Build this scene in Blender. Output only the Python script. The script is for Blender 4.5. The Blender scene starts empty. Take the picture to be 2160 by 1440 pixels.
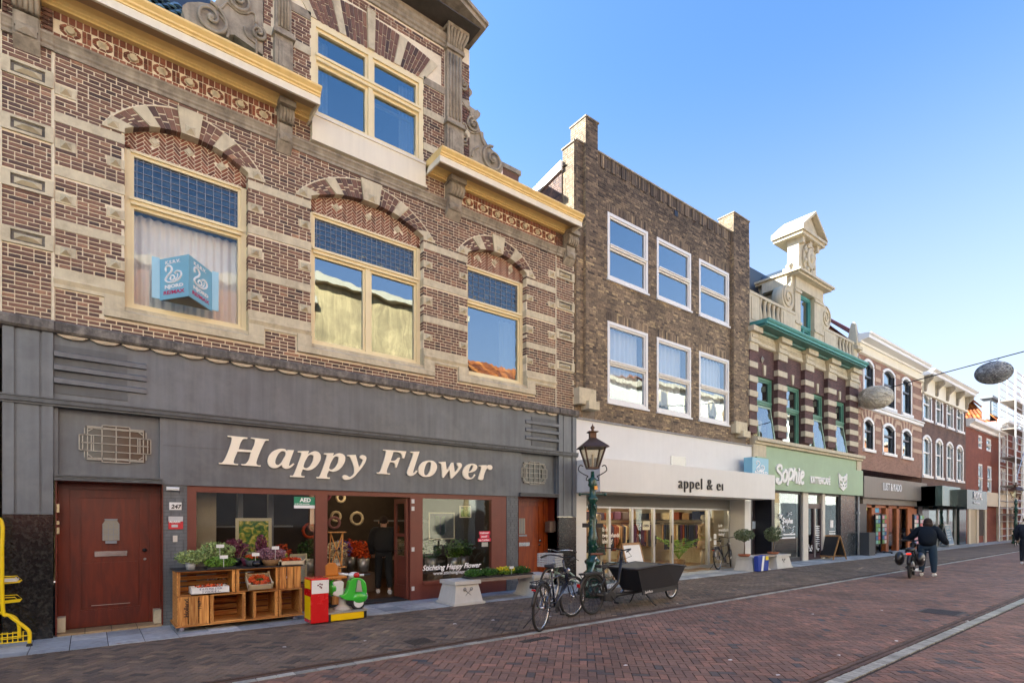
import bpy, bmesh, math, random
import numpy as np
from mathutils import Vector, Matrix
R = math.radians
random.seed(7)
sc = bpy.context.scene
col = sc.collection
# ------------------------------------------------------------------ survey of the street
# camera 1.65 m above the paving, 10 m in front of the facades (facade plane y = 0, x along the street)
FOC, TH, DIST, EYE, HORIZ = 1145.0, math.atan2(1470, 1145), 10.0, 1.651, 1095.0
SA, CB = math.sin(TH), math.cos(TH)
def F(px, py, y=0.0):
 """metres (x, z) on the vertical plane y of a point measured in the photograph"""
 u = (px - 1080) / FOC; q = y + DIST
 x = q * (CB + u * SA) / (SA - u * CB); Z = CB * x + SA * q
 return x, EYE + (HORIZ - py) * Z / FOC
def FX(px, y=0.0): return F(px, 0, y)[0]
def FZ(px, py, y=0.0): return F(px, py, y)[1]
def G(px, py, z=0.0):
 """metres (x, y) on the ground"""
 Z = (EYE - z) * FOC / (py - HORIZ); X = (px - 1080) / FOC * Z
 return SA * X + CB * Z, -CB * X + SA * Z - DIST
# ------------------------------------------------------------------ camera
cam = bpy.data.cameras.new('camera'); camo = bpy.data.objects.new('camera', cam); col.objects.link(camo)
camo.location = (0, -DIST, EYE)
camo.rotation_euler = (R(90), 0, -(math.pi / 2 - TH))
cam.sensor_width = 36; cam.lens = 36 * FOC / 2160
cam.shift_y = (HORIZ - 720) / 2160
cam.clip_start = 0.1; cam.clip_end = 2000
sc.camera = camo
# ------------------------------------------------------------------ sky, sun, exposure
SUN_EL, SUN_AZ = 33.0, 318.0          # azimuth clockwise from +Y: behind the houses, from the left
sd = Vector((math.sin(R(SUN_AZ)) * math.cos(R(SUN_EL)), math.cos(R(SUN_AZ)) * math.cos(R(SUN_EL)), math.sin(R(SUN_EL))))
w = bpy.data.worlds.new('World'); sc.world = w; w.use_nodes = True
nt = w.node_tree; nt.nodes.clear()
sky = nt.nodes.new('ShaderNodeTexSky'); sky.sky_type = 'NISHITA'; sky.sun_disc = False
sky.sun_elevation = R(SUN_EL); sky.sun_rotation = R(SUN_AZ); sky.air_density = 1.0; sky.dust_density = 1.3; sky.ozone_density = 5.5
bg = nt.nodes.new('ShaderNodeBackground'); bg.inputs[1].default_value = 0.078
wo = nt.nodes.new('ShaderNodeOutputWorld')
# thin bright haze low in the sky, all the way round
tcw = nt.nodes.new('ShaderNodeTexCoord'); sxw = nt.nodes.new('ShaderNodeSeparateXYZ'); nt.links.new(tcw.outputs['Generated'], sxw.inputs[0])
mrw = nt.nodes.new('ShaderNodeMapRange'); mrw.interpolation_type = 'SMOOTHSTEP'; mrw.inputs[1].default_value = -.05; mrw.inputs[2].default_value = .66; mrw.inputs[3].default_value = .85; mrw.inputs[4].default_value = 0; nt.links.new(sxw.outputs[2], mrw.inputs[0])
tnw = nt.nodes.new('ShaderNodeVectorMath'); tnw.operation = 'MULTIPLY'; tnw.inputs[1].default_value = (.84, 1.05, 1.16); nt.links.new(sky.outputs[0], tnw.inputs[0])
mxw = nt.nodes.new('ShaderNodeMix'); mxw.data_type = 'RGBA'; mxw.inputs[7].default_value = (3.1, 2.95, 3.0, 1); nt.links.new(mrw.outputs[0], mxw.inputs[0]); nt.links.new(tnw.outputs[0], mxw.inputs[6])
nt.links.new(mxw.outputs[2], bg.inputs[0]); nt.links.new(bg.outputs[0], wo.inputs[0])
sl = bpy.data.lights.new('sun', 'SUN'); so = bpy.data.objects.new('sun', sl); col.objects.link(so)
sl.energy = 5.0; sl.angle = R(0.5); sl.color = (1.0, 0.975, 0.90)
so.rotation_euler = sd.to_track_quat('Z', 'Y').to_euler(); so.location = sd * 60
sc.view_settings.view_transform = 'Standard'; sc.view_settings.look = 'None'
sc.view_settings.exposure = 2.22; sc.view_settings.gamma = 1.0
sc.render.engine = 'CYCLES'
sc.cycles.max_bounces = 7; sc.cycles.diffuse_bounces = 4; sc.cycles.glossy_bounces = 3
sc.cycles.transparent_max_bounces = 10; sc.cycles.caustics_reflective = False; sc.cycles.caustics_refractive = False
sc.cycles.sample_clamp_indirect = 6
# ------------------------------------------------------------------ objects
def tag(o, label=None, cat=None, group=None, kind=None):
 for k, v in (('label', label), ('category', cat), ('group', group), ('kind', kind)):
  if v: o[k] = v
 return o
WL = {}
def thing(name, label, cat, loc=(0, 0, 0), rz=0, group=None, kind=None):
 o = bpy.data.objects.new(name, None); col.objects.link(o)
 o.empty_display_size = .2
 o.location = loc; o.rotation_euler = (0, 0, rz)
 WL[o.name] = (Vector(loc), rz)
 return tag(o, label, cat, group, kind)
def base_of(o):
 off = Vector((0, 0, 0))
 while o:
  if o.name in WL and WL[o.name][1] == 0: return WL[o.name][0]
  if o.name in WL: return None
  o = o.parent
 return off
class MB:
 """collects shapes, links them as one mesh object; coordinates are world metres unless local=True"""
 def __init__(s): s.v = []; s.f = []; s.t = []; s.m = []; s.sm = []
 def add(s, vs, fs, tone=.5, mi=0, smooth=False):
  o = len(s.v); s.v.extend([tuple(p) for p in vs])
  for f in fs: s.f.append(tuple(i + o for i in f)); s.t.append(tone); s.m.append(mi); s.sm.append(smooth)
  return s
 def box(s, x0, x1, y0, y1, z0, z1, tone=.5, mi=0):
  if x1 < x0: x0, x1 = x1, x0
  if y1 < y0: y0, y1 = y1, y0
  if z1 < z0: z0, z1 = z1, z0
  return s.add([(x0, y0, z0), (x1, y0, z0), (x1, y1, z0), (x0, y1, z0), (x0, y0, z1), (x1, y0, z1), (x1, y1, z1), (x0, y1, z1)],
      [(0, 3, 2, 1), (4, 5, 6, 7), (0, 1, 5, 4), (1, 2, 6, 5), (2, 3, 7, 6), (3, 0, 4, 7)], tone, mi)
 def quad(s, a, b, c, d, tone=.5, mi=0): return s.add([a, b, c, d], [(0, 1, 2, 3)], tone, mi)
 def prism(s, poly, y0, y1, tone=.5, mi=0, axis='y', smooth=False):
  """poly in (x,z) for axis y, (y,z) for axis x, (x,y) for axis z"""
  n = len(poly)
  def P(p, d):
   if axis == 'y': return (p[0], d, p[1])
   if axis == 'x': return (d, p[0], p[1])
   return (p[0], p[1], d)
  a = sum(poly[i][0] * poly[(i + 1) % n][1] - poly[(i + 1) % n][0] * poly[i][1] for i in range(n))
  if a < 0: poly = poly[::-1]
  lo, hi = min(y0, y1), max(y0, y1)
  if axis == 'y': first, second = lo, hi
  else: first, second = hi, lo
  vs = [P(p, first) for p in poly] + [P(p, second) for p in poly]
  s.add(vs, [tuple(range(n)), tuple(range(2 * n - 1, n - 1, -1))], tone, mi)
  o = len(s.v) - 2 * n
  for i in range(n):
   j = (i + 1) % n
   s.f.append((o + i, o + n + i, o + n + j, o + j)); s.t.append(tone); s.m.append(mi); s.sm.append(smooth)
  return s
 def tube(s, pts, r, n=8, tone=.5, mi=0, closed=False, caps=True):
  pts = [Vector(p) for p in pts]; k = len(pts)
  rs = r if isinstance(r, (list, tuple)) else [r] * k
  vs = []; prev = None
  for i, p in enumerate(pts):
   if closed: d = pts[(i + 1) % k] - pts[i - 1]
   else: d = pts[min(i + 1, k - 1)] - pts[max(i - 1, 0)]
   d = d.normalized() if d.length > 1e-9 else Vector((0, 0, 1))
   if prev is None:
    u = d.cross(Vector((0, 0, 1)));
    if u.length < .05: u = d.cross(Vector((1, 0, 0)))
   else: u = prev - d * prev.dot(d)
   u.normalize(); prev = u; v = d.cross(u)
   for j in range(n):
    a = 2 * math.pi * j / n
    vs.append(p + (u * math.cos(a) + v * math.sin(a)) * rs[i])
  fs = []
  for i in range(k if closed else k - 1):
   i2 = (i + 1) % k
   for j in range(n):
    j2 = (j + 1) % n
    fs.append((i * n + j, i * n + j2, i2 * n + j2, i2 * n + j))
  s.add(vs, fs, tone, mi, n > 5)
  if caps and not closed:
   o = len(s.v) - k * n
   s.f.append(tuple(o + j for j in range(n - 1, -1, -1))); s.t.append(tone); s.m.append(mi); s.sm.append(False)
   s.f.append(tuple(o + (k - 1) * n + j for j in range(n))); s.t.append(tone); s.m.append(mi); s.sm.append(False)
  return s
 def bar(s, a, b, w=.02, h=None, tone=.5, mi=0):
  """square bar from a to b"""
  a = Vector(a); b = Vector(b); h = h or w; d = (b - a).normalized()
  u = d.cross(Vector((0, 0, 1)))
  if u.length < .01: u = Vector((1, 0, 0))
  u.normalize(); v = u.cross(d); vs = []
  for p in (a, b):
   for (i, j) in ((-1, -1), (1, -1), (1, 1), (-1, 1)): vs.append(p + u * i * w / 2 + v * j * h / 2)
  return s.add(vs, [(0, 1, 2, 3), (7, 6, 5, 4), (0, 4, 5, 1), (1, 5, 6, 2), (2, 6, 7, 3), (3, 7, 4, 0)], tone, mi)
 def lathe(s, prof, c, n=16, tone=.5, mi=0, smooth=True, sx=1, sy=1):
  """prof: (r, z) list around a vertical axis at c"""
  vs = []
  for (r, z) in prof:
   for j in range(n):
    a = 2 * math.pi * (j + .5) / n
    vs.append((c[0] + r * math.cos(a) * sx, c[1] + r * math.sin(a) * sy, c[2] + z))
  fs = []
  for i in range(len(prof) - 1):
   for j in range(n):
    j2 = (j + 1) % n; fs.append((i * n + j, i * n + j2, (i + 1) * n + j2, (i + 1) * n + j))
  s.add(vs, fs, tone, mi, smooth)
  o = len(s.v) - len(prof) * n
  if prof[0][0] > .002: s.f.append(tuple(o + j for j in range(n - 1, -1, -1))); s.t.append(tone); s.m.append(mi); s.sm.append(False)
  if prof[-1][0] > .002: s.f.append(tuple(o + (len(prof) - 1) * n + j for j in range(n))); s.t.append(tone); s.m.append(mi); s.sm.append(False)
  return s
 def disc(s, c, r, y0, y1, n=20, tone=.5, mi=0, rz=None):
  rz = rz or r
  return s.prism([(c[0] + r * math.cos(2 * math.pi * i / n), c[1] + rz * math.sin(2 * math.pi * i / n)) for i in range(n)], y0, y1, tone, mi, smooth=True)
 def ball(s, c, r, n=10, m=7, tone=.5, mi=0):
  rx, ry, rz = r if isinstance(r, (tuple, list)) else (r, r, r)
  pr = [(math.sin(math.pi * i / m), -math.cos(math.pi * i / m)) for i in range(m + 1)]
  vs = []
  for (q, z) in pr:
   for j in range(n):
    a = 2 * math.pi * j / n; vs.append((c[0] + rx * q * math.cos(a), c[1] + ry * q * math.sin(a), c[2] + rz * z))
  fs = [(i * n + j, i * n + (j + 1) % n, (i + 1) * n + (j + 1) % n, (i + 1) * n + j) for i in range(m) for j in range(n)]
  return s.add(vs, fs, tone, mi, True)
 def build(s, name, mats, parent=None, label=None, kind=None, local=False, bevel=0, cat=None, group=None, origin=None):
  if not isinstance(mats, (list, tuple)): mats = [mats]
  off = Vector((0, 0, 0))
  if parent is not None and not local:
   b = base_of(parent)
   if b is not None: off = b
  if parent is None and origin is not None: off = Vector(origin)
  me = bpy.data.meshes.new(name)
  me.from_pydata([(p[0] - off.x, p[1] - off.y, p[2] - off.z) for p in s.v], [], s.f)
  for m in mats: me.materials.append(m)
  if any(s.m): me.polygons.foreach_set('material_index', s.m)
  me.polygons.foreach_set('use_smooth', s.sm)
  at = me.attributes.new('tone', 'FLOAT', 'FACE'); at.data.foreach_set('value', s.t)
  me.update()
  o = bpy.data.objects.new(name, me); col.objects.link(o); o.parent = parent
  if parent is None and origin is not None: o.location = off
  if bevel:
   mo = o.modifiers.new('bevel', 'BEVEL'); mo.width = bevel; mo.segments = 2; mo.limit_method = 'ANGLE'
  return tag(o, label, cat, group, kind)
def lay_curve(name, splines, mat, parent, depth, place, kind=None):
 """closed outlines (with holes) -> flat lettering with thickness; place maps (u,v) to world"""
 cu = bpy.data.curves.new(name, 'CURVE'); cu.dimensions = '2D'; cu.fill_mode = 'BOTH'; cu.extrude = depth; cu.resolution_u = 6
 for sp in splines:
  s = cu.splines.new('BEZIER'); s.bezier_points.add(len(sp) - 1); s.use_cyclic_u = True
  for bp, p in zip(s.bezier_points, sp):
   bp.co = (p[0], p[1], 0); t = 'VECTOR' if len(p) > 2 else 'AUTO'
   bp.handle_left_type = t; bp.handle_right_type = t
 return curve_to_mesh(name, cu, mat, parent, place, kind)
def curve_to_mesh(name, cu, mat, parent, place, kind=None):
 tmp = bpy.data.objects.new('tmp', cu); col.objects.link(tmp)
 dg = bpy.context.evaluated_depsgraph_get(); me = bpy.data.meshes.new_from_object(tmp.evaluated_get(dg))
 bpy.data.objects.remove(tmp)
 off = Vector((0, 0, 0))
 if parent is not None: off = base_of(parent) or off
 for v in me.vertices: v.co = Vector(place(v.co.x, v.co.y, v.co.z)) - off
 me.name = name; me.materials.clear(); me.materials.append(mat)
 o = bpy.data.objects.new(name, me); col.objects.link(o); o.parent = parent
 if kind: o['kind'] = kind
 return o
def text(name, body, size, mat, parent, place, depth=.004, shear=0, bold=0, space=1.0, sx=1.0, align='LEFT', line=1.0):
 cu = bpy.data.curves.new(name, 'FONT'); cu.body = body; cu.size = size; cu.extrude = depth; cu.shear = shear
 cu.offset = bold; cu.space_character = space; cu.align_x = align; cu.resolution_u = 4; cu.space_line = line
 return curve_to_mesh(name, cu, mat, parent, lambda x, y, z: place(x * sx, y, z))
def front(x, y, z):
 """placer: lettering on a surface facing the street"""
 return lambda u, v, d: (x + u, y - d, z + v)
def strokes_mesh(m, paths, w, y0, y1, f=lambda p: p, mi=0):
 """thick polylines in the (x,z) plane, given as centre lines"""
 for pa in paths:
  ws = w
  pts = [Vector(f(p)) for p in pa]
  for i in range(len(pts) - 1):
   a, b = pts[i], pts[i + 1]; d = (b - a)
   if d.length < 1e-6: continue
   d.normalize(); n = Vector((-d.y, d.x)) * ws / 2; e = d * ws * .3
   m.prism([tuple(a - n - e), tuple(b - n + e), tuple(b + n + e), tuple(a + n - e)], y0 - i * .0001, y1, mi=mi)
def smooth_path(pts, k=6):
 """catmull-rom"""
 out = []
 n = len(pts)
 for i in range(n - 1):
  p0 = pts[max(i - 1, 0)]; p1 = pts[i]; p2 = pts[i + 1]; p3 = pts[min(i + 2, n - 1)]
  for j in range(k):
   t = j / k
   out.append(tuple(.5 * ((2 * b) + (-a + c) * t + (2 * a - 5 * b + 4 * c - d) * t * t + (-a + 3 * b - 3 * c + d) * t ** 3) for a, b, c, d in zip(p0, p1, p2, p3)))
 out.append(tuple(pts[-1])); return out
def copy_tree(o, parent=None):
 c = o.copy(); col.objects.link(c); c.parent = parent
 for ch in list(o.children): copy_tree(ch, c)
 return c
# ------------------------------------------------------------------ materials
MATS = {}
def newmat(name):
 m = bpy.data.materials.new(name); m.use_nodes = True; n = m.node_tree
 b = n.nodes['Principled BSDF']; MATS[name] = m
 return m, n, b
def S(h):
 h = h.lstrip('#'); c = [int(h[i:i + 2], 16) / 255 for i in (0, 2, 4)]
 return tuple(x / 12.92 if x <= .04045 else ((x + .055) / 1.055) ** 2.4 for x in c)
def mat(name, colr, rough=.6, var=.18, scale=5.0, bump=0.0, bscale=None, metal=0.0, streak=0.0, dirt=None, spec=.5, alpha=None, big=0.0, coat=0, emit=None):
 """base colour with procedural variation; dirt=(colour, amount, scale)"""
 m, n, b = newmat(name)
 if isinstance(colr, str): colr = S(colr)
 N = n.nodes.new; L = n.links.new
 tc = N('ShaderNodeTexCoord'); geo = N('ShaderNodeNewGeometry')
 pos = geo.outputs['Position']
 no = N('ShaderNodeTexNoise'); no.inputs['Scale'].default_value = scale; no.inputs['Detail'].default_value = 6; no.inputs['Roughness'].default_value = .65
 L(pos, no.inputs['Vector'])
 mr = N('ShaderNodeMapRange'); mr.inputs[1].default_value = .25; mr.inputs[2].default_value = .75; mr.inputs[3].default_value = 1 - var; mr.inputs[4].default_value = 1 + var
 L(no.outputs[0], mr.inputs[0])
 val = mr.outputs[0]
 def mul(a, bb):
  x = N('ShaderNodeMath'); x.operation = 'MULTIPLY'; L(a, x.inputs[0]); L(bb, x.inputs[1]); return x.outputs[0]
 if streak:
  mp = N('ShaderNodeMapping'); mp.inputs['Scale'].default_value = (9, 9, .5); L(pos, mp.inputs[0])
  n2 = N('ShaderNodeTexNoise'); n2.inputs['Scale'].default_value = 1.2; n2.inputs['Detail'].default_value = 5; L(mp.outputs[0], n2.inputs['Vector'])
  m2 = N('ShaderNodeMapRange'); m2.inputs[1].default_value = .3; m2.inputs[2].default_value = .7; m2.inputs[3].default_value = 1 - streak; m2.inputs[4].default_value = 1 + streak
  L(n2.outputs[0], m2.inputs[0]); val = mul(val, m2.outputs[0])
 if big:
  n3 = N('ShaderNodeTexNoise'); n3.inputs['Scale'].default_value = .7; n3.inputs['Detail'].default_value = 4; L(pos, n3.inputs['Vector'])
  m3 = N('ShaderNodeMapRange'); m3.inputs[1].default_value = .3; m3.inputs[2].default_value = .7; m3.inputs[3].default_value = 1 - big; m3.inputs[4].default_value = 1 + big
  L(n3.outputs[0], m3.inputs[0]); val = mul(val, m3.outputs[0])
 sc_ = N('ShaderNodeVectorMath'); sc_.operation = 'SCALE'; sc_.inputs[0].default_value = colr; L(val, sc_.inputs['Scale'])
 out = sc_.outputs[0]
 if dirt:
  dc, am, ds = dirt
  n4 = N('ShaderNodeTexNoise'); n4.inputs['Scale'].default_value = ds; n4.inputs['Detail'].default_value = 8; n4.inputs['Roughness'].default_value = .7; L(pos, n4.inputs['Vector'])
  m4 = N('ShaderNodeMapRange'); m4.inputs[1].default_value = .48; m4.inputs[2].default_value = .72; m4.inputs[3].default_value = 0; m4.inputs[4].default_value = am
  L(n4.outputs[0], m4.inputs[0])
  mx = N('ShaderNodeMix'); mx.data_type = 'RGBA'; L(m4.outputs[0], mx.inputs[0]); L(out, mx.inputs[6]); mx.inputs[7].default_value = (*(S(dc) if isinstance(dc, str) else dc), 1)
  out = mx.outputs[2]
 L(out, b.inputs['Base Color'])
 r2 = N('ShaderNodeMapRange'); r2.inputs[3].default_value = max(.02, rough - .08); r2.inputs[4].default_value = min(1, rough + .1); L(no.outputs[0], r2.inputs[0]); L(r2.outputs[0], b.inputs['Roughness'])
 b.inputs['Metallic'].default_value = metal; b.inputs['Specular IOR Level'].default_value = spec
 if coat: b.inputs['Coat Weight'].default_value = coat; b.inputs['Coat Roughness'].default_value = .15
 if emit: b.inputs['Emission Color'].default_value = (*emit[0], 1); b.inputs['Emission Strength'].default_value = emit[1]
 if bump:
  n5 = N('ShaderNodeTexNoise'); n5.inputs['Scale'].default_value = bscale or scale * 4; n5.inputs['Detail'].default_value = 6; L(pos, n5.inputs['Vector'])
  bp = N('ShaderNodeBump'); bp.inputs['Strength'].default_value = bump; bp.inputs['Distance'].default_value = .01; L(n5.outputs[0], bp.inputs['Height']); L(bp.outputs[0], b.inputs['Normal'])
 return m
def tonemat(name, stops, rough=.75, var=.2, scale=30, bump=.35, big=.12, dirt=None, spec=.4):
 """colour picked piece by piece from the 'tone' attribute"""
 m, n, b = newmat(name); N = n.nodes.new; L = n.links.new
 at = N('ShaderNodeAttribute'); at.attribute_name = 'tone'
 cr = N('ShaderNodeValToRGB'); L(at.outputs['Fac'], cr.inputs[0])
 el = cr.color_ramp.elements
 while len(el) < len(stops): el.new(.5)
 for e, (p, c) in zip(el, stops): e.position = p; e.color = (*(S(c) if isinstance(c, str) else c), 1)
 geo = N('ShaderNodeNewGeometry')
 no = N('ShaderNodeTexNoise'); no.inputs['Scale'].default_value = scale; no.inputs['Detail'].default_value = 5; L(geo.outputs['Position'], no.inputs['Vector'])
 mr = N('ShaderNodeMapRange'); mr.inputs[1].default_value = .25; mr.inputs[2].default_value = .75; mr.inputs[3].default_value = 1 - var; mr.inputs[4].default_value = 1 + var; L(no.outputs[0], mr.inputs[0])
 n3 = N('ShaderNodeTexNoise'); n3.inputs['Scale'].default_value = .8; n3.inputs['Detail'].default_value = 5; L(geo.outputs['Position'], n3.inputs['Vector'])
 m3 = N('ShaderNodeMapRange'); m3.inputs[1].default_value = .3; m3.inputs[2].default_value = .7; m3.inputs[3].default_value = 1 - big; m3.inputs[4].default_value = 1 + big; L(n3.outputs[0], m3.inputs[0])
 mu = N('ShaderNodeMath'); mu.operation = 'MULTIPLY'; L(mr.outputs[0], mu.inputs[0]); L(m3.outputs[0], mu.inputs[1])
 vs = N('ShaderNodeVectorMath'); vs.operation = 'SCALE'; L(cr.outputs[0], vs.inputs[0]); L(mu.outputs[0], vs.inputs['Scale'])
 out = vs.outputs[0]
 if dirt:
  dc, am, ds = dirt
  n4 = N('ShaderNodeTexNoise'); n4.inputs['Scale'].default_value = ds; n4.inputs['Detail'].default_value = 8; n4.inputs['Roughness'].default_value = .7; L(geo.outputs['Position'], n4.inputs['Vector'])
  m4 = N('ShaderNodeMapRange'); m4.inputs[1].default_value = .48; m4.inputs[2].default_value = .7; m4.inputs[3].default_value = 0; m4.inputs[4].default_value = am; L(n4.outputs[0], m4.inputs[0])
  mx = N('ShaderNodeMix'); mx.data_type = 'RGBA'; L(m4.outputs[0], mx.inputs[0]); L(out, mx.inputs[6]); mx.inputs[7].default_value = (*(S(dc) if isinstance(dc, str) else dc), 1); out = mx.outputs[2]
 L(out, b.inputs['Base Color']); b.inputs['Roughness'].default_value = rough; b.inputs['Specular IOR Level'].default_value = spec
 bp = N('ShaderNodeBump'); bp.inputs['Strength'].default_value = bump; bp.inputs['Distance'].default_value = .004; L(no.outputs[0], bp.inputs['Height']); L(bp.outputs[0], b.inputs['Normal'])
 return m
def glassmat(name, tint=(.75, .8, .8), refl=.2, wave=.12, wscale=2.0, rough=0.0):
 m, n, b = newmat(name); n.nodes.remove(b); N = n.nodes.new; L = n.links.new
 out = n.nodes['Material Output']
 tr = N('ShaderNodeBsdfTransparent'); tr.inputs[0].default_value = (*tint, 1)
 gl = N('ShaderNodeBsdfGlossy'); gl.inputs['Roughness'].default_value = rough; gl.inputs[0].default_value = (.88, .97, .97, 1)
 fr = N('ShaderNodeLayerWeight'); fr.inputs[0].default_value = .5; pw_ = N('ShaderNodeMath'); pw_.operation = 'POWER'; L(fr.outputs['Facing'], pw_.inputs[0]); pw_.inputs[1].default_value = 4.0
 ad = N('ShaderNodeMath'); ad.operation = 'MULTIPLY_ADD'; ad.use_clamp = True; L(pw_.outputs[0], ad.inputs[0]); ad.inputs[1].default_value = .85; ad.inputs[2].default_value = refl
 geo = N('ShaderNodeNewGeometry')
 no = N('ShaderNodeTexNoise'); no.inputs['Scale'].default_value = wscale; no.inputs['Detail'].default_value = 1.5; L(geo.outputs['Position'], no.inputs['Vector'])
 bp = N('ShaderNodeBump'); bp.inputs['Strength'].default_value = wave; bp.inputs['Distance'].default_value = .05; L(no.outputs[0], bp.inputs['Height']); L(bp.outputs[0], gl.inputs['Normal'])
 mx = N('ShaderNodeMixShader'); L(ad.outputs[0], mx.inputs[0]); L(tr.outputs[0], mx.inputs[1]); L(gl.outputs[0], mx.inputs[2]); L(mx.outputs[0], out.inputs[0])
 return m
def woodmat(name, c1, c2, rough=.6, scale=3, axis=0, coat=0, stretch=12):
 m, n, b = newmat(name); N = n.nodes.new; L = n.links.new
 geo = N('ShaderNodeNewGeometry'); mp = N('ShaderNodeMapping'); s = [stretch, stretch, stretch]; s[axis] = 1.0
 mp.inputs['Scale'].default_value = s; L(geo.outputs['Position'], mp.inputs[0])
 no = N('ShaderNodeTexNoise'); no.inputs['Scale'].default_value = scale; no.inputs['Detail'].default_value = 7; no.inputs['Distortion'].default_value = .6; L(mp.outputs[0], no.inputs['Vector'])
 cr = N('ShaderNodeValToRGB'); cr.color_ramp.elements[0].position = .35; cr.color_ramp.elements[1].position = .68
 cr.color_ramp.elements[0].color = (*S(c1), 1) if isinstance(c1, str) else (*c1, 1); cr.color_ramp.elements[1].color = (*S(c2), 1) if isinstance(c2, str) else (*c2, 1)
 L(no.outputs[0], cr.inputs[0])
 at = N('ShaderNodeAttribute'); at.attribute_name = 'tone'
 mr = N('ShaderNodeMapRange'); mr.inputs[3].default_value = .72; mr.inputs[4].default_value = 1.28; L(at.outputs['Fac'], mr.inputs[0])
 vs = N('ShaderNodeVectorMath'); vs.operation = 'SCALE'; L(cr.outputs[0], vs.inputs[0]); L(mr.outputs[0], vs.inputs['Scale'])
 L(vs.outputs[0], b.inputs['Base Color']); b.inputs['Roughness'].default_value = rough
 if coat: b.inputs['Coat Weight'].default_value = coat; b.inputs['Coat Roughness'].default_value = .2
 bp = N('ShaderNodeBump'); bp.inputs['Strength'].default_value = .2; bp.inputs['Distance'].default_value = .003; L(no.outputs[0], bp.inputs['Height']); L(bp.outputs[0], b.inputs['Normal'])
 return m
brick1 = tonemat('brown_brick', [(0, '#443838'), (.22, '#5a4742'), (.55, '#76584c'), (.85, '#8a6856'), (1, '#a07a62')], big=.16, dirt=((.05, .04, .034), .35, 1.7))
mortar1 = mat('cream_mortar', (.80, .71, .53), .9, .08, 20, dirt=((.42, .34, .24), .45, 1.3), bump=.2)
frieze_brick = tonemat('warm_brick', [(0, '#5a3a30'), (.5, '#7c4c3a'), (1, '#96604a')], big=.08)
stone = mat('pale_sandstone', (.60, .53, .37), .8, .1, 6, bump=.25, streak=.08, dirt=((.20, .155, .10), .6, 2.6))
stone_w = mat('weathered_stone', (.33, .285, .215), .85, .22, 5, bump=.4, streak=.2, dirt=((.07, .055, .045), .7, 3.5))
stone_dark = mat('sooty_stone_ledge', (.12, .11, .10), .9, .3, 8, bump=.4, streak=.45, dirt=((.42, .38, .32), .55, 9))
cream = mat('yellow_cream_paint', (.82, .60, .24), .45, .05, 3, streak=.05)
cream_w = mat('cream_window_paint', (.82, .70, .42), .42, .05, 3)
cream_p = mat('pale_cream_panel', (.80, .74, .58), .5, .04, 2, streak=.04)
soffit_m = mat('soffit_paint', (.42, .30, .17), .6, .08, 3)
greyp = mat('slate_grey_paint', (.115, .128, .142), .42, .14, 2.5, streak=.16, big=.14, dirt=((.21, .22, .22), .5, 1.6), bump=.05)
greyd = mat('slate_grey_trim', (.085, .093, .10), .5, .2, 6, streak=.12)
granite = mat('black_granite', (.010, .010, .010), .15, .4, 30, dirt=((.16, .15, .12), .30, 18))
redfr = mat('oxblood_paint', (.165, .045, .030), .42, .10, 5, streak=.05)
doorw = woodmat('varnished_door_wood', '#521503', '#6e2207', .42, 2.0, 2, coat=.12, stretch=6)
doorw2 = woodmat('orange_door_wood', '#742906', '#964209', .42, 2.0, 2, coat=.12, stretch=6)
white_p = mat('white_paint', (.78, .775, .75), .45, .03, 3)
white_b = mat('white_fascia', (.70, .695, .665), .55, .03, 2, streak=.015, big=.03)
iron = mat('wrought_iron', (.36, .34, .29), .5, .15, 10, metal=.3)
black = mat('black_paint', (.014, .014, .016), .35, .2, 8)
blackr = mat('black_rubber', (.02, .02, .02), .75, .2, 20)
blackp = mat('black_plastic', (.022, .022, .024), .45, .2, 20)
chrome = mat('chrome', (.62, .62, .63), .2, .05, 8, metal=1)
alu = mat('aluminium', (.55, .55, .54), .35, .06, 8, metal=.8)
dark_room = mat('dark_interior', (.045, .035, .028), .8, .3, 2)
lead = mat('lead_came', (.26, .28, .32), .5, .1, 10, metal=.3)
curtain = mat('white_curtain', (.80, .78, .74), .9, .04, 6)
glass = glassmat('window_glass', (.6, .66, .68), .27, .055, 1.8); glass_c = glassmat('curtained_window_glass', (.97, .97, .96), .045, .06, 2.0)
glass_c2 = glassmat('half_curtained_glass', (.9, .92, .93), .17, .05, 1.8)
glass_lead = glassmat('leaded_glass', (.50, .51, .51), .12, .18, 9)
glass_shop = glassmat('shop_glass', (.92, .93, .92), .07, .03, 1.5)
glass_lit = glassmat('bright_shop_glass', (.96, .97, .95), .03, .02, 1.5)
glass_lamp = glassmat('lantern_glass', (.85, .80, .68), .10, .05, 3)
roomlight = mat('room_grey', (.22, .20, .17), .8, .1, 2)
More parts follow.
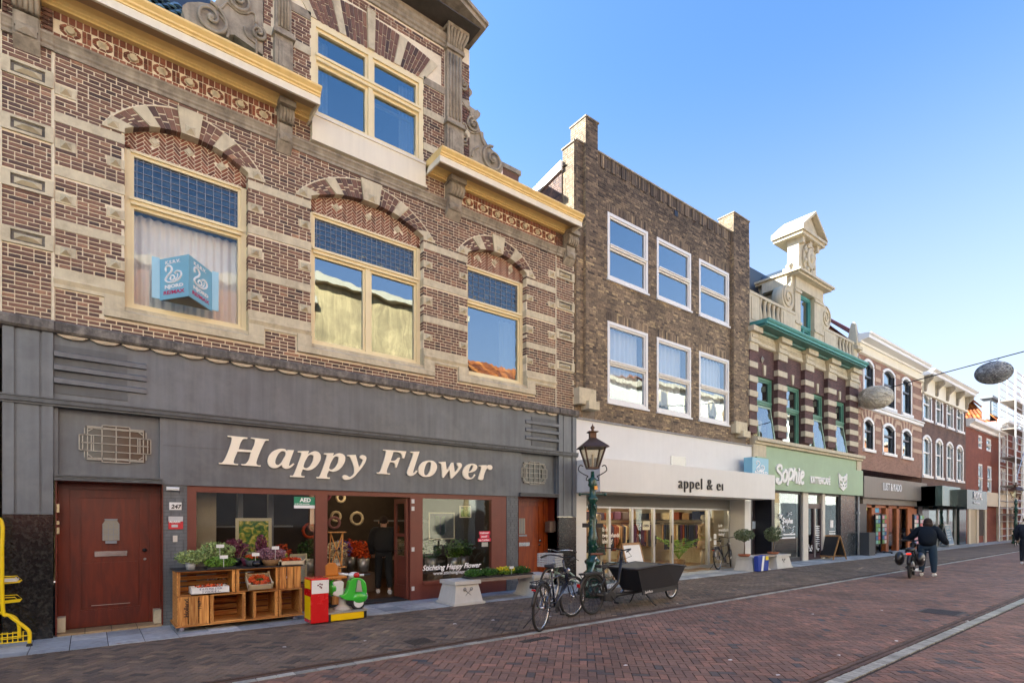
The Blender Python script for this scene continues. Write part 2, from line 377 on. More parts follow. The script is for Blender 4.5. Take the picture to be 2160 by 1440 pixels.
# ------------------------------------------------------------------ masonry tools
CAMP = Vector((0, -DIST, EYE))
def proj(p):
 Z = CB * p[0] + SA * (p[1] + DIST); X = SA * p[0] - CB * (p[1] + DIST)
 if Z < .3: return None
 return 1080 + FOC * X / Z, HORIZ - FOC * (p[2] - EYE) / Z, Z
def seen(p, m=20):
 q = proj(p)
 return q is not None and -m < q[0] < 2160 + m and -m < q[1] < 1440 + m
def TF(y0): return lambda u, v, d: (u, y0 - d, v)          # wall facing the street
def TL(x0): return lambda u, v, d: (x0 - d, u, v)          # wall facing left; u = y
def rect(a, b, c, d, op=False):
 return lambda v: [(a, b, op)] if c <= v <= d else []
BRK = {}
def brickwork(parent, T, u0, u1, v0, v1, excl, m, course=.0605, Ls=.264, Lh=.132, joint=.0165, proud=.010, n_ind=0, seed=1, back=.012, jamb=.14, tonef=None, name='brick', maxlen=None, jit=.0012, flip=False):
 rnd = random.Random(seed); pieces = []
 nrow = int((v1 - v0) / course + .3)
 for r in range(nrow):
  za = v0 + r * course + joint / 2; zb = v0 + (r + 1) * course - joint / 2; vm = (za + zb) / 2
  iv = [(u0, u1, False, False)]
  for e in excl:
   for (a, b, op) in e(vm):
    nv = []
    for (p, q, lo, ro) in iv:
     if b <= p or a >= q: nv.append((p, q, lo, ro)); continue
     if a > p: nv.append((p, a, lo, op))
     if b < q: nv.append((b, q, op, ro))
    iv = nv
  cuts = []
  x = u0 - rnd.choice((0, Lh / 2, Lh)) * (r % 2) - (Lh * .5 if r % 4 == 2 else 0) - Ls
  k = 0
  while x < u1 + Ls:
   L = (Ls if (k % 2 == 0) else Lh) if r % 2 == 0 else Lh
   if flip: L = Ls if r % 2 == 0 else Lh
   cuts.append((x, x + L)); x += L; k += 1
  for (p, q, lo, ro) in iv:
   if q - p < .03: continue
   for (a, b) in cuts:
    full = a >= p - 1e-6 and b <= q + 1e-6
    a2, b2 = max(a, p), min(b, q)
    if b2 - a2 < .035: continue
    ea = lo and a2 <= p + 1e-6; eb = ro and b2 >= q - 1e-6
    aa = a2 - .006 if ea else a2 + joint / 2; bb = b2 + .006 if eb else b2 - joint / 2
    t = min(1, max(0, rnd.gauss(.5, .2))) if tonef is None else tonef(rnd, (a2 + b2) / 2, vm)
    pieces.append((aa, bb, za, zb, -jamb if (ea or eb) else -back, t, full and not (ea or eb), proud + rnd.uniform(-jit, jit)))
 scored = []
 if n_ind:
  for i, p in enumerate(pieces):
   if not p[6]: continue
   c = T((p[0] + p[1]) / 2, (p[2] + p[3]) / 2, 0)
   if not seen(c): continue
   A = proj(T(p[0], p[2], 0)); B2 = proj(T(p[1], p[3], 0))
   scored.append((-math.hypot(A[0] - B2[0], A[1] - B2[1]), i))
  scored.sort(); scored = scored[:n_ind]
 ind = set(i for _, i in scored)
 mb = MB()
 for i, p in enumerate(pieces):
  a, b, c, d, dk, t, fu, pr = p
  if i in ind:
   L = round(b - a, 2); t5 = round(t * 8) / 8; key = (name, m.name, L, t5, T(1, 0, 0)[0] == T(0, 0, 0)[0])
   if key not in BRK:
    q = MB(); P0 = T(0, 0, 0)
    cs = [T(s * L / 2, vv, dd) for dd in (proud, -back) for (s, vv) in ((-1, -(d - c) / 2), (1, -(d - c) / 2), (1, (d - c) / 2), (-1, (d - c) / 2))]
    cs = [tuple(Vector(x) - Vector(P0)) for x in cs]
    q.add(cs, [(0, 1, 2, 3), (4, 7, 6, 5), (0, 4, 5, 1), (1, 5, 6, 2), (2, 6, 7, 3), (3, 7, 4, 0)], t5)
    me = bpy.data.meshes.new(name); me.from_pydata(q.v, [], q.f); me.materials.append(m)
    at = me.attributes.new('tone', 'FLOAT', 'FACE'); at.data.foreach_set('value', q.t); BRK[key] = me
   o = bpy.data.objects.new(name, BRK[key]); col.objects.link(o); o.parent = parent
   o.location = Vector(T((a + b) / 2, (c + d) / 2, pr - proud)) - (base_of(parent) or Vector((0, 0, 0)))
  else:
   cs = [T(x, z, dd) for dd in (pr, dk) for (x, z) in ((a, c), (b, c), (b, d), (a, d))]
   mb.add(cs, [(0, 1, 2, 3), (0, 4, 5, 1), (1, 5, 6, 2), (2, 6, 7, 3), (3, 7, 4, 0)], t)
 if mb.f: mb.build(name, m, parent, kind='stuff')
def sheet(mb, T, u0, u1, v0, v1, holes, depth, tone=.5):
 """wall sheet at d=0 with rectangular openings and reveals of the given depth"""
 us = sorted(set([u0, u1] + [min(max(h[i], u0), u1) for h in holes for i in (0, 1)]))
 vs = sorted(set([v0, v1] + [min(max(h[i], v0), v1) for h in holes for i in (2, 3)]))
 for i in range(len(us) - 1):
  for j in range(len(vs) - 1):
   um, vm = (us[i] + us[i + 1]) / 2, (vs[j] + vs[j + 1]) / 2
   if any(h[0] < um < h[1] and h[2] < vm < h[3] for h in holes): continue
   mb.quad(T(us[i], vs[j], 0), T(us[i + 1], vs[j], 0), T(us[i + 1], vs[j + 1], 0), T(us[i], vs[j + 1], 0), tone)
 for (a, b, c, d) in [h[:4] for h in holes]:
  a, b, c, d = max(a, u0), min(b, u1), max(c, v0), min(d, v1)
  mb.quad(T(a, c, 0), T(a, d, 0), T(a, d, -depth), T(a, c, -depth), tone)
  mb.quad(T(b, c, 0), T(b, c, -depth), T(b, d, -depth), T(b, d, 0), tone)
  if c > v0 + 1e-4: mb.quad(T(a, c, 0), T(a, c, -depth), T(b, c, -depth), T(b, c, 0), tone)
  if d < v1 - 1e-4: mb.quad(T(a, d, 0), T(b, d, 0), T(b, d, -depth), T(a, d, -depth), tone)
def herring(u0, u1, v0, v1, W, ang, seed=3, k=2):
 """herringbone pieces (L = k W) whose centre falls in the rectangle: (corner list, tone)"""
 rnd = random.Random(seed); ca, sa = math.cos(ang), math.sin(ang)
 cs = [(u, v) for u in (u0, u1) for v in (v0, v1)]
 rot = [(x * ca + y * sa, -x * sa + y * ca) for x, y in cs]
 i0 = int(min(r[0] for r in rot) / W) - 3; i1 = int(max(r[0] for r in rot) / W) + 3
 j0 = int(min(r[1] for r in rot) / W) - 3; j1 = int(max(r[1] for r in rot) / W) + 3
 out = []
 for j in range(j0, j1):
  for i in range(i0, i1):
   r = (i - j) % (2 * k)
   if r == 0: q = (i, j, i + k, j + 1)
   elif r == 2 * k - 1: q = (i, j, i + 1, j + k)
   else: continue
   cx, cy = (q[0] + q[2]) / 2 * W, (q[1] + q[3]) / 2 * W
   X, Y = cx * ca - cy * sa, cx * sa + cy * ca
   if not (u0 <= X <= u1 and v0 <= Y <= v1): continue
   out.append((q, (X, Y), min(1, max(0, rnd.gauss(.5, .19)))))
 def corners(q, g):
  pts = [(q[0] * W + g, q[1] * W + g), (q[2] * W - g, q[1] * W + g), (q[2] * W - g, q[3] * W - g), (q[0] * W + g, q[3] * W - g)]
  return [(x * ca - y * sa, x * sa + y * ca) for x, y in pts]
 return out, corners
def clip(poly, axis, lim, keep_greater):
 out = []
 n = len(poly)
 for i in range(n):
  a, b = poly[i], poly[(i + 1) % n]
  ia = (a[axis] >= lim) == keep_greater; ib = (b[axis] >= lim) == keep_greater
  if ia: out.append(a)
  if ia != ib:
   t = (lim - a[axis]) / (b[axis] - a[axis]); out.append(tuple(p + (q - p) * t for p, q in zip(a, b)))
 return out
def window(parent, x0, x1, z0, z1, y, fm, fw=.09, transom=None, mull=(), g=None, gt=None, sash=.05, deep=.09, name='window', label=None, only_low_mull=False, mw=.09, tw=.09):
 """outer frame with front at y; sashes set back, panes behind them"""
 g = g or glass; gt = gt or g
 m = MB(); yb = y + deep
 m.box(x0, x0 + fw, y, yb, z0, z1).box(x1 - fw, x1, y, yb, z0, z1)
 m.box(x0 + fw, x1 - fw, y + .002, yb, z1 - fw, z1).box(x0 + fw, x1 - fw, y + .002, yb, z0, z0 + fw)
 rows = [(z0 + fw, z1 - fw)]
 if transom:
  m.box(x0 + fw, x1 - fw, y - .02, yb, transom - tw / 2, transom + tw / 2)
  m.box(x0 + fw - .02, x1 - fw + .02, y - .05, y - .02, transom + tw * .1, transom + tw / 2 + .005)
  rows = [(z0 + fw, transom - tw / 2), (transom + tw / 2, z1 - fw)]
 f = None; cells = []
 for ri, (a, b) in enumerate(rows):
  ms = [] if (only_low_mull and ri == 1) else list(mull)
  xs = [x0 + fw]
  for mx in ms:
   m.box(mx - mw / 2, mx + mw / 2, y + .004, yb, a, b); xs += [mx - mw / 2, mx + mw / 2]
  xs.append(x1 - fw)
  for i in range(0, len(xs), 2): cells.append((xs[i], xs[i + 1], a, b, ri))
 f = m.build(name, fm, parent, label=label)
 for (a, b, c, d, ri) in cells:
  if sash:
   s = MB(); ys = y + deep * .35
   s.box(a, a + sash, ys, yb + .01, c, d).box(b - sash, b, ys, yb + .01, c, d).box(a + sash, b - sash, ys + .001, yb + .01, c, c + sash).box(a + sash, b - sash, ys + .001, yb + .01, d - sash, d)
   s.build('sash', fm, f)
  p = MB(); e = sash - .005
  p.box(a + e, b - e, yb - .03, yb - .024, c + e, d - e); p.build('pane', gt if ri == 1 else g, f)
 return f, cells
def room(parent, x0, x1, y0, y1, z0, z1, m, name='interior'):
 q = MB()
 q.quad((x0, y1, z0), (x1, y1, z0), (x1, y1, z1), (x0, y1, z1)); q.quad((x0, y0, z0), (x0, y1, z0), (x0, y1, z1), (x0, y0, z1))
 q.quad((x1, y0, z0), (x1, y0, z1), (x1, y1, z1), (x1, y1, z0)); q.quad((x0, y0, z0), (x1, y0, z0), (x1, y1, z0), (x0, y1, z0)); q.quad((x0, y0, z1), (x0, y1, z1), (x1, y1, z1), (x1, y0, z1))
 return q.build(name, m, parent)
def drape(parent, x0, x1, y, z0, z1, m=None, folds=14, amp=.03, name='curtain', seed=0):
 rnd = random.Random(seed); q = MB(); n = folds * 6; vs = []; ph = rnd.random() * 6
 for i in range(n + 1):
  t = i / n; x = x0 + (x1 - x0) * t
  dy = amp * math.sin(t * folds * 2 * math.pi + ph + .8 * math.sin(t * 9)); dz = .012 * math.sin(t * folds * 2 * math.pi)
  vs += [(x, y + dy, z0), (x, y + dy * .7, z1 + dz)]
 q.add(vs, [(2 * i, 2 * i + 2, 2 * i + 3, 2 * i + 1) for i in range(n)], smooth=True)
 return q.build(name, m or curtain, parent)
def moulding(mb, x0, x1, prof, y0=0.0, ends=True, mi=0, tone=.5):
 """extrude a profile [(depth outwards, z)...] along x; first and last points lie on the wall"""
 n = len(prof)
 vs = [(x, y0 - d, z) for x in (x0, x1) for (d, z) in prof]
 fs = [(i, i + 1, n + i + 1, n + i) for i in range(n - 1)]
 fs = [(a, d, c, b) for a, b, c, d in fs]
 if ends: fs += [tuple(range(n)), tuple(range(2 * n - 1, n - 1, -1))]
 return mb.add(vs, fs, tone, mi)
def house(label, x, group=None):
 return thing('brick_house', label, 'house', (x, 0, 0), 0, group)
def slabs(parent, x0, x1, ztop, depth, m, name='side_wall', y0=.02, left=True, right=True):
 q = MB()
 if left: q.quad((x0, y0, 0), (x0, depth, 0), (x0, depth, ztop), (x0, y0, ztop))
 if right: q.quad((x1, y0, 0), (x1, y0, ztop), (x1, depth, ztop), (x1, depth, 0))
 q.quad((x0, depth, 0), (x1, depth, 0), (x1, depth, ztop), (x0, depth, ztop))
 return q.build(name, m, parent)
# ================================================================== HOUSE 1: the flower shop
H1 = house('brown brick house with pale stone bands above the dark grey Happy Flower shop front', 4.4)
X0, X1 = FX(3), FX(1210)                     # -0.93 .. 9.79
PL, PR = FX(113), FX(1172)                   # inner edges of the corner pilasters
ZL = 4.44                                    # top of the ledge over the shop front
ZG = 9.0                                     # gutter top
WIN = []                                     # x0,x1 opening, sill z, frame top z
for (a, b, zs) in ((262, 524, 4.84), (655, 893, 4.84), (985, 1110, 4.84)):
 WIN.append([FX(a), FX(b), zs, 7.36])
arches = []
for i, (a, b, zs, zt) in enumerate(WIN):
 c = (a + b) / 2; hw = (b - a) / 2
 sp = 7.50; rise = (.27, .30, .25)[i]; ew = hw + .26; erise = (.66, .69, .62)[i]
 R1 = (hw * hw + rise * rise) / (2 * rise); R2 = (ew * ew + erise * erise) / (2 * erise)
 arches.append((c, hw, sp, rise, R1, ew, sp - .05, erise, R2))
def arch_pt(A, t, outer):
 c, hw, sp, rise, R1, ew, sp2, er, R2 = A
 if outer: Rr, w, z = R2, ew, sp2 + er - R2
 else: Rr, w, z = R1, hw, sp + rise - R1
 th = math.asin(min(1, w / Rr));
 if outer and er > w: th = math.pi - th
 a = -th + 2 * th * t
 return c + Rr * math.sin(a), z + Rr * math.cos(a)
def arch_excl(A):
 c, hw, sp, rise, R1, ew, sp2, er, R2 = A
 def f(v):
  if v < sp2 or v > sp2 + er: return []
  zc = sp2 + er - R2; k = R2 * R2 - (v - zc) ** 2
  if k <= 0: return []
  k = math.sqrt(k) + .008
  return [(c - k, c + k, False)]
 return f
GX0, GX1 = FX(555), FX(990)                  # gable outer edges
DW0, DW1 = FX(655), FX(893)                  # dormer window
# ---- mortar sheet with openings
w1 = MB(); T0 = TF(0)
holes = [(a, b, zs, sp[2] + sp[3]) for (a, b, zs, zt), sp in zip(WIN, arches)]
sheet(w1, T0, X0, X1, 4.25, 9.02, holes + [(DW0, DW1, 8.5, 9.02)], .3)
for A, (a, b, zs, zt) in zip(arches, WIN):
 c, hw, sp, rise = A[:4]; top = sp + rise; n = 24
 for k in range(n):
  p, q = arch_pt(A, k / n, False), arch_pt(A, (k + 1) / n, False)
  w1.quad((p[0], 0, p[1]), (q[0], 0, q[1]), (q[0], 0, top), (p[0], 0, top))
sheet(w1, T0, GX0, GX1, 9.02, 11.95, [(DW0, DW1, 9.02, 10.74)], .3)
w1.build('mortar_wall', mortar1, H1)
# ---- courses of brick
STB = [(7.33, .15), (6.575, .15), (5.82, .15)]     # stone bands centre, height
ex = [rect(a - .0, b + .0, zs - .24, 7.62, True) for (a, b, zs, zt) in WIN]
ex += [rect(a - .26, b + .26, 4.62, zs + .12) for (a, b, zs, zt) in WIN]
ex += [arch_excl(A) for A in arches]
ex += [rect(PL, PR, z - h / 2, z + h / 2) for z, h in STB] + [rect(PL, PR, 4.92, 5.2)]
ex += [rect(PL, PR, 8.22, 9.05)]
PST = [7.80, 7.035, 6.275, 5.515]
for z in PST: ex += [rect(X0, PL, z - .115, z + .115), rect(PR, X1, z - .115, z + .115)]
ex += [rect(PL - .02, PL + .012, 0, 8.3), rect(PR - .012, PR + .02, 0, 8.3)]
blocks = []
for i, (a, b, zs, zt) in enumerate(WIN):
 for k in range(3):
  z = 6.95 - .755 * k
  for (q, s) in ((a, -1), (b, 1)):
   blocks.append((q if s > 0 else q - .21, q + .21 if s > 0 else q, z, q, s))
for z in (7.72, 6.96, 6.2, 5.45):
 blocks.append((PL + .02, PL + .25, z, PL, 1)); blocks.append((PR - .25, PR - .02, z, PR, -1))
ex += [rect(bx0, bx1, bz - .075, bz + .075) for (bx0, bx1, bz, _, _) in blocks]
# frieze panels between the consoles are laid differently
brickwork(H1, T0, X0, X1, ZL - .02, 9.0, ex + [rect(DW0 - .0, DW1 + .0, 8.45, 9.1, True)], brick1, n_ind=300, seed=11)
exg = [rect(DW0, DW1, 9.0, 10.76, True), rect(DW0 - .42, DW1 + .42, 10.72, 11.42)]
exg += [rect(GX0, GX1, z - .08, z + .08) for z in (9.38, 10.1, 10.74)]
FP = [(FX(576), FX(614)), (FX(937), FX(972))]
exg += [rect(a, b, 9, 12) for a, b in FP]
brickwork(H1, T0, GX0, GX1, 9.02, 11.66, exg, brick1, seed=12)
# ---- stone bands, blocks with pyramids
m = MB()
segs = [(PL + .0, WIN[0][0]), (WIN[0][1], WIN[1][0]), (WIN[1][1], WIN[2][0]), (WIN[2][1], PR)]
for z, h in STB:
 for a, b in segs:
  m = MB(); m.box(a - (.006 if a > PL + .1 else 0), b + (.006 if b < PR - .1 else 0), -.016, .15, z - h / 2 + .006, z + h / 2 - .006); m.build('stone_band', stone, H1)
for a, b in segs:                                       # moulded sill course between the windows
 m = MB(); m.box(a - (.006 if a > PL + .1 else 0), b + (.006 if b < PR - .1 else 0), -.02, .15, 4.96, 5.2)
 moulding(m, a, b, [(0, 5.06), (.055, 5.055), (.06, 5.03), (.03, 4.97), (.03, 4.92), (0, 4.92)]); m.build('stone_course', stone, H1)
def pyramid(mb, x0, x1, z0, z1, y, d):
 c = ((x0 + x1) / 2, y - d, (z0 + z1) / 2)
 mb.add([(x0, y, z0), (x1, y, z0), (x1, y, z1), (x0, y, z1), c], [(0, 1, 4), (1, 2, 4), (2, 3, 4), (3, 0, 4)])
for (bx0, bx1, z, q, s) in blocks:
 m = MB(); m.box(bx0 + (.004 if s < 0 else -.006), bx1 - (.004 if s > 0 else -.006), -.016, .15, z - .07, z + .07); cx = (bx0 + bx1) / 2
 pyramid(m, cx - .065, cx + .065, z - .05, z + .05, -.016, .08); m.build('stone_block', stone, H1)
for z in PST:
 for (a, b) in ((X0, PL), (PR, X1)):
  m = MB(); y = -.035; e = .09
  m.box(a, b, y, .02, z - .11, z - .075); m.box(a, b, y, .02, z + .075, z + .11); m.box(a, a + e, y, .02, z - .075, z + .075); m.box(b - e, b, y, .02, z - .075, z + .075)
  MB().quad((a, -.004, z - .08), (b, -.004, z - .08), (b, -.004, z + .08), (a, -.004, z + .08)).build('recess', stone_dark, H1)
  x0, x1, d = a + e + .035, b - e - .035, .025
  m.add([(x0, -.006, z - .042), (x1, -.006, z - .042), (x1, -.006, z + .042), (x0, -.006, z + .042), (x0 + .09, -.06, z), (x1 - .09, -.06, z)], [(0, 1, 5, 4), (1, 2, 5), (2, 3, 4, 5), (3, 0, 4)])
  m.build('carved_block', stone, H1)
m = MB()
for x in (PL, PR): m.box(x - .012, x + .008, -.022, .01, ZL, 8.2)
m.box(X0 - .012, X0 + .006, -.022, .01, ZL, 8.5)
m.build('pilaster_joint', mortar1, H1)
# ---- sills
for (a, b, zs, zt) in WIN:
 m = MB(); m.box(a - .24, b + .24, -.075, .02, zs - .2, zs - .1)
 m.add([(a - .24, -.075, zs - .1), (b + .24, -.075, zs - .1), (b + .24, .05, zs), (a - .24, .05, zs)], [(0, 1, 2, 3)])
 for (p, q) in ((a - .24, a + .006), (b - .006, b + .24)): m.box(p, q, -.06, .15, zs - .1, 4.955)
 m.box(a, b, -.02, .16, zs - .12, zs - .004)
 m.build('window_sill', stone, H1)
# ---- arches
for A in arches:
 c, hw, sp, rise, R1, ew, sp2, er, R2 = A
 N = 2 * int(round((hw + .35) / .098)); stones = {0, N - 1, N // 2 - 1, N // 2, N // 4, 3 * N // 4 - 1 + 0}
 rnd = random.Random(int(c * 10)); key = False; mb = MB()
 t = 0
 cells = []
 tA = .075                                          # skewbacks
 edges = [0, tA]; n_each = N // 4
 kw = .055
 segs_t = [(tA, .5 - kw, 2)] + [(.5 + kw, 1 - tA, 2)]
 def vous(t0, t1, parts, isstone, proudv, shrink=.004):
  g = .0022
  i0, i1 = arch_pt(A, t0 + g, False), arch_pt(A, t1 - g, False); o0, o1 = arch_pt(A, t0 + g, True), arch_pt(A, t1 - g, True)
  ls = lambda p, q, k: (p[0] + (q[0] - p[0]) * k, p[1] + (q[1] - p[1]) * k)
  ks = [0, .33, .67, 1] if parts == 3 else ([0, .5, 1] if parts == 2 else [0, 1])
  if parts == 4: ks = [0, .2, .8, 1]
  for k in range(len(ks) - 1):
   e = .012 / max(.2, math.dist(i0, o0)); a, b = ks[k] + (e if k else 0), ks[k + 1] - (e if k < len(ks) - 2 else 0)
   yield [ls(i0, o0, a), ls(i1, o1, a), ls(i1, o1, b), ls(i0, o0, b)]
 for (ta, tb, _) in segs_t:
  nb = max(6, int(round((hw * 2 + .2) / .083 * (tb - ta)))); mid = nb // 2
  sw = 2
  for k in range(nb):
   t0 = ta + (tb - ta) * k / nb; t1 = ta + (tb - ta) * (k + 1) / nb
   if k == mid: continue
   if k == mid - 1:
    for pl in vous(t0, t1 + (tb - ta) / nb, 1, True, 0):
     q = MB(); q.prism(pl, -.028, .12); q.build('arch_stone', stone, H1)
    continue
   for pl in vous(t0, t1, 2 if k % 2 else 3, False, 0):
    mb.prism(pl, -.012, .13, min(1, max(0, rnd.gauss(.5, .2))))
 mb.build('arch_bricks', brick1, H1, kind='stuff')
 for pl in vous(.5 - kw, .5 + kw, 1, True, 0):
  cx = sum(p[0] for p in pl) / 4; pl = [(p[0] + (p[0] - cx) * .25, p[1] + (.05 if p[1] > sp + rise + .1 else -.02)) for p in pl]
  q = MB(); q.prism(pl, -.05, .13); zb = min(p[1] for p in pl); pyramid(q, cx - .07, cx + .07, zb + .02, zb + .15, -.05, .06); q.build('keystone', stone, H1)
 for (ta, tb) in ((0, tA), (1 - tA, 1)):
  i0, i1 = arch_pt(A, ta, False), arch_pt(A, tb, False); o0, o1 = arch_pt(A, ta, True), arch_pt(A, tb, True)
  pl = [i0, i1, o1, o0]; s = -1 if ta == 0 else 1
  jx = c + s * (hw - .006)
  pl = [(jx, sp - .07), (jx, sp), (i1 if s < 0 else i0), (o1 if s < 0 else o0), (o0 if s < 0 else o1), (jx + s * .27, sp - .07)]
  q = MB(); q.prism(pl, -.03, .13); pyramid(q, jx + s * .14 - .07, jx + s * .14 + .07, sp - .045, sp + .06, -.03, .06); q.build('springer_stone', stone, H1)
 # fine light hood line over the bricks
 q = MB(); q.tube([(arch_pt(A, k / 40, True)[0], -.012, arch_pt(A, k / 40, True)[1] + .004) for k in range(41)], .012, 6); q.build('hood_line', mortar1, H1)
 # patterned brick fill
 q = MB(); n = 24; yq = .13
 for k in range(n):
  p, r2 = arch_pt(A, k / n, False), arch_pt(A, (k + 1) / n, False); q.quad((p[0], yq, 7.3), (r2[0], yq, 7.3), (r2[0], yq, r2[1]), (p[0], yq, p[1]))
 q.build('fill_mortar', mortar1, H1)
 ps, cor = herring(c - hw - .2, c + hw + .2, 7.2, sp + rise + .2, .046, R(45), 5, 3)
 q = MB(); seg = [(c - hw + .004, 7.31)] + [arch_pt(A, (n - k) / n, False) for k in range(n, -1, -1)] + [(c + hw - .004, 7.31)]
 dia = [(c + d * hw, 7.5 + (.03 if d else .07)) for d in (-.55, 0, .55)]; seg = [seg[0]] + [arch_pt(A, k / n, False) for k in range(n + 1)] + [seg[-1]]
 for (qq, ctr, tn) in ps:
  cn = cor(qq, .0065)
  for k in range(len(seg)):                     # clip to the convex arch segment
   a_, b_ = Vector(seg[k]), Vector(seg[(k + 1) % len(seg)]); nv = Vector((b_.y - a_.y, a_.x - b_.x))
   if nv.length < 1e-6: continue
   nv.normalize(); out = []
   for i_ in range(len(cn)):
    p_, r_ = Vector(cn[i_]), Vector(cn[(i_ + 1) % len(cn)]); dp, dr = (p_ - a_).dot(nv) - .006, (r_ - a_).dot(nv) - .006
    if dp >= 0: out.append(tuple(p_))
    if (dp >= 0) != (dr >= 0): out.append(tuple(p_ + (r_ - p_) * (dp / (dp - dr))))
   cn = out
   if len(cn) < 3: break
  if len(cn) < 3: continue
  ar = abs(sum(cn[i_][0] * cn[(i_ + 1) % len(cn)][1] - cn[(i_ + 1) % len(cn)][0] * cn[i_][1] for i_ in range(len(cn)))) / 2
  if ar < 2e-4: continue
  if any(abs(ctr[0] - dx) + abs(ctr[1] - dz) < .085 for dx, dz in dia): continue
  q.prism(cn, yq - .008, yq + .01, tn)
 for dx, dz in dia: pass
 q.build('pattern_bricks', frieze_brick, H1, kind='stuff')
 q = MB()
 for dx, dz in dia: q.prism([(dx - .075, dz), (dx, dz - .075), (dx + .075, dz), (dx, dz + .075)], yq - .02, yq); q.prism([(dx - .045, dz), (dx, dz - .045), (dx + .045, dz), (dx, dz + .045)], yq - .035, yq - .02)
 q.build('diamond_stones', stone, H1, kind='stuff')
# ---- first-floor windows
def leaded(parent, x0, x1, z0, z1, y, nx, nz):
 q = MB()
 for i in range(nx + 1): x = x0 + (x1 - x0) * i / nx; q.box(x - .004, x + .004, y - .008, y, z0, z1)
 for i in range(nz + 1): z = z0 + (z1 - z0) * i / nz; q.box(x0, x1, y - .007, y - .001, z - .004, z + .004)
 for e in (.035,): q.box(x0 + e, x0 + e + .008, y - .009, y - .001, z0, z1).box(x1 - e - .008, x1 - e, y - .009, y - .001, z0, z1).box(x0, x1, y - .009, y - .002, z1 - e, z1 - e + .008)
 q.build('leading', lead, parent)
for i, (a, b, zs, zt) in enumerate(WIN):
 tz = (6.52, 6.60, 6.5)[i]
 lab = ('wide window with a white pleated curtain behind its lower pane', 'broad window divided by a middle post below the leaded lights', 'narrow right-hand window')[i]
 f, cells = window(H1, a, b, zs, zt, .13, cream_w, .085, tz, ((a + b) / 2,) if i == 1 else (), glass_c if i == 0 else glass, glass_lead, .045, .1, only_low_mull=True, label=lab)
 for (p, q, c, d, ri) in cells:
  if ri == 1: leaded(f, p + .045, q - .045, c + .045, d - .045, .198, (12, 20, 9)[i], 6)
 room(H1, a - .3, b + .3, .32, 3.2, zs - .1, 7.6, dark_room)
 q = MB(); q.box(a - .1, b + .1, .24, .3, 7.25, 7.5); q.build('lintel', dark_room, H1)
drape(H1, WIN[0][0] + .06, WIN[0][1] - .06, .42, 4.86, 6.46, folds=13, seed=1)
drape(H1, WIN[2][0] + 1.2, WIN[2][1] - .02, .42, 4.86, 6.4, folds=3, seed=4)
# ---- string course, frieze, consoles
m = MB(); prof = [(0, 8.22), (.03, 8.22), (.03, 8.27), (.05, 8.29), (.05, 8.32), (.075, 8.36), (.095, 8.38), (.095, 8.41), (0, 8.425)]
moulding(m, PL, DW0 - .12, prof); moulding(m, DW0 - .12, DW1 + .12, prof); moulding(m, DW1 + .12, PR, prof); moulding(m, X0, PL, [(d + .02, z) for d, z in prof]); moulding(m, PR, X1, [(d + .02, z) for d, z in prof])
m.build('string_course', stone_w, H1)
CON = [(FX(28), FX(86)), (FX(582), FX(613)), (FX(938), FX(968)), (FX(1186), FX(1206))]
def console(x0, x1):
 q = MB(); w = x1 - x0
 q.box(x0, x1, -.12, .01, 8.2, 8.52); q.box(x0 + .02, x1 - .02, -.15, -.12, 8.3, 8.5)
 q.add([(x0, -.12, 8.2), (x1, -.12, 8.2), (x1, 0, 8.06), (x0, 0, 8.06)], [(0, 3, 2, 1)]); q.add([(x0, 0, 8.06), (x0, -.12, 8.2), (x0, 0, 8.2)], [(0, 1, 2)]); q.add([(x1, 0, 8.06), (x1, 0, 8.2), (x1, -.12, 8.2)], [(0, 1, 2)])
 pyramid(q, x0 + .03, x1 - .03, 8.22, 8.36, -.15, .05)
 for k in range(5):
  xx = x0 + w * (k + .5) / 5; q.tube([(xx, -.16 - .09 * math.cos(a), 8.64 + .11 * math.sin(a)) for a in [i * math.pi / 6 for i in range(-3, 8)]], w * .11, 6)
 q.box(x0 + .01, x1 - .01, -.2, .01, 8.52, 8.76); q.box(x0 - .01, x1 + .01, -.3, .01, 8.76, 8.86)
 q.build('console', stone_w, H1)
for a, b in CON: console(a, b)
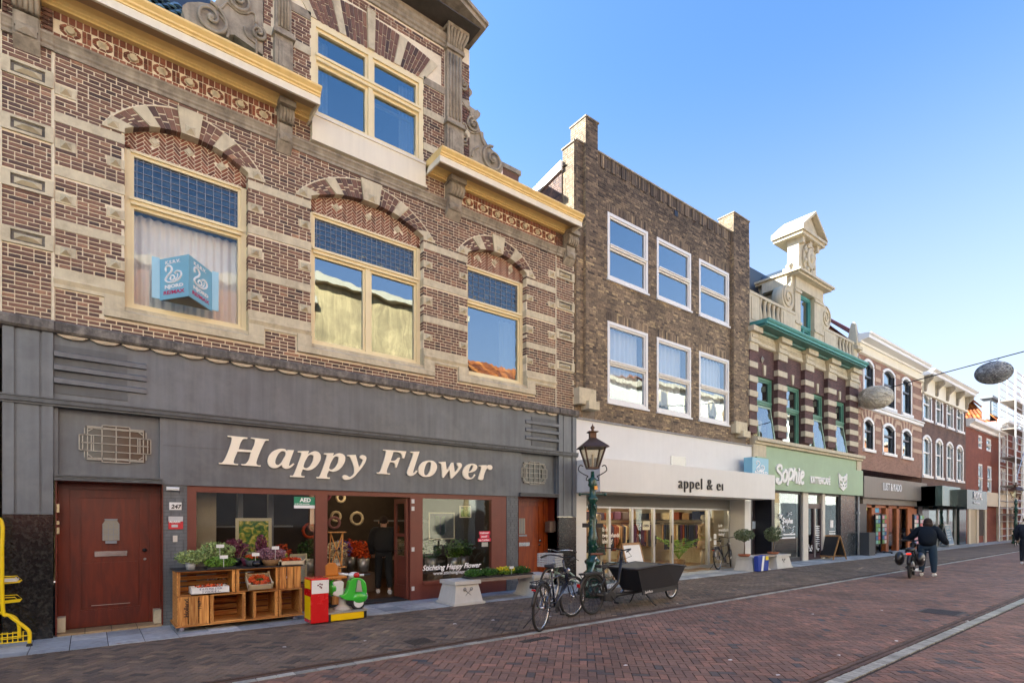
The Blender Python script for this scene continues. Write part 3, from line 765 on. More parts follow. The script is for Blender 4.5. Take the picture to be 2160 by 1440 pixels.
def frieze(a, b, n):
 q = MB(); sb = MB(); rnd = random.Random(5); z0, z1 = 8.425, 8.80
 fm = MB(); fm.box(a, b, -.012, .01, z0, z1 + .02); fm.build('frieze_mortar', mortar1, H1)
 k = int((b - a) / .082)
 for i in range(k):
  x = a + (b - a) * i / k; w = (b - a) / k - .014
  q.box(x, x + w, -.024, -.012, z1 - .1, z1 - .006, rnd.gauss(.5, .2)); q.box(x, x + w, -.024, -.012, z0 + .006, z0 + .072, rnd.gauss(.7, .2))
 zc, hh = z0 + .175, .088; cw = (b - a) / n
 for i in range(n):
  cx = a + (i + .5) * cw; hx = cw * .34; r = .045
  pyramid(sb, cx - .05, cx + .05, zc - .045, zc + .045, -.012, .07) if i % 2 else sb.disc((cx, zc), .05, -.06, -.012, 10)
  sb.box(cx - .056, cx + .056, -.018, -.012, zc - .05, zc + .05)
  for j in range(8):
   a0, a1 = math.pi / 8 + j * math.pi / 4 + .07, math.pi / 8 + (j + 1) * math.pi / 4 - .07
   p = lambda an, rx, rz: (cx + rx * math.cos(an), zc + rz * math.sin(an))
   q.prism([p(a0, hx, hh), p(a1, hx, hh), p(a1, .076, .064), p(a0, .076, .064)], -.024, -.012, rnd.gauss(.5, .2))
  for s in (1,):
   for u in (0, 1): x = cx + cw / 2 - .05; q.box(x, x + .045, -.024, -.012, zc - .085 + u * .09, zc - .005 + u * .085, rnd.gauss(.4, .2)); q.box(x + .055, x + .1, -.024, -.012, zc - .085 + u * .09, zc - .005 + u * .085, rnd.gauss(.6, .2))
 q.build('frieze_bricks', frieze_brick, H1, kind='stuff'); sb.build('frieze_bosses', stone, H1, kind='stuff')
frieze(PL, CON[1][0] - .02, 8); frieze(CON[2][1] + .02, PR, 7)
brickwork(H1, TF(0), CON[1][1] + .02, DW0, 8.43, 8.8, [], brick1, seed=21); brickwork(H1, TF(0), DW1, CON[2][0] - .01, 8.43, 8.8, [], brick1, seed=22)
brickwork(H1, TF(-.02), X0, CON[0][0] - .02, 8.43, 8.8, [], brick1, seed=23); brickwork(H1, TF(-.02), CON[0][1] + .02, PL, 8.43, 8.8, [], brick1, seed=24)
brickwork(H1, TF(-.02), PR, CON[3][0] - .01, 8.43, 8.8, [], brick1, seed=25)
# ---- wooden gutters
GP = [(.0, 8.80), (.10, 8.80), (.10, 8.825), (.13, 8.84), (.13, 8.862), (.17, 8.885), (.17, 8.905), (.20, 8.92), (.58, 8.80)]
GP2 = [(.58, 8.765), (.62, 8.765), (.62, 8.885), (.635, 8.89), (.635, 8.915), (.66, 8.93), (.66, 8.955), (.70, 8.985), (.715, 9.0), (.715, 9.035), (0, 9.05)]
for (a, b) in ((X0 - 8, DW0 - .03), (DW1 + .03, FX(1228, -.62))):
 g1, g2, g3, g4 = MB(), MB(), MB(), MB()
 moulding(g1, a, b, GP[:8] + [(0, 8.92)]); g1.build('cornice_moulding', cream, H1)
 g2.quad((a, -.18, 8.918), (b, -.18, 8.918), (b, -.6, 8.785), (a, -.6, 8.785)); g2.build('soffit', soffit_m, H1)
 g3.box(a, b, -.62, -.58, 8.765, 8.885); g3.box(a, a + .03, -.58, 0, 8.765, 8.88).box(b - .03, b, -.58, 0, 8.765, 8.88); g3.build('gutter_board', cream_p, H1)
 moulding(g4, a, b, [(0, 8.885), (.635, 8.885), (.635, 8.915), (.66, 8.93), (.665, 8.955), (.70, 8.985), (.715, 9.0), (.715, 9.03), (0, 9.05)]); g4.build('gutter', cream, H1)
# ---- dormer window and its panel
f, cells = window(H1, DW0, DW1, 8.98, 10.74, -.0, cream_w, .1, 10.07, ((DW0 + DW1) / 2,), glass, glass, .05, .12, label='large upper window of four panes in the gable', tw=.1)
q = MB(); q.box(DW0, DW1, -.1, .02, 8.5, 8.99); q.box(DW0 - .02, DW1 + .02, -.13, .02, 8.46, 8.505); q.box(DW0, DW1, -.12, -.1, 8.93, 8.98); q.build('apron_panel', cream_p, H1)
room(H1, DW0 - .2, DW1 + .2, .32, 3.2, 8.9, 11.2, roomlight); 
drape(H1, DW0 + .1, DW0 + .42, .3, 9.05, 10.65, MATS.get('x') or curtain, 4, .02, seed=3); drape(H1, DW1 - .42, DW1 - .1, .3, 9.05, 10.65, curtain, 4, .02, seed=6)
# tilted open casement of the lower right pane
q = MB(); xa, xb = (DW0 + DW1) / 2 + .05, DW1 - .1; za, zb = 9.08, 9.99
for (x0, x1, z0, z1) in ((xa, xa + .06, za, zb), (xb - .06, xb, za, zb), (xa, xb, za, za + .06), (xa, xb, zb - .07, zb)):
 vs = []
 for (x, z) in ((x0, z0), (x1, z0), (x1, z1), (x0, z1)):
  k = .22 * (z - za) / (zb - za)
  for d in (0, .04): vs.append((x, .05 + k + d, z))
 q.add(vs, [(0, 2, 4, 6), (7, 5, 3, 1), (0, 1, 3, 2), (2, 3, 5, 4), (4, 5, 7, 6), (6, 7, 1, 0)])
q.build('open_casement', cream_w, H1)
# ---- gable masonry
for z in (9.38, 10.1, 10.74):
 for (a, b) in ((GX0, FP[0][0]), (FP[0][1], DW0), (DW1, FP[1][0]), (FP[1][1], GX1)):
  q = MB(); q.box(a, b, -.02, .15, z - .075, z + .075); q.build('stone_band', stone_w if z > 10.5 else stone, H1)
cx = (DW0 + DW1) / 2; mb = MB(); rnd = random.Random(9); hw = (DW1 - DW0) / 2
nb = 34
for k in range(nb):
 t0, t1 = -1 + 2 * k / nb, -1 + 2 * (k + 1) / nb
 b0, b1 = cx + t0 * (hw + .02), cx + t1 * (hw + .02); u0, u1 = cx + t0 * (hw + .34), cx + t1 * (hw + .34)
 cam_t = lambda t: 11.2 + .22 * (1 - t * t)
 isst = k in (0, 1, 8, 9, 16, 17, 24, 25, 32, 33)
 if k in (0, 8, 16, 24, 32):
  t1 = -1 + 2 * (k + 2) / nb; b1 = cx + t1 * (hw + .02); u1 = cx + t1 * (hw + .34)
  q = MB(); q.prism([(b0 + .005, 10.75), (b1 - .005, 10.75), (u1 - .005, cam_t(t1) + (.08 if k == 16 else 0)), (u0 + .005, cam_t(t0) + (.08 if k == 16 else 0))], -.05 if k == 16 else -.02, .13); q.build('arch_stone', stone, H1)
 if isst: continue
 for j in range(3):
  f0, f1 = j / 3 + .015, (j + 1) / 3 - .015
  if k % 2: f0, f1 = ((0, .17), (.2, .57), (.6, .98))[j]
  P = lambda b, u, t, f_: (b + (u - b) * f_, 10.75 + (cam_t(t) - 10.75) * f_)
  mb.prism([P(b0 + .006, u0 + .006, t0, f0), P(b1 - .006, u1 - .006, t1, f0), P(b1 - .006, u1 - .006, t1, f1), P(b0 + .006, u0 + .006, t0, f1)], -.012, .13, rnd.gauss(.5, .2))
mb.build('arch_bricks', brick1, H1, kind='stuff')
for (a, b) in FP:                               # fluted pilasters
 q = MB(); w = b - a
 q.box(a, b, -.12, .0, 9.05, 10.02); q.box(a + .06, b - .06, -.145, -.12, 9.45, 9.93); q.box(a + .11, b - .11, -.155, -.145, 9.5, 9.88)
 q.box(a - .03, b + .03, -.18, .0, 10.02, 10.07); q.box(a - .015, b + .015, -.155, .0, 10.07, 10.13)
 q.box(a + .02, b - .02, -.09, .0, 10.13, 11.62)
 for k in range(4): x = a + .05 + (w - .1) * (k + .5) / 4; q.tube([(x, -.095, 10.2), (x, -.095, 11.56)], .022, 6)
 q.box(a - .01, b + .01, -.14, 0, 11.62, 11.7)
 for k in range(7):
  x = a + w * (k + .5) / 7; q.tube([(x, -.11, 11.7), (x, -.14, 11.82), (x + (x - (a + w / 2)) * .3, -.22, 11.94), (x + (x - (a + w / 2)) * .3, -.24, 11.99)], .035, 6)
 q.box(a - .05, b + .05, -.26, 0, 11.98, 12.06); q.box(a + .03, b - .03, -.1, 0, 11.7, 12.0)
 q.build('fluted_pilaster', stone_w, H1)
q = MB(); moulding(q, FP[0][1] - .02, FP[1][0] + .02, [(0, 11.66), (.04, 11.66), (.04, 11.72), (.07, 11.74), (.07, 11.8), (.11, 11.84), (.11, 11.9), (0, 11.9)]); q.box(FP[0][1], FP[1][0], -.04, 0, 11.9, 12.06); q.build('architrave', stone_w, H1)
PX0, PX1, PZ = GX0 - .38, FX(1022, -.5), 12.08
q = MB(); ax = (PX0 + PX1) / 2; az = 12.95
q.prism([(PX0, PZ), (PX1, PZ), (PX1 - .05, PZ + .09), (ax, az), (PX0 + .05, PZ + .09)], -.02, 1.2); q.build('pediment', stone_w, H1)
for s in (-1, 1):
 e = PX0 if s < 0 else PX1
 q = MB(); q.prism([(e, PZ - .02), (e, PZ + .07), (ax, az + .13), (ax, az)], -.55, 1.2); q.prism([(e - s * .0 + s * .04, PZ + .05), (e + s * .04, PZ + .12), (ax, az + .2), (ax, az + .12)], -.6, 1.2)
 q.build('raking_cornice', stone_w, H1)
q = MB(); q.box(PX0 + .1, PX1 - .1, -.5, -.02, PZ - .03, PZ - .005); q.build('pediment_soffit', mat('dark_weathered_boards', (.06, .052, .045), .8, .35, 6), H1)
for x in (FX(752, -.3), GX0 + .1): q = MB(); q.prism([(0, 11.95), (-.5, 12.05), (-.5, 12.12), (0, 12.12)], x - .09, x + .09, axis='x'); q.build('bracket', cream, H1)
# ---- scrolls at the foot of the gable (traced outline, 0.3 m thick)
o3 = [(465, 455), (498, 500), (530, 530), (562, 570), (565, 600), (530, 640), (520, 655), (530, 620), (510, 600), (508, 645), (525, 680), (555, 715), (600, 745), (612, 738), (640, 772), (635, 798), (600, 830), (605, 850), (625, 885), (640, 930), (665, 940), (668, 985), (700, 1045), (750, 1100), (800, 1150), (830, 1200), (840, 1260), (825, 1305), (640, 1230), (470, 1120), (455, 1110)]
pts = [F(860 + x / 4.236, 60 + z / 4.236, .05) for x, z in o3]
def scroll(pts, name='scroll_wing'):
 q = MB(); q.prism(pts, .0, .3)
 return q
q = scroll(pts)
def spiral(q, cx, cz, r, y, s=1, turns=1.6, w=.03):
 P = []
 for i in range(34):
  t = i / 33; a = s * (t * turns * 2 * math.pi) + math.pi / 2; rr = r * (1 - .8 * t); P.append((cx + rr * math.cos(a), y - .02 - .05 * t, cz + rr * math.sin(a)))
 q.tube(P, [w * (1 - .3 * i / 33) for i in range(34)], 6); q.ball((cx, y - .03, cz), (r * .22, .07, r * .22), 8, 5)
for (x, z, r) in ((745, 1190, .3), (570, 880, .17), (480, 985, .14), (482, 530, .12)):
 c = F(860 + x / 4.236, 60 + z / 4.236, .05); spiral(q, c[0], c[1], r, 0, 1)
for pth in ([(470, 660), (500, 710), (545, 760), (548, 800)], [(470, 860), (500, 870), (530, 930), (590, 950), (630, 945), (650, 1010), (670, 1055)], [(470, 1050), (520, 1055)], [(560, 1160), (575, 1100), (620, 1075)]):
 q.tube([(*[F(860 + x / 4.236, 60 + z / 4.236, .05)[0]], -.01, F(860 + x / 4.236, 60 + z / 4.236, .05)[1]) for x, z in smooth_path(pth, 4)], .022, 6)
q.build('scroll_wing', stone_w, H1)
# mirrored wing on the left, with the broad volute seen above the gutter
ol = [(1665, 440 + 500), (1180, 600), (760, 600), (480, 470), (380, 350), (335, 200), (345, 130), (420, 80), (620, 72), (760, 100), (850, 90), (915, 0), (940, -250), (1130, -420), (1180, -800), (1400, -1100), (1420, -1700), (1665, -2300)]
pts = [F(340 + x / 7.714, z / 7.714, .05) for x, z in ol]; pts = [(x, max(z, 9.03)) for x, z in pts]
q = scroll(pts)
for (x, z, r) in ((790, 350, .27), (1560, 590, .13), (1230, 60, .2)):
 c = F(340 + x / 7.714, z / 7.714, .05); spiral(q, c[0], c[1], r, 0, -1)
for pth in ([(890, 190), (980, 160), (1060, 85), (1150, 160), (1250, 240), (1370, 265), (1440, 240), (1520, 290), (1530, 430)], [(890, 250), (1010, 380), (1080, 560), (1060, 660)], [(1340, 480), (1380, 620), (1530, 750)], [(1530, 440), (1535, 930)]):
 q.tube([(F(340 + x / 7.714, z / 7.714, .05)[0], -.01, F(340 + x / 7.714, z / 7.714, .05)[1]) for x, z in smooth_path(pth, 4)], .022, 6)
q.build('scroll_wing', stone_w, H1)
# ---- roof: glazed blue-grey tiles behind the left gutter, plain slopes elsewhere
tile_b = tonemat('blue_grey_tile', [(0, '#2b4148'), (.5, '#46626a'), (1, '#64838a')], .3, spec=.6)
slate = mat('slate', (.05, .06, .075), .6, .2, 6)
q = MB()
q.quad((X0, .25, 9.0), (GX0 + .2, .25, 9.0), (GX0 + .2, 2.6, 12.3), (X0, 2.6, 12.3)); q.quad((X0, 2.6, 12.3), (GX1 - .2, 2.6, 12.3), (GX1 - .2, 9, 12.3), (X0, 9, 12.3))
q.quad((GX1 - .2, .25, 9.0), (X1, .25, 9.0), (X1, 2.6, 10.6), (GX1 - .2, 2.6, 10.6)); q.quad((GX1 - .2, 2.6, 10.6), (X1, 2.6, 10.6), (X1, 9, 10.6), (GX1 - .2, 9, 10.6)); q.quad((GX1 - .2, .3, 9), (GX1 - .2, 9, 9), (GX1 - .2, 9, 12.3), (GX1 - .2, .3, 12.3))
q.quad((GX0, .3, 12.0), (GX1, .3, 12.0), (GX1, 2.6, 12.3), (GX0, 2.6, 12.3)); q.quad((X0, .25, 9.0), (X0, 2.6, 12.3), (X0, 9, 12.3), (X0, 9, 9))
q.build('roof', slate, H1); slabs(H1, X0, X1, 9.0, 9, mortar1)
q = MB(); sl_ = Vector((0, 2.35, 3.3)).normalized(); nn = Vector((0, -sl_.z, sl_.y)); rnd = random.Random(2)
tiles_done = 0
tm = {}
for r in range(16):
 for c in range(13):
  x = .2 + c * .2 + (.1 if r % 2 else 0); b0 = Vector((x, .27, 9.02)) + sl_ * (.17 * r)
  if not seen(b0, 30): continue
  t = round(rnd.random() * 4) / 4
  if t not in tm:
   p = MB(); prof = [(-.1, 0), (-.06, .035), (0, .05), (.06, .035), (.1, 0)]
   vs = [Vector((u, 0, 0)) + nn * (h + .03) for u, h in prof] + [Vector((u * .9, 0, 0)) + nn * h + sl_ * .2 for u, h in prof] + [Vector((u, 0, 0)) + nn * h for u, h in prof]
   p.add(vs, [(i, i + 1, 6 + i, 5 + i) for i in range(4)] + [(10 + i, 11 + i, i + 1, i) for i in range(4)], t)
   me = bpy.data.meshes.new('roof_tile'); me.from_pydata(p.v, [], p.f); me.materials.append(tile_b); at = me.attributes.new('tone', 'FLOAT', 'FACE'); at.data.foreach_set('value', p.t); tm[t] = me
  o = bpy.data.objects.new('roof_tile', tm[t]); col.objects.link(o); o.parent = H1; o.location = b0 - WL[H1.name][0]
# chimney at the right end
cxx = FX(1060, 1.6); q = MB(); x0, x1 = FX(1060, 1.6), FX(1094, 1.6)
ch = MB(); ch.box(x0, x1, 1.6, 2.3, 8.5, FZ(1075, 352, 1.6)); cho = ch.build('chimney', brick1, H1)
zt = FZ(1075, 352, 1.6); ch = MB(); ch.box(x0 - .05, x1 + .05, 1.55, 2.35, zt - .12, zt); ch.build('chimney_cap', stone_w, cho)
# ================================================================== GROUND
paver_m = tonemat('clay_paver', [(0, '#4c5056'), (.12, '#5c5654'), (.2, '#6e5a52'), (.5, '#84695c'), (.8, '#947060'), (1, '#a07868')], .72, .22, 40, .5, big=.24, dirt=((.045, .038, .034), .35, .9), spec=.35)
paver_w = tonemat('walkway_clay_paver', [(0, '#4c4c4e'), (.12, '#544e48'), (.25, '#625850'), (.5, '#74665a'), (.8, '#82705f'), (1, '#907e68')], .75, .22, 40, .5, big=.26, dirt=((.04, .034, .03), .4, .9), spec=.35)
joint_m = mat('joint_sand', (.030, .024, .021), .95, .3, 30)
bluestone = tonemat('bluestone_slab', [(0, '#8a949c'), (.5, '#a6adb2'), (1, '#c2c7c8')], .6, .16, 14, .3, big=.16, dirt=((.10, .10, .11), .45, 2.5))
kerb_m = tonemat('granite_sett', [(0, '#8b8d86'), (.5, '#a6a79e'), (1, '#bcbcb2')], .7, .2, 30, .4, big=.1, dirt=((.15, .14, .12), .4, 5))
gut_m = tonemat('gutter_brick', [(0, '#4c3f3a'), (1, '#6e5a50')], .75, .2, 30, .4)
iron_slot = mat('rusted_drain_slot', (.06, .035, .022), .7, .3, 10)
ground = MB(); ground.quad((-400, -400, -.03), (600, -400, -.03), (600, 400, -.03), (-400, 400, -.03)); ground = ground.build('ground', mat('distant_ground', (.12, .09, .08), .9, .15, .5), kind='structure')
ROADS = [('walkway', -3.72, -1.15, paver_w, 31), ('road', -7.45, -4.02, paver_m, 32), ('road', -12.4, -7.78, paver_m, 33)]
FAR = 30
for (nm, ya, yb, pm, sd_) in ROADS:
 q = MB(); q.quad((-14, ya, -.010), (FAR + .0, ya, -.010), (FAR + .0, yb, -.010), (-14, yb, -.010)); ro = q.build(nm, joint_m, kind='structure')
 q = MB(); q.quad((FAR, ya, -.001), (130, ya, -.001), (130, yb, -.001), (FAR, yb, -.001), .5); q.build('far_paving', pm, ro, kind='stuff')
 ps, cor = herring(-9, FAR + .1, ya - .1, yb + .1, .093, R(45), sd_); rnd = random.Random(sd_); cand = []; mb = MB()
 for (qq, ctr, tn) in ps:
  pr = proj((ctr[0], ctr[1], 0))
  if pr is None or pr[0] < -160 or pr[0] > 2320 or pr[1] > 1620: continue
  if ctr[0] > FAR: continue
  cn = cor(qq, .0045); full = all(ya + .004 < p[1] < yb - .004 for p in cn)
  if not full:
   cn = clip(cn, 1, ya + .003, True)
   if len(cn) > 2: cn = clip(cn, 1, yb - .003, False)
   if len(cn) < 3: continue
  cand.append((-(pr[2] if seen((ctr[0], ctr[1], 0), -10) and full else 99) * -1, cn, ctr, tn, qq, full))
 cand.sort(key=lambda c: c[0]); meshes = {}
 lim = 300 if nm == 'road' and ya < -5 and ya > -8 else (300 if nm == 'walkway' else 300)
 for i, (d, cn, ctr, tn, qq, full) in enumerate(cand):
  zt = rnd.uniform(-.0012, .0012)
  if i < lim and full and d < 90:
   hv = (qq[2] - qq[0] > qq[3] - qq[1]); t5 = round(tn * 8) / 8; key = (hv, t5)
   if key not in meshes:
    p = MB(); rel = [(a - ctr[0], b - ctr[1]) for a, b in cn]; inn = [(a * .965, b * .965) for a, b in rel]; n = 4
    p.add([(a, b, -.02) for a, b in rel] + [(a, b, -.0022) for a, b in rel] + [(a, b, 0) for a, b in inn], [(8, 9, 10, 11)] + [(k + 4, (k + 1) % 4 + 4, (k + 1) % 4 + 8, k + 8) for k in range(4)] + [(k, (k + 1) % 4, (k + 1) % 4 + 4, k + 4) for k in range(4)], t5)
    me = bpy.data.meshes.new('paver'); me.from_pydata(p.v, [], p.f); me.materials.append(pm); at = me.attributes.new('tone', 'FLOAT', 'FACE'); at.data.foreach_set('value', p.t); meshes[key] = me
   o = bpy.data.objects.new('paver', meshes[key]); col.objects.link(o); o.parent = ro; o.location = (ctr[0], ctr[1], zt)
   o.rotation_euler = (rnd.uniform(-.008, .008), rnd.uniform(-.008, .008), rnd.uniform(-.012, .012))
  else:
   n = len(cn); tl = (rnd.uniform(-.012, .012), rnd.uniform(-.012, .012))
   top = [(a, b, zt + (a - ctr[0]) * tl[0] + (b - ctr[1]) * tl[1]) for a, b in cn]
   mb.add(top + [(a, b, -.015) for a, b in cn], [tuple(range(n))] + [(k + n, (k + 1) % n + n, (k + 1) % n, k) for k in range(n)], tn)
 mb.build('paver', pm, ro, kind='stuff')
# edge courses, drain slots and the rows of pale setts
def course(parent, x0, x1, y0, y1, L, m, name, z=0., seed=1, gap=.005, n_ind=40, jit=.004):
 rnd = random.Random(seed); x = x0; st = MB(); k = 0
 while x < x1:
  l = L * rnd.uniform(.85, 1.15); c = (x + l / 2, (y0 + y1) / 2, z)
  q = MB() if (seen(c) and k < n_ind and proj(c)[2] < 16) else st
  dy = rnd.uniform(-jit, jit); t = min(1, max(0, rnd.gauss(.5, .25))); zz = z + rnd.uniform(-.001, .0015)
  q.add([(x + gap, y0 + dy + gap, zz), (x + l - gap, y0 + dy + gap, zz), (x + l - gap, y1 + dy - gap, zz), (x + gap, y1 + dy - gap, zz)] + [(a, b, -.025) for a, b in ((x + gap, y0 + dy + gap), (x + l - gap, y0 + dy + gap), (x + l - gap, y1 + dy - gap), (x + gap, y1 + dy - gap))],
    [(0, 1, 2, 3), (4, 5, 1, 0), (5, 6, 2, 1), (6, 7, 3, 2), (7, 4, 0, 3)], t)
  if q is not st: q.build(name, m, parent); k += 1
  x += l
 if st.f: st.build(name, m, parent, kind='stuff')
gp = MB(); gp.quad((-14, -4.02, -.012), (130, -4.02, -.012), (130, -3.72, -.012), (-14, -3.72, -.012)); gp = gp.build('kerb', joint_m, kind='structure')
course(gp, -8, 60, -4.015, -3.90, .21, kerb_m, 'sett', .001, 3)
course(gp, -8, 60, -3.885, -3.825, .20, gut_m, 'gutter_brick', -.001, 4, .003); course(gp, -8, 60, -3.775, -3.725, .20, gut_m, 'gutter_brick', -.001, 5, .003)
q = MB(); q.box(-14, 100, -3.822, -3.812, -.03, .001).box(-14, 100, -3.786, -3.778, -.03, .001); q.build('drain_slot', iron_slot, gp)
gp2 = MB(); gp2.quad((-14, -7.78, -.012), (130, -7.78, -.012), (130, -7.45, -.012), (-14, -7.45, -.012)); gp2 = gp2.build('kerb', joint_m, kind='structure')
course(gp2, 2, 60, -7.74, -7.60, .10, kerb_m, 'sett', .001, 6, n_ind=90)
course(gp2, 2, 60, -7.585, -7.53, .20, gut_m, 'gutter_brick', -.001, 7, .003)
course(gp2, 2, 60, -7.508, -7.455, .20, gut_m, 'gutter_brick', -.001, 9, .003)
q = MB(); q.box(-14, 100, -7.525, -7.515, -.03, .001); q.build('drain_slot', iron_slot, gp2)
# bluestone slabs along the fronts
sw = MB(); sw.quad((-14, -1.15, -.010), (130, -1.15, -.010), (130, .9, -.010), (-14, .9, -.010)); sw = sw.build('pavement', joint_m, kind='structure')
rnd = random.Random(8)
def slab_row(y0, y1, off, x0=-9, x1=60, L=.335):
 st = MB(); x = x0 + off
 while x < x1:
  t = min(1, max(0, rnd.gauss(.5, .25))); z = rnd.uniform(0, .003); c = (x + L / 2, y0, 0); g = .005
  q = MB() if (seen(c) and proj(c)[2] < 15) else st
  q.box(x + g, x + L - g, y0 + g, y1 - g, -.03, .002 + z, t)
  if q is not st: q.build('slab', bluestone, sw)
  x += L
 st.build('slab', bluestone, sw, kind='stuff')
slab_row(-1.15, -.92, 0, L=.4); slab_row(-.92, -.5, 0, L=.4); slab_row(-.5, -.1, .0, L=.4); slab_row(-.1, .12, 0, L=.4)
slab_row(.12, .45, .05, 9.9, 60); slab_row(.45, .85, .2, 9.9, 60)
# cast-iron covers set into the paving
cov = mat('cast_iron_cover', (.07, .06, .055), .6, .25, 20, metal=.3)
for i, (px, py, wd, dp) in enumerate(((885, 1352, .34, .34), (1985, 1290, .6, .6), (1130, 1348, .5, .14))):
 gx, gy = G(px, py); t = thing('drain_cover', ('small rusty square cover in the walkway before the shop door', 'square cast-iron cover in the middle of the road', 'long drain grate against the pale kerb setts')[i], 'drain cover', (gx, gy, 0)); MB().box(gx - wd / 2, gx + wd / 2, gy - dp / 2, gy + dp / 2, -.02, .0035).build('plate', cov, t); q = MB()
 for k in range(8): x = gx - wd / 2 + wd * (k + .5) / 8; q.box(x - wd * .035, x + wd * .035, gy - dp * .42, gy + dp * .42, .0035, .0075)
 q.build('ribs', cov, t)
# litter
leaf_m = mat('dry_leaf', (.30, .12, .05), .8, .3, 20); paper_m = mat('paper_scrap', (.75, .73, .70), .8, .1, 20)
rnd = random.Random(77)
for i, (px, py) in enumerate(((250, 1358), (600, 1365), (770, 1352), (1160, 1300), (1098, 1290), (1040, 1308), (960, 1316), (1430, 1273), (1540, 1392), (1640, 1424), (1890, 1352), (1320, 1404), (1715, 1295), (1860, 1287), (2040, 1310), (1770, 1382))):
 gx, gy = G(px, py); m_ = leaf_m if i in (0, 4) else paper_m; q = MB(); pts = []
 for k in range(6): a = k / 6 * 6.28; r = rnd.uniform(.012, .03); pts.append((gx + r * math.cos(a) * 1.6, gy + r * math.sin(a), .006 + rnd.random() * .008))
 q.add(pts + [(gx, gy, .014)], [(k, (k + 1) % 6, 6) for k in range(6)])
 if i in (0, 4): tag(q.build('leaf', m_, origin=(gx, gy, 0)), ('curled brown leaf on the slabs in front of the left door', '', '', '', 'reddish brown leaf on the brick walkway in front of the concrete bench')[i], 'leaf')
 else: litter = q.build('litter', m_, origin=(gx, gy, 0)); tag(litter, 'small pale scrap of litter lying flat on the brick paving', 'litter', 'scraps of litter on the paving')
# ================================================================== flower shop front (part of house 1)
XD0, XD1 = FX(120), FX(341); XB0, XB1 = FX(345), FX(394); XS0, XS1, XS2, XS3 = FX(394), FX(690), FX(875), FX(1067); XC = FX(1092); XE = FX(1172)
ys = -.06
q = MB(); q.box(PL - .02, PR + .02, ys, .05, 3.33, 4.26); q.box(XD1, XC + .02, ys - .001, .05, 2.19, 3.24)
q.box(XD1, XC + .02, ys - .006, ys, 2.80, 2.812)
q.build('fascia', greyp, H1)
GRX = [(F(167, 900)[0], F(318, 985)[0]), (FX(1100), FX(1153))]
for (a, b) in ((PL, XD1), (XC, PR)):
 q = MB(); q.box(a, b, .03, .06, 2.27, 3.24); q.box(a, a + .05, ys, .03, 2.27, 3.24).box(b - .03, b, ys - .002, .03, 2.27, 3.24)
 q.build('over_door_panel', greyp, H1)
for (a, b) in ((X0 + .02, PL), (PR, X1 - .02)):                          # pilaster with shallow ribs
 q = MB(); w = b - a
 q.box(a, b, -.09, .05, 1.72, 4.26)
 for (u, v, d) in ((0, .22, .03), (.28, .72, .015), (.78, 1, .03)): q.box(a + w * u, a + w * v, -.09 - d, -.09, 1.722, 4.258)
 q.build('pilaster', greyp, H1)
for (a, b) in ((X0 + .02, PL + .0), (PR, X1 - .02)): MB().box(a, b, -.115, .05, 0, 1.715).build('granite_plinth', granite, H1)
MB().box(PR - .0, PR + .04, .0, .38, 0, 1.6).build('granite_reveal', granite, H1)
# ledge and shell-shaped drops
q = MB(); moulding(q, X0 - .02, PL + .01, [(0, 4.22), (.16, 4.25), (.19, 4.28), (.19, 4.38), (.16, 4.41), (0, 4.45)]); moulding(q, PL + .01, PR - .01, [(0, 4.24), (.13, 4.25), (.16, 4.28), (.16, 4.38), (.13, 4.41), (0, 4.45)]); moulding(q, PR - .01, X1 + .02, [(0, 4.22), (.16, 4.25), (.19, 4.28), (.19, 4.38), (.16, 4.41), (0, 4.45)])
q.build('stone_ledge', stone_dark, H1)
n = 26
q = MB()
for i in range(n):
 a = PL + .03 + (PR - PL - .06) * i / n; w = (PR - PL - .06) / n
 q.prism([(a + .01, 4.242), (a + w * .2, 4.205), (a + w * .5, 4.19), (a + w * .8, 4.205), (a + w - .01, 4.242)], ys - .06, ys); q.disc((a + w / 2, 4.215), .014, ys - .075, ys - .06, 8)
q.build('scalloped_trim', mat('aged_cream_trim', (.50, .41, .28), .7, .15, 8), H1, kind='stuff')
# speed-line slats
for (a, b, s) in ((PL + .01, FX(308), 1), (FX(1105), PR - .01, -1)):
 for k in range(3):
  z = 4.02 - .185 * k; fade = (b - a) * .3
  xs0, xs1 = (a, b) if s > 0 else (b, a)
  q = MB(); q.add([(xs0, ys, z - .0), (xs1, ys, z - .005), (xs1, ys - .03, z - .03), (xs0, ys - .09, z - .03), (xs0, ys - .09, z - .095), (xs1, ys - .03, z - .09), (xs1, ys, z - .1), (xs0, ys, z - .1)],
    [(0, 3, 2, 1), (3, 4, 5, 2), (4, 7, 6, 5), (0, 7, 4, 3), (1, 2, 5, 6)] if s > 0 else [(0, 1, 2, 3), (3, 2, 5, 4), (4, 5, 6, 7), (0, 3, 4, 7), (1, 6, 5, 2)])
  q.build('slat', greyp, H1)
[MB().box(a, b, ys - .012, ys, 3.42, 4.1).build('recess_panel', greyd, H1) for a, b in ((PL + .01, FX(268)), (FX(1118), PR))]
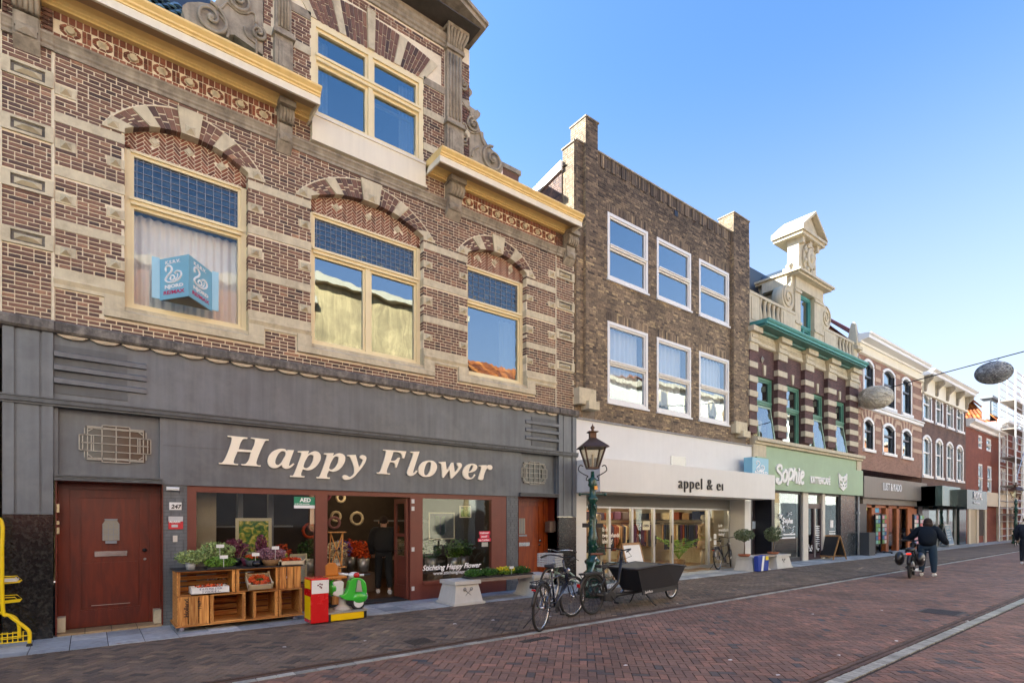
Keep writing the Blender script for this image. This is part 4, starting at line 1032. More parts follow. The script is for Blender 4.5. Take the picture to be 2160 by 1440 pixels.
# band with small raised frames
q = MB(); moulding(q, X0, X1 + .01, [(0, 3.22), (.14, 3.225), (.14, 3.25), (.165, 3.255), (.165, 3.31), (.18, 3.315), (.18, 3.335), (0, 3.345)])
x = X0 + .2
while x < X1 - .15: 
 for (u0, u1, v0, v1) in ((0, .1, 0, .008), (0, .1, .028, .036), (0, .01, 0, .036), (.09, .1, 0, .036)): q.box(x + u0, x + u1, -.172, -.165, 3.265 + v0, 3.265 + v1)
 x += .43
q.build('band_moulding', greyd, H1)
for (a, b) in ((XD0 - .03, XD1), (XC - .01, PR)):
 q = MB(); q.box(a, b, -.12, .06, 2.20, 2.275); q.box(a, b, -.14, .06, 2.262, 2.28); q.box(a, b, -.135, -.12, 2.2, 2.212)
 P = [(a + (b - a) * i / 40, -.125, 2.235 + .012 * math.sin(i * .9)) for i in range(41)]; q.tube(P, .004, 4); q.build('door_hood', greyd, H1)
# wrought-iron grilles
for (a, b) in ((F(167, 0)[0], F(318, 0)[0]), (FX(1100), FX(1154))):
 g = MB(); o = MB(); w = b - a; zc = 2.765; h = .27; c = (a + b) / 2; k = w / 1.0
 o.box(a + .08 * k, b - .08 * k, .022, .029, zc - h + .02, zc + h - .02); o.box(a, b, .021, .0285, zc - .12, zc + .12); o.box(c - .2 * k, c + .2 * k, .0205, .028, zc - h, zc + h)
 o.build('grille_opening', mat('grille_dark_glass', (.035, .032, .026), .15, .3, 3), H1)
 L = lambda p, r_: g.bar((p[0], .0, p[1]), (r_[0], .0, r_[1]), .012)
 xa, xb = a + .11 * k, b - .11 * k; za, zb = zc - h + .04, zc + h - .04
 for i in range(5): x = xa + (xb - xa) * i / 4; e = .04 if i in (1, 2, 3) else 0; L((x, za - e), (x, zb + e))
 for i in range(5): z = za + (zb - za) * i / 4; e = (.08 if i in (1, 2, 3) else 0) * k; L((xa - e, z), (xb + e, z))
 for s in (-1, 1):
  x = (a if s < 0 else b); 
  for d in (0, .045, .16, .19): L((x - s * d * k, zc - .11), (x - s * d * k, zc + .11))
  for t in (-1, 1):
   L((x, zc + t * .11), (x - s * .1 * k, zc + t * .11)); L((x - s * .07 * k, zc + t * .11), (x - s * .07 * k, zc + t * (h - .06)))
   L((x - s * .1 * k, zc + t * (h - .03)), (c + s * .2 * k, zc + t * (h - .03))); L((x - s * .12 * k, zc + t * (h - .1)), (x - s * .2 * k, zc + t * (h - .045)))
 for t in (-1, 1): L((c - .19 * k, zc + t * h), (c + .19 * k, zc + t * h)); L((c - .19 * k, zc + t * h), (c - .19 * k, zc + t * (h - .06))); L((c + .19 * k, zc + t * h), (c + .19 * k, zc + t * (h - .06))); L((xa, zc + t * (h - .055)), (xb, zc + t * (h - .055)))
 g.build('iron_grille', iron, H1)
# grey painted brick piers
for (a, b) in ((XD1 + .01, XB1), (XS3, XC)):
 q = MB(); q.box(a, b, -.03, .1, 0, 2.2); q.build('pier', greyd, H1)
 q = MB(); q.box(a - .002, a + .02, -.028, .35, 0, 2.2); q.box(b - .02, b + .002, -.028, .2, 0, 2.2); q.build('pier_return', greyp, H1)
 brickwork(H1, TF(-.03), a, b, .0, 2.19, [], greyp, .055, .22, .11, .009, .008, n_ind=150, seed=5)
# doors in their recesses
def front_door(a, b, wood, label, ydoor=.33):
 q = MB(); q.box(a - .02, b + .02, ydoor + .06, ydoor + .1, 0, 2.22); q.build('recess_back', dark_room, H1)
 q = MB(); q.box(a, b, -.05, ydoor + .05, 2.19, 2.22); q.box(a - .015, a, -.05, ydoor, .02, 2.2).box(b, b + .015, -.05, ydoor, .02, 2.2); q.build('door_reveal', doorw, H1)
 fr = MB(); fw = .13
 fr.box(a, a + fw, ydoor - .03, ydoor + .06, .03, 2.2).box(b - fw, b, ydoor - .03, ydoor + .06, .03, 2.2).box(a + fw, b - fw, ydoor - .03, ydoor + .06, 2.1, 2.2)
 fr = fr.build('door_frame', wood, H1)
 d = MB(); x0, x1 = a + fw, b - fw; y = ydoor; s = .13
 d.box(x0, x0 + s, y, y + .05, .04, 2.1).box(x1 - s, x1, y, y + .05, .04, 2.1).box(x0 + s, x1 - s, y, y + .05, 1.98, 2.1).box(x0 + s, x1 - s, y, y + .05, .04, .28)
 d.box(x0 + s, x1 - s, y + .02, y + .045, .28, 1.98); d.box(x0 + s, x1 - s, y + .005, y + .02, .28, .30); d.box(x0 + s + .02, x1 - s - .02, y + .008, y + .02, .34, 1.0)
 return d.build('door', wood, H1, label=label), x0, x1, y
dr, x0, x1, y = front_door(XD0, XD1, doorw, 'dark red-brown panelled door with a small leaded light')
cx = (x0 + x1) / 2; hz = 1.33
q = MB(); q.prism([(cx - .105, hz), (cx + .105, hz), (cx + .105, hz + .25), (cx + .07, hz + .31), (cx - .07, hz + .31), (cx - .105, hz + .25)], y - .005, y + .025); q.build('door_light', mat('frosted_light', (.30, .29, .25), .3, .1, 8), dr)
q = MB(); 
for i in range(4): q.box(cx - .1 + .066 * i - .003, cx - .1 + .066 * i + .003, y - .012, y - .005, hz, hz + .26)
for z in (hz + .09, hz + .17): q.box(cx - .1, cx + .1, y - .012, y - .006, z - .003, z + .003)
q.box(cx - .07, cx + .07, y - .05, y - .005, hz - .045, hz - .005); q.box(cx - .08, cx + .08, y - .03, y, hz + .31, hz + .33); q.build('leading', lead, dr)
q = MB(); q.box(cx - .2, cx + .2, y - .012, y, 1.09, 1.17); q.box(cx - .1, cx + .08, y - .018, y - .012, 1.11, 1.145); q.build('letter_plate', chrome, dr)
q = MB(); q.lathe([(.001, 0), (.02, .0), (.022, .02), (.03, .04), (.001, .06)], (0, 0, 0), 10); q.v = [(x1 - .07 + p[0], y - p[2], 1.17 + p[1]) for p in q.v]; q.build('door_knob', blackp, dr)
q = MB(); q.disc((x1 - .065, 1.03), .022, y - .01, y, 12); q.build('lock', chrome, dr)
q = MB(); q.box(cx - .24, cx + .24, y + .0, y + .006, .352, .358); q.build('panel_edge', mat('worn_edge', (.5, .42, .36), .6, .1, 5), dr)
for (z, h) in ((1.75, .12), (1.58, .05), (1.45, .09)): q = MB(); q.box(XD0 + .0, XD0 + .03, -.09, -.03, z, z + h); q.build('bell_push', mat('brass_plate', (.4, .33, .2), .35, .2, 10, metal=.6), H1)
thr_m = tonemat('ochre_threshold', [(0, '#8d7758'), (1, '#b39a74')], .7, .2, 20)
st = MB(); st.box(XD0, XD1, -.04, .33, -.01, .028); st = st.build('threshold', joint_m, H1)
for i in range(4): q = MB(); w = (XD1 - XD0) / 4; q.box(XD0 + w * i + .004, XD0 + w * (i + 1) - .004, -.05, .32, .0, .034, i / 4 + .1); q.build('tile', thr_m, st)
for s in (XD0, XD1 - .09): q = MB(); q.box(s, s + .09, .1, .33, .03, .24); q.build('jamb_stone', stone, H1)
dr, x0, x1, y = front_door(XC, XE, doorw2, 'orange-brown door with a small window at the right end of the front')
cx = (x0 + x1) / 2
q = MB(); q.box(x0 + .16, x0 + .36, y - .004, y + .025, 1.3, 1.68); q.build('door_light', mat('frosted_light2', (.30, .29, .25), .3, .1, 8), dr)
q = MB(); [q.box(x0 + .16 + .05 * i, x0 + .168 + .05 * i, y - .012, y - .004, 1.3, 1.68) for i in range(4)]; q.box(x0 + .12, x0 + .4, y - .03, y - .004, 1.24, 1.28); q.build('leading', lead, dr)
q = MB(); q.box(x0 + .12, x0 + .5, y - .012, y, 1.0, 1.09); q.build('letter_plate', chrome, dr)
q = MB(); q.disc((x1 - .12, 1.12), .03, y - .05, y, 12).disc((x1 - .12, 1.02), .025, y - .02, y, 12); q.build('door_knob', chrome, dr)
q = MB(); q.box(XE - .02, XE + .0, .0, .28, 1.35, 1.62); q.box(XE - .16, XE - .02, .04, .22, 1.33, 1.6); ic = q.build('intercom', mat('intercom_bronze', (.16, .11, .085), .4, .1, 8, metal=.4), H1, bevel=.006)
q = MB(); q.box(XC, XE, -.04, .33, .0, .03); q.build('threshold', bluestone, H1)
# red-brown shop windows and open doorway
yf = -.02
def bars(lst, name, m, par=H1, y0=yf, y1=.08, label=None):
 q = MB()
 for i, (a, b, c, d) in enumerate(lst): q.box(a, b, y0 - .0007 * (i % 3), y1, c, d)
 return q.build(name, m, par, label=label)
ZT = 2.19
w_l = bars([(XS0, XS0 + .13, .0, ZT), (XS1 - .22, XS1 - .0, .0, ZT), (XS0 + .13, XS1 - .22, ZT - .1, ZT), (XS0 + .13, XS1 - .22, .0, .42), (XS0 + .13, XS1 - .22, .42, .5)], 'shop_window', redfr, label='left shop window in a dark red-brown frame')
q = MB(); q.box(XS0 + .12, XS1 - .21, .02, .026, .49, ZT - .09); q.build('pane', glass_shop, w_l)
w_r = bars([(XS2, XS2 + .17, .0, ZT), (XS3 - .42, XS3 - .3, .37, ZT), (XS3 - .13, XS3, .0, ZT), (XS3 - .3, XS3 - .13, .0, ZT), (XS2 + .17, XS3 - .42, ZT - .1, ZT), (XS2 + .17, XS3 - .13, .0, .30), (XS2 + .17, XS3 - .13, .30, .37)], 'shop_window', redfr, label='right shop window in a dark red-brown frame')
q = MB(); q.box(XS2 + .16, XS3 - .41, .02, .026, .36, ZT - .09); q.build('pane', glass_shop, w_r)
MB().box(XS2 + .17, XS3 - .13, yf - .04, yf, .30, .36).build('window_ledge', redfr, H1); MB().box(XS0 + .13, XS1 - .22, yf - .04, yf, .42, .48).build('window_ledge', redfr, H1)
bars([(XS1, XS2, ZT - .09, ZT)], 'door_head', redfr, y1=.12)
# folded-back glazed double door on the right of the opening
dm = MB(); xd = XS2 - .12; 
for (ya, yb) in ((.05, .62),):
 z0, z1 = .04, 2.08; t = .045
 dm.box(xd - t, xd, ya, ya + .09, z0, z1).box(xd - t, xd, yb - .09, yb, z0, z1)
 for (c, d) in ((z0, .3), (.82, .9), (1.3, 1.36), (z1 - .1, z1)): dm.box(xd - t, xd, ya + .09, yb - .09, c, d)
 dm.box(xd - t * .7, xd - t * .3, ya + .09, yb - .09, .3, .82)
gd = dm.build('open_door', redfr, H1, label='glazed shop door folded back inside the opening')
q = MB(); q.box(xd - .03, xd - .024, .13, .54, .9, 1.98); q.build('pane', glass_shop, gd)
q = MB(); q.tube([(xd - .05, .55, 1.0), (xd - .1, .55, 1.0), (xd - .1, .42, 1.0)], .01, 6).tube([(xd + .0, .55, 1.0), (xd - .02, .55, 1.0)], .01, 6); q.build('handle', chrome, gd)
st_m = mat('sticker_white', (.6, .6, .58), .5, .1, 6)
q = MB()
for z in (2.0, 1.83, .98, .2): q.box(XS2 - .085, XS2 - .01, yf - .002, yf - .0008, z, z + .09)
q.box(XS2 - .11, XS2 - .0, yf + .0, .1, .02, 2.1); 
bars([(XS2 - .11, XS2 - .0, .0, ZT - .09)], 'door_post', redfr, y1=.12)
q = MB(); [q.box(XS2 - .085, XS2 - .02, yf - .003, yf - .001, z, z + .085) for z in (1.98, 1.83, 1.0, .2)]; q.build('sticker', st_m, H1)
# interior of the shop
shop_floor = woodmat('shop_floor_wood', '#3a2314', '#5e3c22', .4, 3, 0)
q = MB(); q.quad((XS0, .0, .012), (XS3, .0, .012), (XS3, 5, .012), (XS0, 5, .012)); q.build('shop_floor', shop_floor, H1)
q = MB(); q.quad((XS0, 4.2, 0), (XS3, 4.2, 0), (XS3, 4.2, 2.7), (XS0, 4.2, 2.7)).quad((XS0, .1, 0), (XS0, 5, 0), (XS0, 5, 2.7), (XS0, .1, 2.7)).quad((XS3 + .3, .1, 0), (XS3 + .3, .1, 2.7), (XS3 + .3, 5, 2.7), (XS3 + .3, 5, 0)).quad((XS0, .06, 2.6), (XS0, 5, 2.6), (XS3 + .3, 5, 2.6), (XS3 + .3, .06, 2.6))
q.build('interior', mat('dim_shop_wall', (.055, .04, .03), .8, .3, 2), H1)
q = MB(); q.box(XS0 + .13, XS0 + .5, .5, .55, .3, 2.2); q.build('inner_panel', mat('beige_panel', (.45, .38, .26), .7, .1, 3), H1)
q = MB(); 
for x in (2.1, 2.62): q.box(x, x + .09, .7, .8, 0, 2.5)
q.box(1.7, 3.2, 1.2, 1.5, 1.5, 1.53).box(1.7, 3.2, 1.2, 1.5, .9, .93).box(5.6, 7.3, 2.4, 2.8, 1.0, 1.04).box(5.6, 7.3, 2.4, 2.8, 1.6, 1.64); q.build('shelf', mat('grey_shelf', (.2, .2, .21), .6, .1, 4), H1)
q = MB(); q.box(XS1 + .1, XS2 - .15, .05, .55, .012, .03); q.build('door_mat', mat('dark_mat', (.02, .02, .022), .9, .3, 30), H1)
lamp_w = mat('warm_spot_lamp', (.9, .8, .6), .5, 0, 1, emit=((1.0, .72, .42), 18))
for (x, y) in ((2.0, .9), (3.0, 1.8), (4.0, 1.2), (4.9, 2.4), (6.0, 1.0), (6.9, 1.6), (5.6, 3.2)): q = MB(); q.lathe([(.035, 0), (.05, .1), (.02, .12)], (x, y, 2.45), 10); q.build('spot_lamp', lamp_w, H1)
# ---- sign lettering "Happy Flower": outlines read off the photograph, cut from 3 cm board
K = 1
GL = [
 (10.8, 450, 900, [[(325,195,K),(780,240,K),(775,270,K),(690,275),(650,310),(575,505,K),(880,530,K),(950,340),(945,290),(920,272),(855,262,K),(860,240,K),(1268,285,K),(1262,310,K),(1190,318),(1160,360),(985,790),(985,840),(1010,865),(1083,873,K),(1080,900,K),(638,872,K),(640,845,K),(715,842),(765,815),(862,575,K),(550,562,K),(465,780),(465,815),(490,832),(565,840,K),(560,868,K),(128,840,K),(130,810,K),(185,812),(235,775),(425,280),(420,245),(395,232),(325,222,K)]]),
 (10.8, 450, 900, [[(1695,522,K),(1838,528,K),(1725,860),(1728,885),(1745,880),(1825,825,K),(1848,845,K),(1780,910),(1690,950),(1610,935),(1572,900),(1575,850,K),(1500,905),(1400,938),(1300,910),(1245,830),(1250,710),(1320,590),(1440,515),(1560,495),(1640,510),(1685,560,K)],[(1590,548),(1635,565),(1650,610),(1600,720),(1530,830),(1470,862),(1425,845),(1412,790),(1450,670),(1520,575)]]),
 (6.72, 600, 920, [[(195,208,K),(350,205,K),(330,255,K),(400,215),(450,210),(500,240),(515,300),(490,370),(430,440),(350,478),(290,472),(262,462,K),(235,540),(240,555),(285,562,K),(282,580,K),(82,573,K),(84,553,K),(125,550),(135,535),(240,250),(238,232),(195,226,K)],[(380,258),(408,265),(412,310),(385,385),(335,440),(295,447),(272,430),(275,400),(310,320),(345,270)]]),
 (6.72, 600, 920, [[(565,238,K),(700,235,K),(685,280,K),(750,242),(800,240),(850,270),(862,320),(840,390),(790,455),(710,497),(655,492),(632,480,K),(603,555),(608,575),(645,580,K),(642,600,K),(455,592,K),(458,572,K),(495,568),(505,555),(600,280),(600,262),(565,256,K)],[(740,283),(765,292),(768,335),(745,400),(700,455),(660,468),(636,455),(640,420),(675,340),(705,295)]]),
 (6.72, 600, 920, [[(893,262,K),(1010,260,K),(1058,440,K),(1100,370),(1112,330),(1080,310),(1070,290),(1085,268),(1120,265),(1158,290),(1155,340),(1120,410),(1040,510),(960,590),(890,613),(840,605),(822,575),(840,548),(880,550),(925,572),(960,555),(990,510),(940,310),(925,285),(893,280,K)]]),
 (8.4, 780, 930, [[(232,148,K),(648,180,K),(610,303,K),(580,300,K),(570,240),(535,205),(420,190,K),(370,345,K),(420,345),(470,330),(512,290),(538,295,K),(475,468,K),(455,465,K),(445,400),(410,375),(357,372,K),(300,545),(310,562),(362,570,K),(358,588,K),(122,575,K),(125,550,K),(165,548),(185,530),(290,190),(285,172),(232,165,K)]]),
 (8.4, 780, 930, [[(722,185,K),(882,182,K),(770,540),(770,560),(780,562),(828,518,K),(848,530,K),(800,585),(735,615),(680,600),(662,565),(670,520),(772,215),(760,207),(722,205,K)]]),
 (8.4, 780, 930, [[(1065,342),(1140,360),(1188,430),(1175,520),(1110,600),(1000,633),(905,605),(867,540),(875,450),(930,380),(1000,348)],[(1060,368),(1088,385),(1085,440),(1060,540),(1010,600),(975,592),(963,550),(975,470),(1010,390),(1035,372)]]),
 (8.4, 900, 940, [[(218,285,K),(335,278,K),(358,435,K),(440,295,K),(472,293,K),(500,468,K),(560,400),(565,370),(540,340),(540,310),(570,298),(610,310),(625,340),(600,400),(540,480),(450,573,K),(425,573,K),(405,420,K),(300,563,K),(278,563,K),(272,400),(258,320),(240,305),(218,303,K)]]),
 (8.4, 900, 940, [[(860,325),(895,360),(885,410),(830,455),(740,475,K),(742,530),(770,560),(810,555),(850,500,K),(865,515,K),(820,570),(750,592),(680,570),(642,500),(650,420),(700,350),(780,315)],[(805,338),(825,350),(820,390),(785,440),(742,458,K),(755,410),(780,355)]]),
 (8.4, 900, 940, [[(932,343,K),(1062,337,K),(1052,380,K),(1085,345),(1130,338),(1160,360),(1158,405),(1125,425),(1095,412),(1078,395),(1050,430),(1015,520),(995,595),(912,590,K),(970,380),(960,362),(932,360,K)]]),
]
letter_m = mat('cream_letter', (.95, .86, .68), .5, .03, 3)
for (k, ox, oy, sps) in GL:
 out = []
 for sp in sps:
  out.append([(*F(ox + p[0] / k, oy + p[1] / k, -.1), *p[2:]) for p in sp])
 lay_curve('letter', out, letter_m, H1, .018, lambda u, v, d: (u, -.085 - d, v))
# small things fixed to the front
q = MB(); a, b = FX(357, -.05), FX(383, -.05); q.box(a, b, -.052, -.04, 1.80, 1.92); npl = q.build('number_plate', white_p, H1, bevel=.003)
text('number', '247', .085, black, npl, front(a + .025, -.054, 1.825), .001, .15, .003)
q = MB(); q.box(a - .01, b + .02, -.05, -.04, 1.50, 1.70); apl = q.build('alarm_sign', mat('alarm_red', (.55, .03, .04), .4, .1, 5), H1)
q = MB(); q.box(a - .01, b + .02, -.054, -.05, 1.62, 1.70); q.box(a + .03, b - .05, -.053, -.05, 1.53, 1.57); q.build('sign_band', mat('pale_grey_print', (.5, .5, .5), .5, .1, 5), apl)
text('lettering', 'ALARM', .046, white_p, apl, front(a + .0, -.056, 1.60), .001, 0, .002)
q = MB(); q.tube([(XB0 + .03, -.08, 2.13), (XB0 + .2, -.1, 2.125)], .03, 8); q.build('wall_lamp', white_p, H1)
q = MB(); q.box(a + .05, a + .11, -.048, -.04, 1.3, 1.4); q.build('paint_patch', mat('bare_patch', (.6, .55, .48), .8, .1, 8), H1)
# window lettering
tw = mat('white_vinyl', (.85, .85, .85), .6, .02, 4)
text('lettering', 'Stichting Happy Flower', .155, tw, w_r, front(FX(891), .015, FZ(893, 1203)), .001, .35, .004, 1.0, 1.0)
text('lettering', 'www.stichtinghappyflower.nl', .1, tw, w_r, front(FX(915), .015, FZ(917, 1211) - .01), .001, 0, .001, 1.0, 1.05)
text('lettering', 'Stichting Happy Flower', .155, tw, w_l, front(FX(655) - 1.68, .015, FZ(655, 1218)), .001, .35, .004, 1.0, 1.0)
redv = mat('pink_red_vinyl', (.75, .04, .09), .5, .05, 5)
q = MB(); x = FX(1009, 0); z = FZ(1009, 1120)
for i, (dx, w) in enumerate(((.03, .30), (.05, .26), (0, .36))): q.box(x + dx, x + dx + w, .008, .018, z - .08 * i - .07, z - .08 * i)
rs = q.build('window_sticker', redv, w_r)
for i, t in enumerate(('trakteer', 'jezelf', 'op Leiden')): text('lettering', t, .062, tw, rs, front(x + (.05, .09, .02)[i], .006, z - .08 * i - .055), .001, 0, .002, 1.15)
green = mat('green_vinyl', (.02, .25, .13), .5, .05, 5)
x, z = FX(628) - .06, FZ(628, 1047); q = MB(); q.box(x, x + .4, .008, .018, z - .15, z); gs = q.build('window_sticker', green, w_l); q = MB(); q.box(x, x + .4, .0075, .0175, z - .205, z - .15); q.build('sign_band', tw, gs)
text('lettering', 'AED', .1, tw, gs, front(x + .1, .006, z - .09), .001, 0, .004); text('lettering', 'IN HET PAND AANWEZIG', .022, tw, gs, front(x + .01, .006, z - .135), .001, 0, .001)
q = MB(); x, z = FX(655), FZ(655, 1070); q.box(x, x + .1, .03, .04, z - .3, z); q.build('window_notice', mat('kraft_paper', (.6, .53, .4), .8, .05, 5), w_l)
q = MB(); x, z = FX(1018), FZ(1018, 1143); q.box(x, x + .17, .03, .04, z - .1, z); q.build('window_notice', white_p, w_r)
# ================================================================== HOUSE 2: brown brick, white shop fascia
brick2 = tonemat('sooty_yellow_brick', [(0, '#3f3833'), (.25, '#5c5146'), (.5, '#7c6c5a'), (.8, '#9a866c'), (1, '#b8a27c')], .8, .3, 30, .5, big=.25, dirt=((.05, .04, .033), .75, 1.1))
mortar2 = mat('brown_mortar', (.20, .165, .13), .95, .2, 15, big=.2)
H2 = house('yellow-brown brick house with six white-framed windows above the white appel and ei fascia', 14)
A0, A1 = X1 + .01, FX(1581)
win2 = []
for (a, b, ta, tb, la, lb) in ((1281, 1366, 445, 585, 673, 847), (1385, 1457, 500, 632, 710, 868), (1474, 1537, 545, 663, 742, 885)):
 x0, x1 = FX(a), FX(b)
 win2 += [(x0, x1, FZ(a, tb), FZ(a, ta)), (x0, x1, FZ(a, lb), FZ(a, la))]
zu = [sum(w[k] for w in win2[i::2]) / 3 for i in (0, 1) for k in (2, 3)]
win2 = [(w[0], w[1], zu[0 if i % 2 == 0 else 2], zu[1 if i % 2 == 0 else 3]) for i, w in enumerate(win2)]
q = MB(); T2 = TF(0); sheet(q, T2, A0, A1, 4.2, 11.42, win2, .2); q.build('mortar_wall', mortar2, H2)
P2 = (FX(1236, -.12), FX(1261, -.12)); P2b = (FX(1548, -.12), FX(1580, -.12))
zA, zB = FZ(1236, 246, -.12), FZ(1566, 460, -.12)
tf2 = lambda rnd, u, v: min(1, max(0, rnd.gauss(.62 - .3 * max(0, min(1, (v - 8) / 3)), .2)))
ex = [rect(a - .0, b + .0, c, d, True) for a, b, c, d in win2] + [rect(a - .03, b + .03, d, d + .24) for a, b, c, d in win2]
ex += [rect(P2[0], P2[1], 4.2, 12), rect(P2b[0], P2b[1], 4.2, 12), rect(A0, A1, 11.14, 11.6)]
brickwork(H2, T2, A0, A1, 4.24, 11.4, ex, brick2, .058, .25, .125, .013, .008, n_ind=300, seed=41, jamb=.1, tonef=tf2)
# soldier courses over windows and along the parapet
mb = MB(); rnd = random.Random(4)
for a, b, c, d in win2:
 n = int((b - a + .06) / .066)
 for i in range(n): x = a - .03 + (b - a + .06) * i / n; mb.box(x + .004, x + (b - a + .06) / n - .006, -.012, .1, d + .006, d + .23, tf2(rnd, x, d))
x = P2[1]; i = 0
while x < P2b[0] - .05:
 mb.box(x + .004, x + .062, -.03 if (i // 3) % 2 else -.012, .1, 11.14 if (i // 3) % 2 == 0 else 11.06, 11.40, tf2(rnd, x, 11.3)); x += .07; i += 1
mb.build('soldier_bricks', brick2, H2, kind='stuff')
q = MB(); q.box(P2[1], P2b[0], -.05, .35, 11.40, 11.44); q.build('parapet_capping', stone_w, H2)
def pier(x0, x1, y, z0, z1, depth, nm='brick_pier', cap=True, seed=1):
 q = MB(); q.box(x0, x1, y, y + depth, z0, z1); p = q.build(nm, mortar2, H2)
 brickwork(p, TF(y), x0, x1, z0, z1, [], brick2, .058, .25, .125, .013, .008, seed=seed, tonef=tf2)
 brickwork(p, lambda u, v, d: (x0 - d, u, v), y, y + depth, z0, z1, [], brick2, .058, .25, .125, .013, .008, seed=seed + 1, tonef=lambda r, u, v: r.gauss(.8, .15))  # left faces get a lighter brick tone: sunlight put into the colour
 if cap: q = MB(); q.box(x0 - .03, x1 + .03, y - .03, y + depth + .03, z1, z1 + .035); q.build('pier_cap', stone_w, p)
 return p
pier(P2[0], P2[1], -.12, 4.9, zA, .56, seed=51); pier(A0 + .05, P2[0] - .002, .0 - .03, 4.9, FZ(1213, 294, -.03), .5, seed=53); pier(P2b[0], P2b[1], -.12, 4.9, zB, .56, seed=55)
q = MB(); y0, y1 = .47, 1.7; zt = FZ(1197, 352, .47); zb2 = FZ(1138, 412, 1.7)
q.prism([(y0, 9), (y1 + 2, 9), (y1 + 2, zb2 - .4), (y1, zb2), (y0, zt)], A0 + .02, A0 + .3, axis='x'); sw2 = q.build('side_gable', mortar2, H2)
brickwork(sw2, TL(A0 + .02), y0, y1, 9.0, (zt + zb2) / 2 - .1, [], brick1, .06, .22, .11, .012, .008, seed=59)
q = MB(); q.prism([(y0 - .02, zt - .18), (y1 + 2, zb2 - .58), (y1 + 2, zb2 - .36), (y0 - .02, zt + .06)], A0 - .04, A0 + .32, axis='x'); q.build('gable_board', white_p, H2)
q = MB(); q.quad((A0, .3, 10.9), (A1, .3, 10.9), (A1, 10, 10.9), (A0, 10, 10.9)); q.build('roof', slate, H2); slabs(H2, A0, A1, 10.9, 10, mortar2, left=False)
q = MB(); q.box(FX(1422), FX(1429), -.02, .0, FZ(1422, 455), FZ(1422, 443)); q.build('wall_opening', black, H2)
for (a, b, c, d) in ((1222, 1258, 815, 850), (1553, 1577, 887, 912)):
 q = MB(); x0, x1 = FX(a, -.2), FX(b, -.2); z0, z1 = FZ(a, d, -.2), FZ(a, c, -.2); q.box(x0, x1, -.2, 0, z0, z1); q.box(x0 + (x1 - x0) * .4, x1 + .02, -.3, 0, z0 - .12, z0 + .1); q.build('corbel_stone', stone, H2, bevel=.01)
for i, (a, b, c, d) in enumerate(win2):
 gg_ = glass_c2 if i % 2 else glass; f, cells = window(H2, a, b, c, d, -.015, white_p, .085, (c + d) / 2, (), gg_, gg_, .045, .1, tw=.07)
 room(H2, a - .1, b + .1, .2, 2.6, c - .1, d + .1, dark_room)
 if i % 2: drape(H2, a + .08, b - .08, .3, c + (.5 if i == 1 else .3), d - .05, folds=8, seed=i, amp=.04)
for i, (a, b, c, d) in enumerate(win2): MB().box(a - .03, b + .03, -.06, .0, c - .05, c).build('window_sill', white_p, H2)
# ---- white shop front
ZF0, ZF1, ZF2 = 2.33, 3.16, 4.22
PRJ = -.9
q = MB(); q.box(A0 - .03, A1, -.08, .05, ZF1 - .02, ZF2); q.build('fascia', white_b, H2)
q = MB(); q.box(A0 - .03, A1, -.12, .02, ZF2, ZF2 + .045); q.build('lead_flashing', mat('lead_flashing', (.25, .24, .23), .6, .3, 8), H2)
bx1 = FX(1635, PRJ)
q = MB(); q.box(A0 + .0, bx1, PRJ, -.08, ZF0, ZF1); sbx = q.build('sign_box', white_b, H2, bevel=.008)
xt = FX(1430, PRJ); zt_ = FZ(1430, 1029, PRJ); wt = FX(1523, PRJ) - xt
text('lettering', 'appel & eı', .47, black, sbx, front(xt, PRJ - .02, zt_), .02, 0, -.004, 1.2, wt / 2.26)
q = MB(); x0, x1 = FX(1411), FX(1440); z0, z1 = FZ(1411, 981), FZ(1411, 963)
for i in range(9): q.box(x0, x1, -.10, -.08, z0 + (z1 - z0) * i / 9, z0 + (z1 - z0) * (i + .6) / 9)
q.box(x0 - .02, x0, -.105, -.08, z0, z1).box(x1, x1 + .02, -.105, -.08, z0, z1).box(x0 - .02, x1 + .02, -.105, -.08, z1, z1 + .02); q.build('vent_grille', alu, H2)
YG = .55
lp1 = FX(1237, -.05); rp0 = FX(1557, .2)
for (a, b) in ((A0, lp1), (rp0, A1)): q = MB(); q.box(a, b, -.05, YG + .2, 0, ZF0); q.build('pillar', white_b, H2, bevel=.006)
q = MB(); q.box(lp1, rp0, -.06, YG + 5, ZF0 + .0, ZF0 + .05); q.build('canopy_soffit', mat('canopy_grey', (.35, .35, .33), .6, .05, 3), H2)
zg = 2.02
q = MB(); q.box(lp1, rp0, YG - .03, YG + .1, zg, ZF0 + .0); q.build('head_panel', mat('warm_grey_panel', (.26, .25, .22), .5, .05, 3), H2)
posts = [1237, 1284, 1332, 1378, 1417, 1494, 1557]; pw = .09
fx = [FX(p, YG) for p in posts]; fx[0] = lp1; fx[-1] = rp0
q = MB()
for i, x in enumerate(fx): q.box(x - pw / 2 - (.05 if i == 5 else 0), x + pw / 2, YG - .04, YG + .05, .03, zg)
for i in range(6): q.box(fx[i] + pw / 2, fx[i + 1] - pw / 2, YG - .035, YG + .045, .03, .12 if i in (0, 1, 4, 5) else .07); q.box(fx[i] + pw / 2, fx[i + 1] - pw / 2, YG - .035, YG + .045, zg - .05, zg)
ws = q.build('shop_window', alu, H2, label='aluminium shop glazing with a sliding door in the middle')
for i in range(6): q = MB(); q.box(fx[i] + pw / 2 - .01, fx[i + 1] - pw / 2 + .01, YG, YG + .006, .1, zg - .04); q.build('pane', glass_lit, ws)
q = MB(); q.box(fx[3] + .05, fx[3] + .07, YG - .07, YG - .04, .9, 1.15).box(fx[4] - .09, fx[4] - .07, YG - .07, YG - .04, .9, 1.15); q.build('door_pull', black, ws)
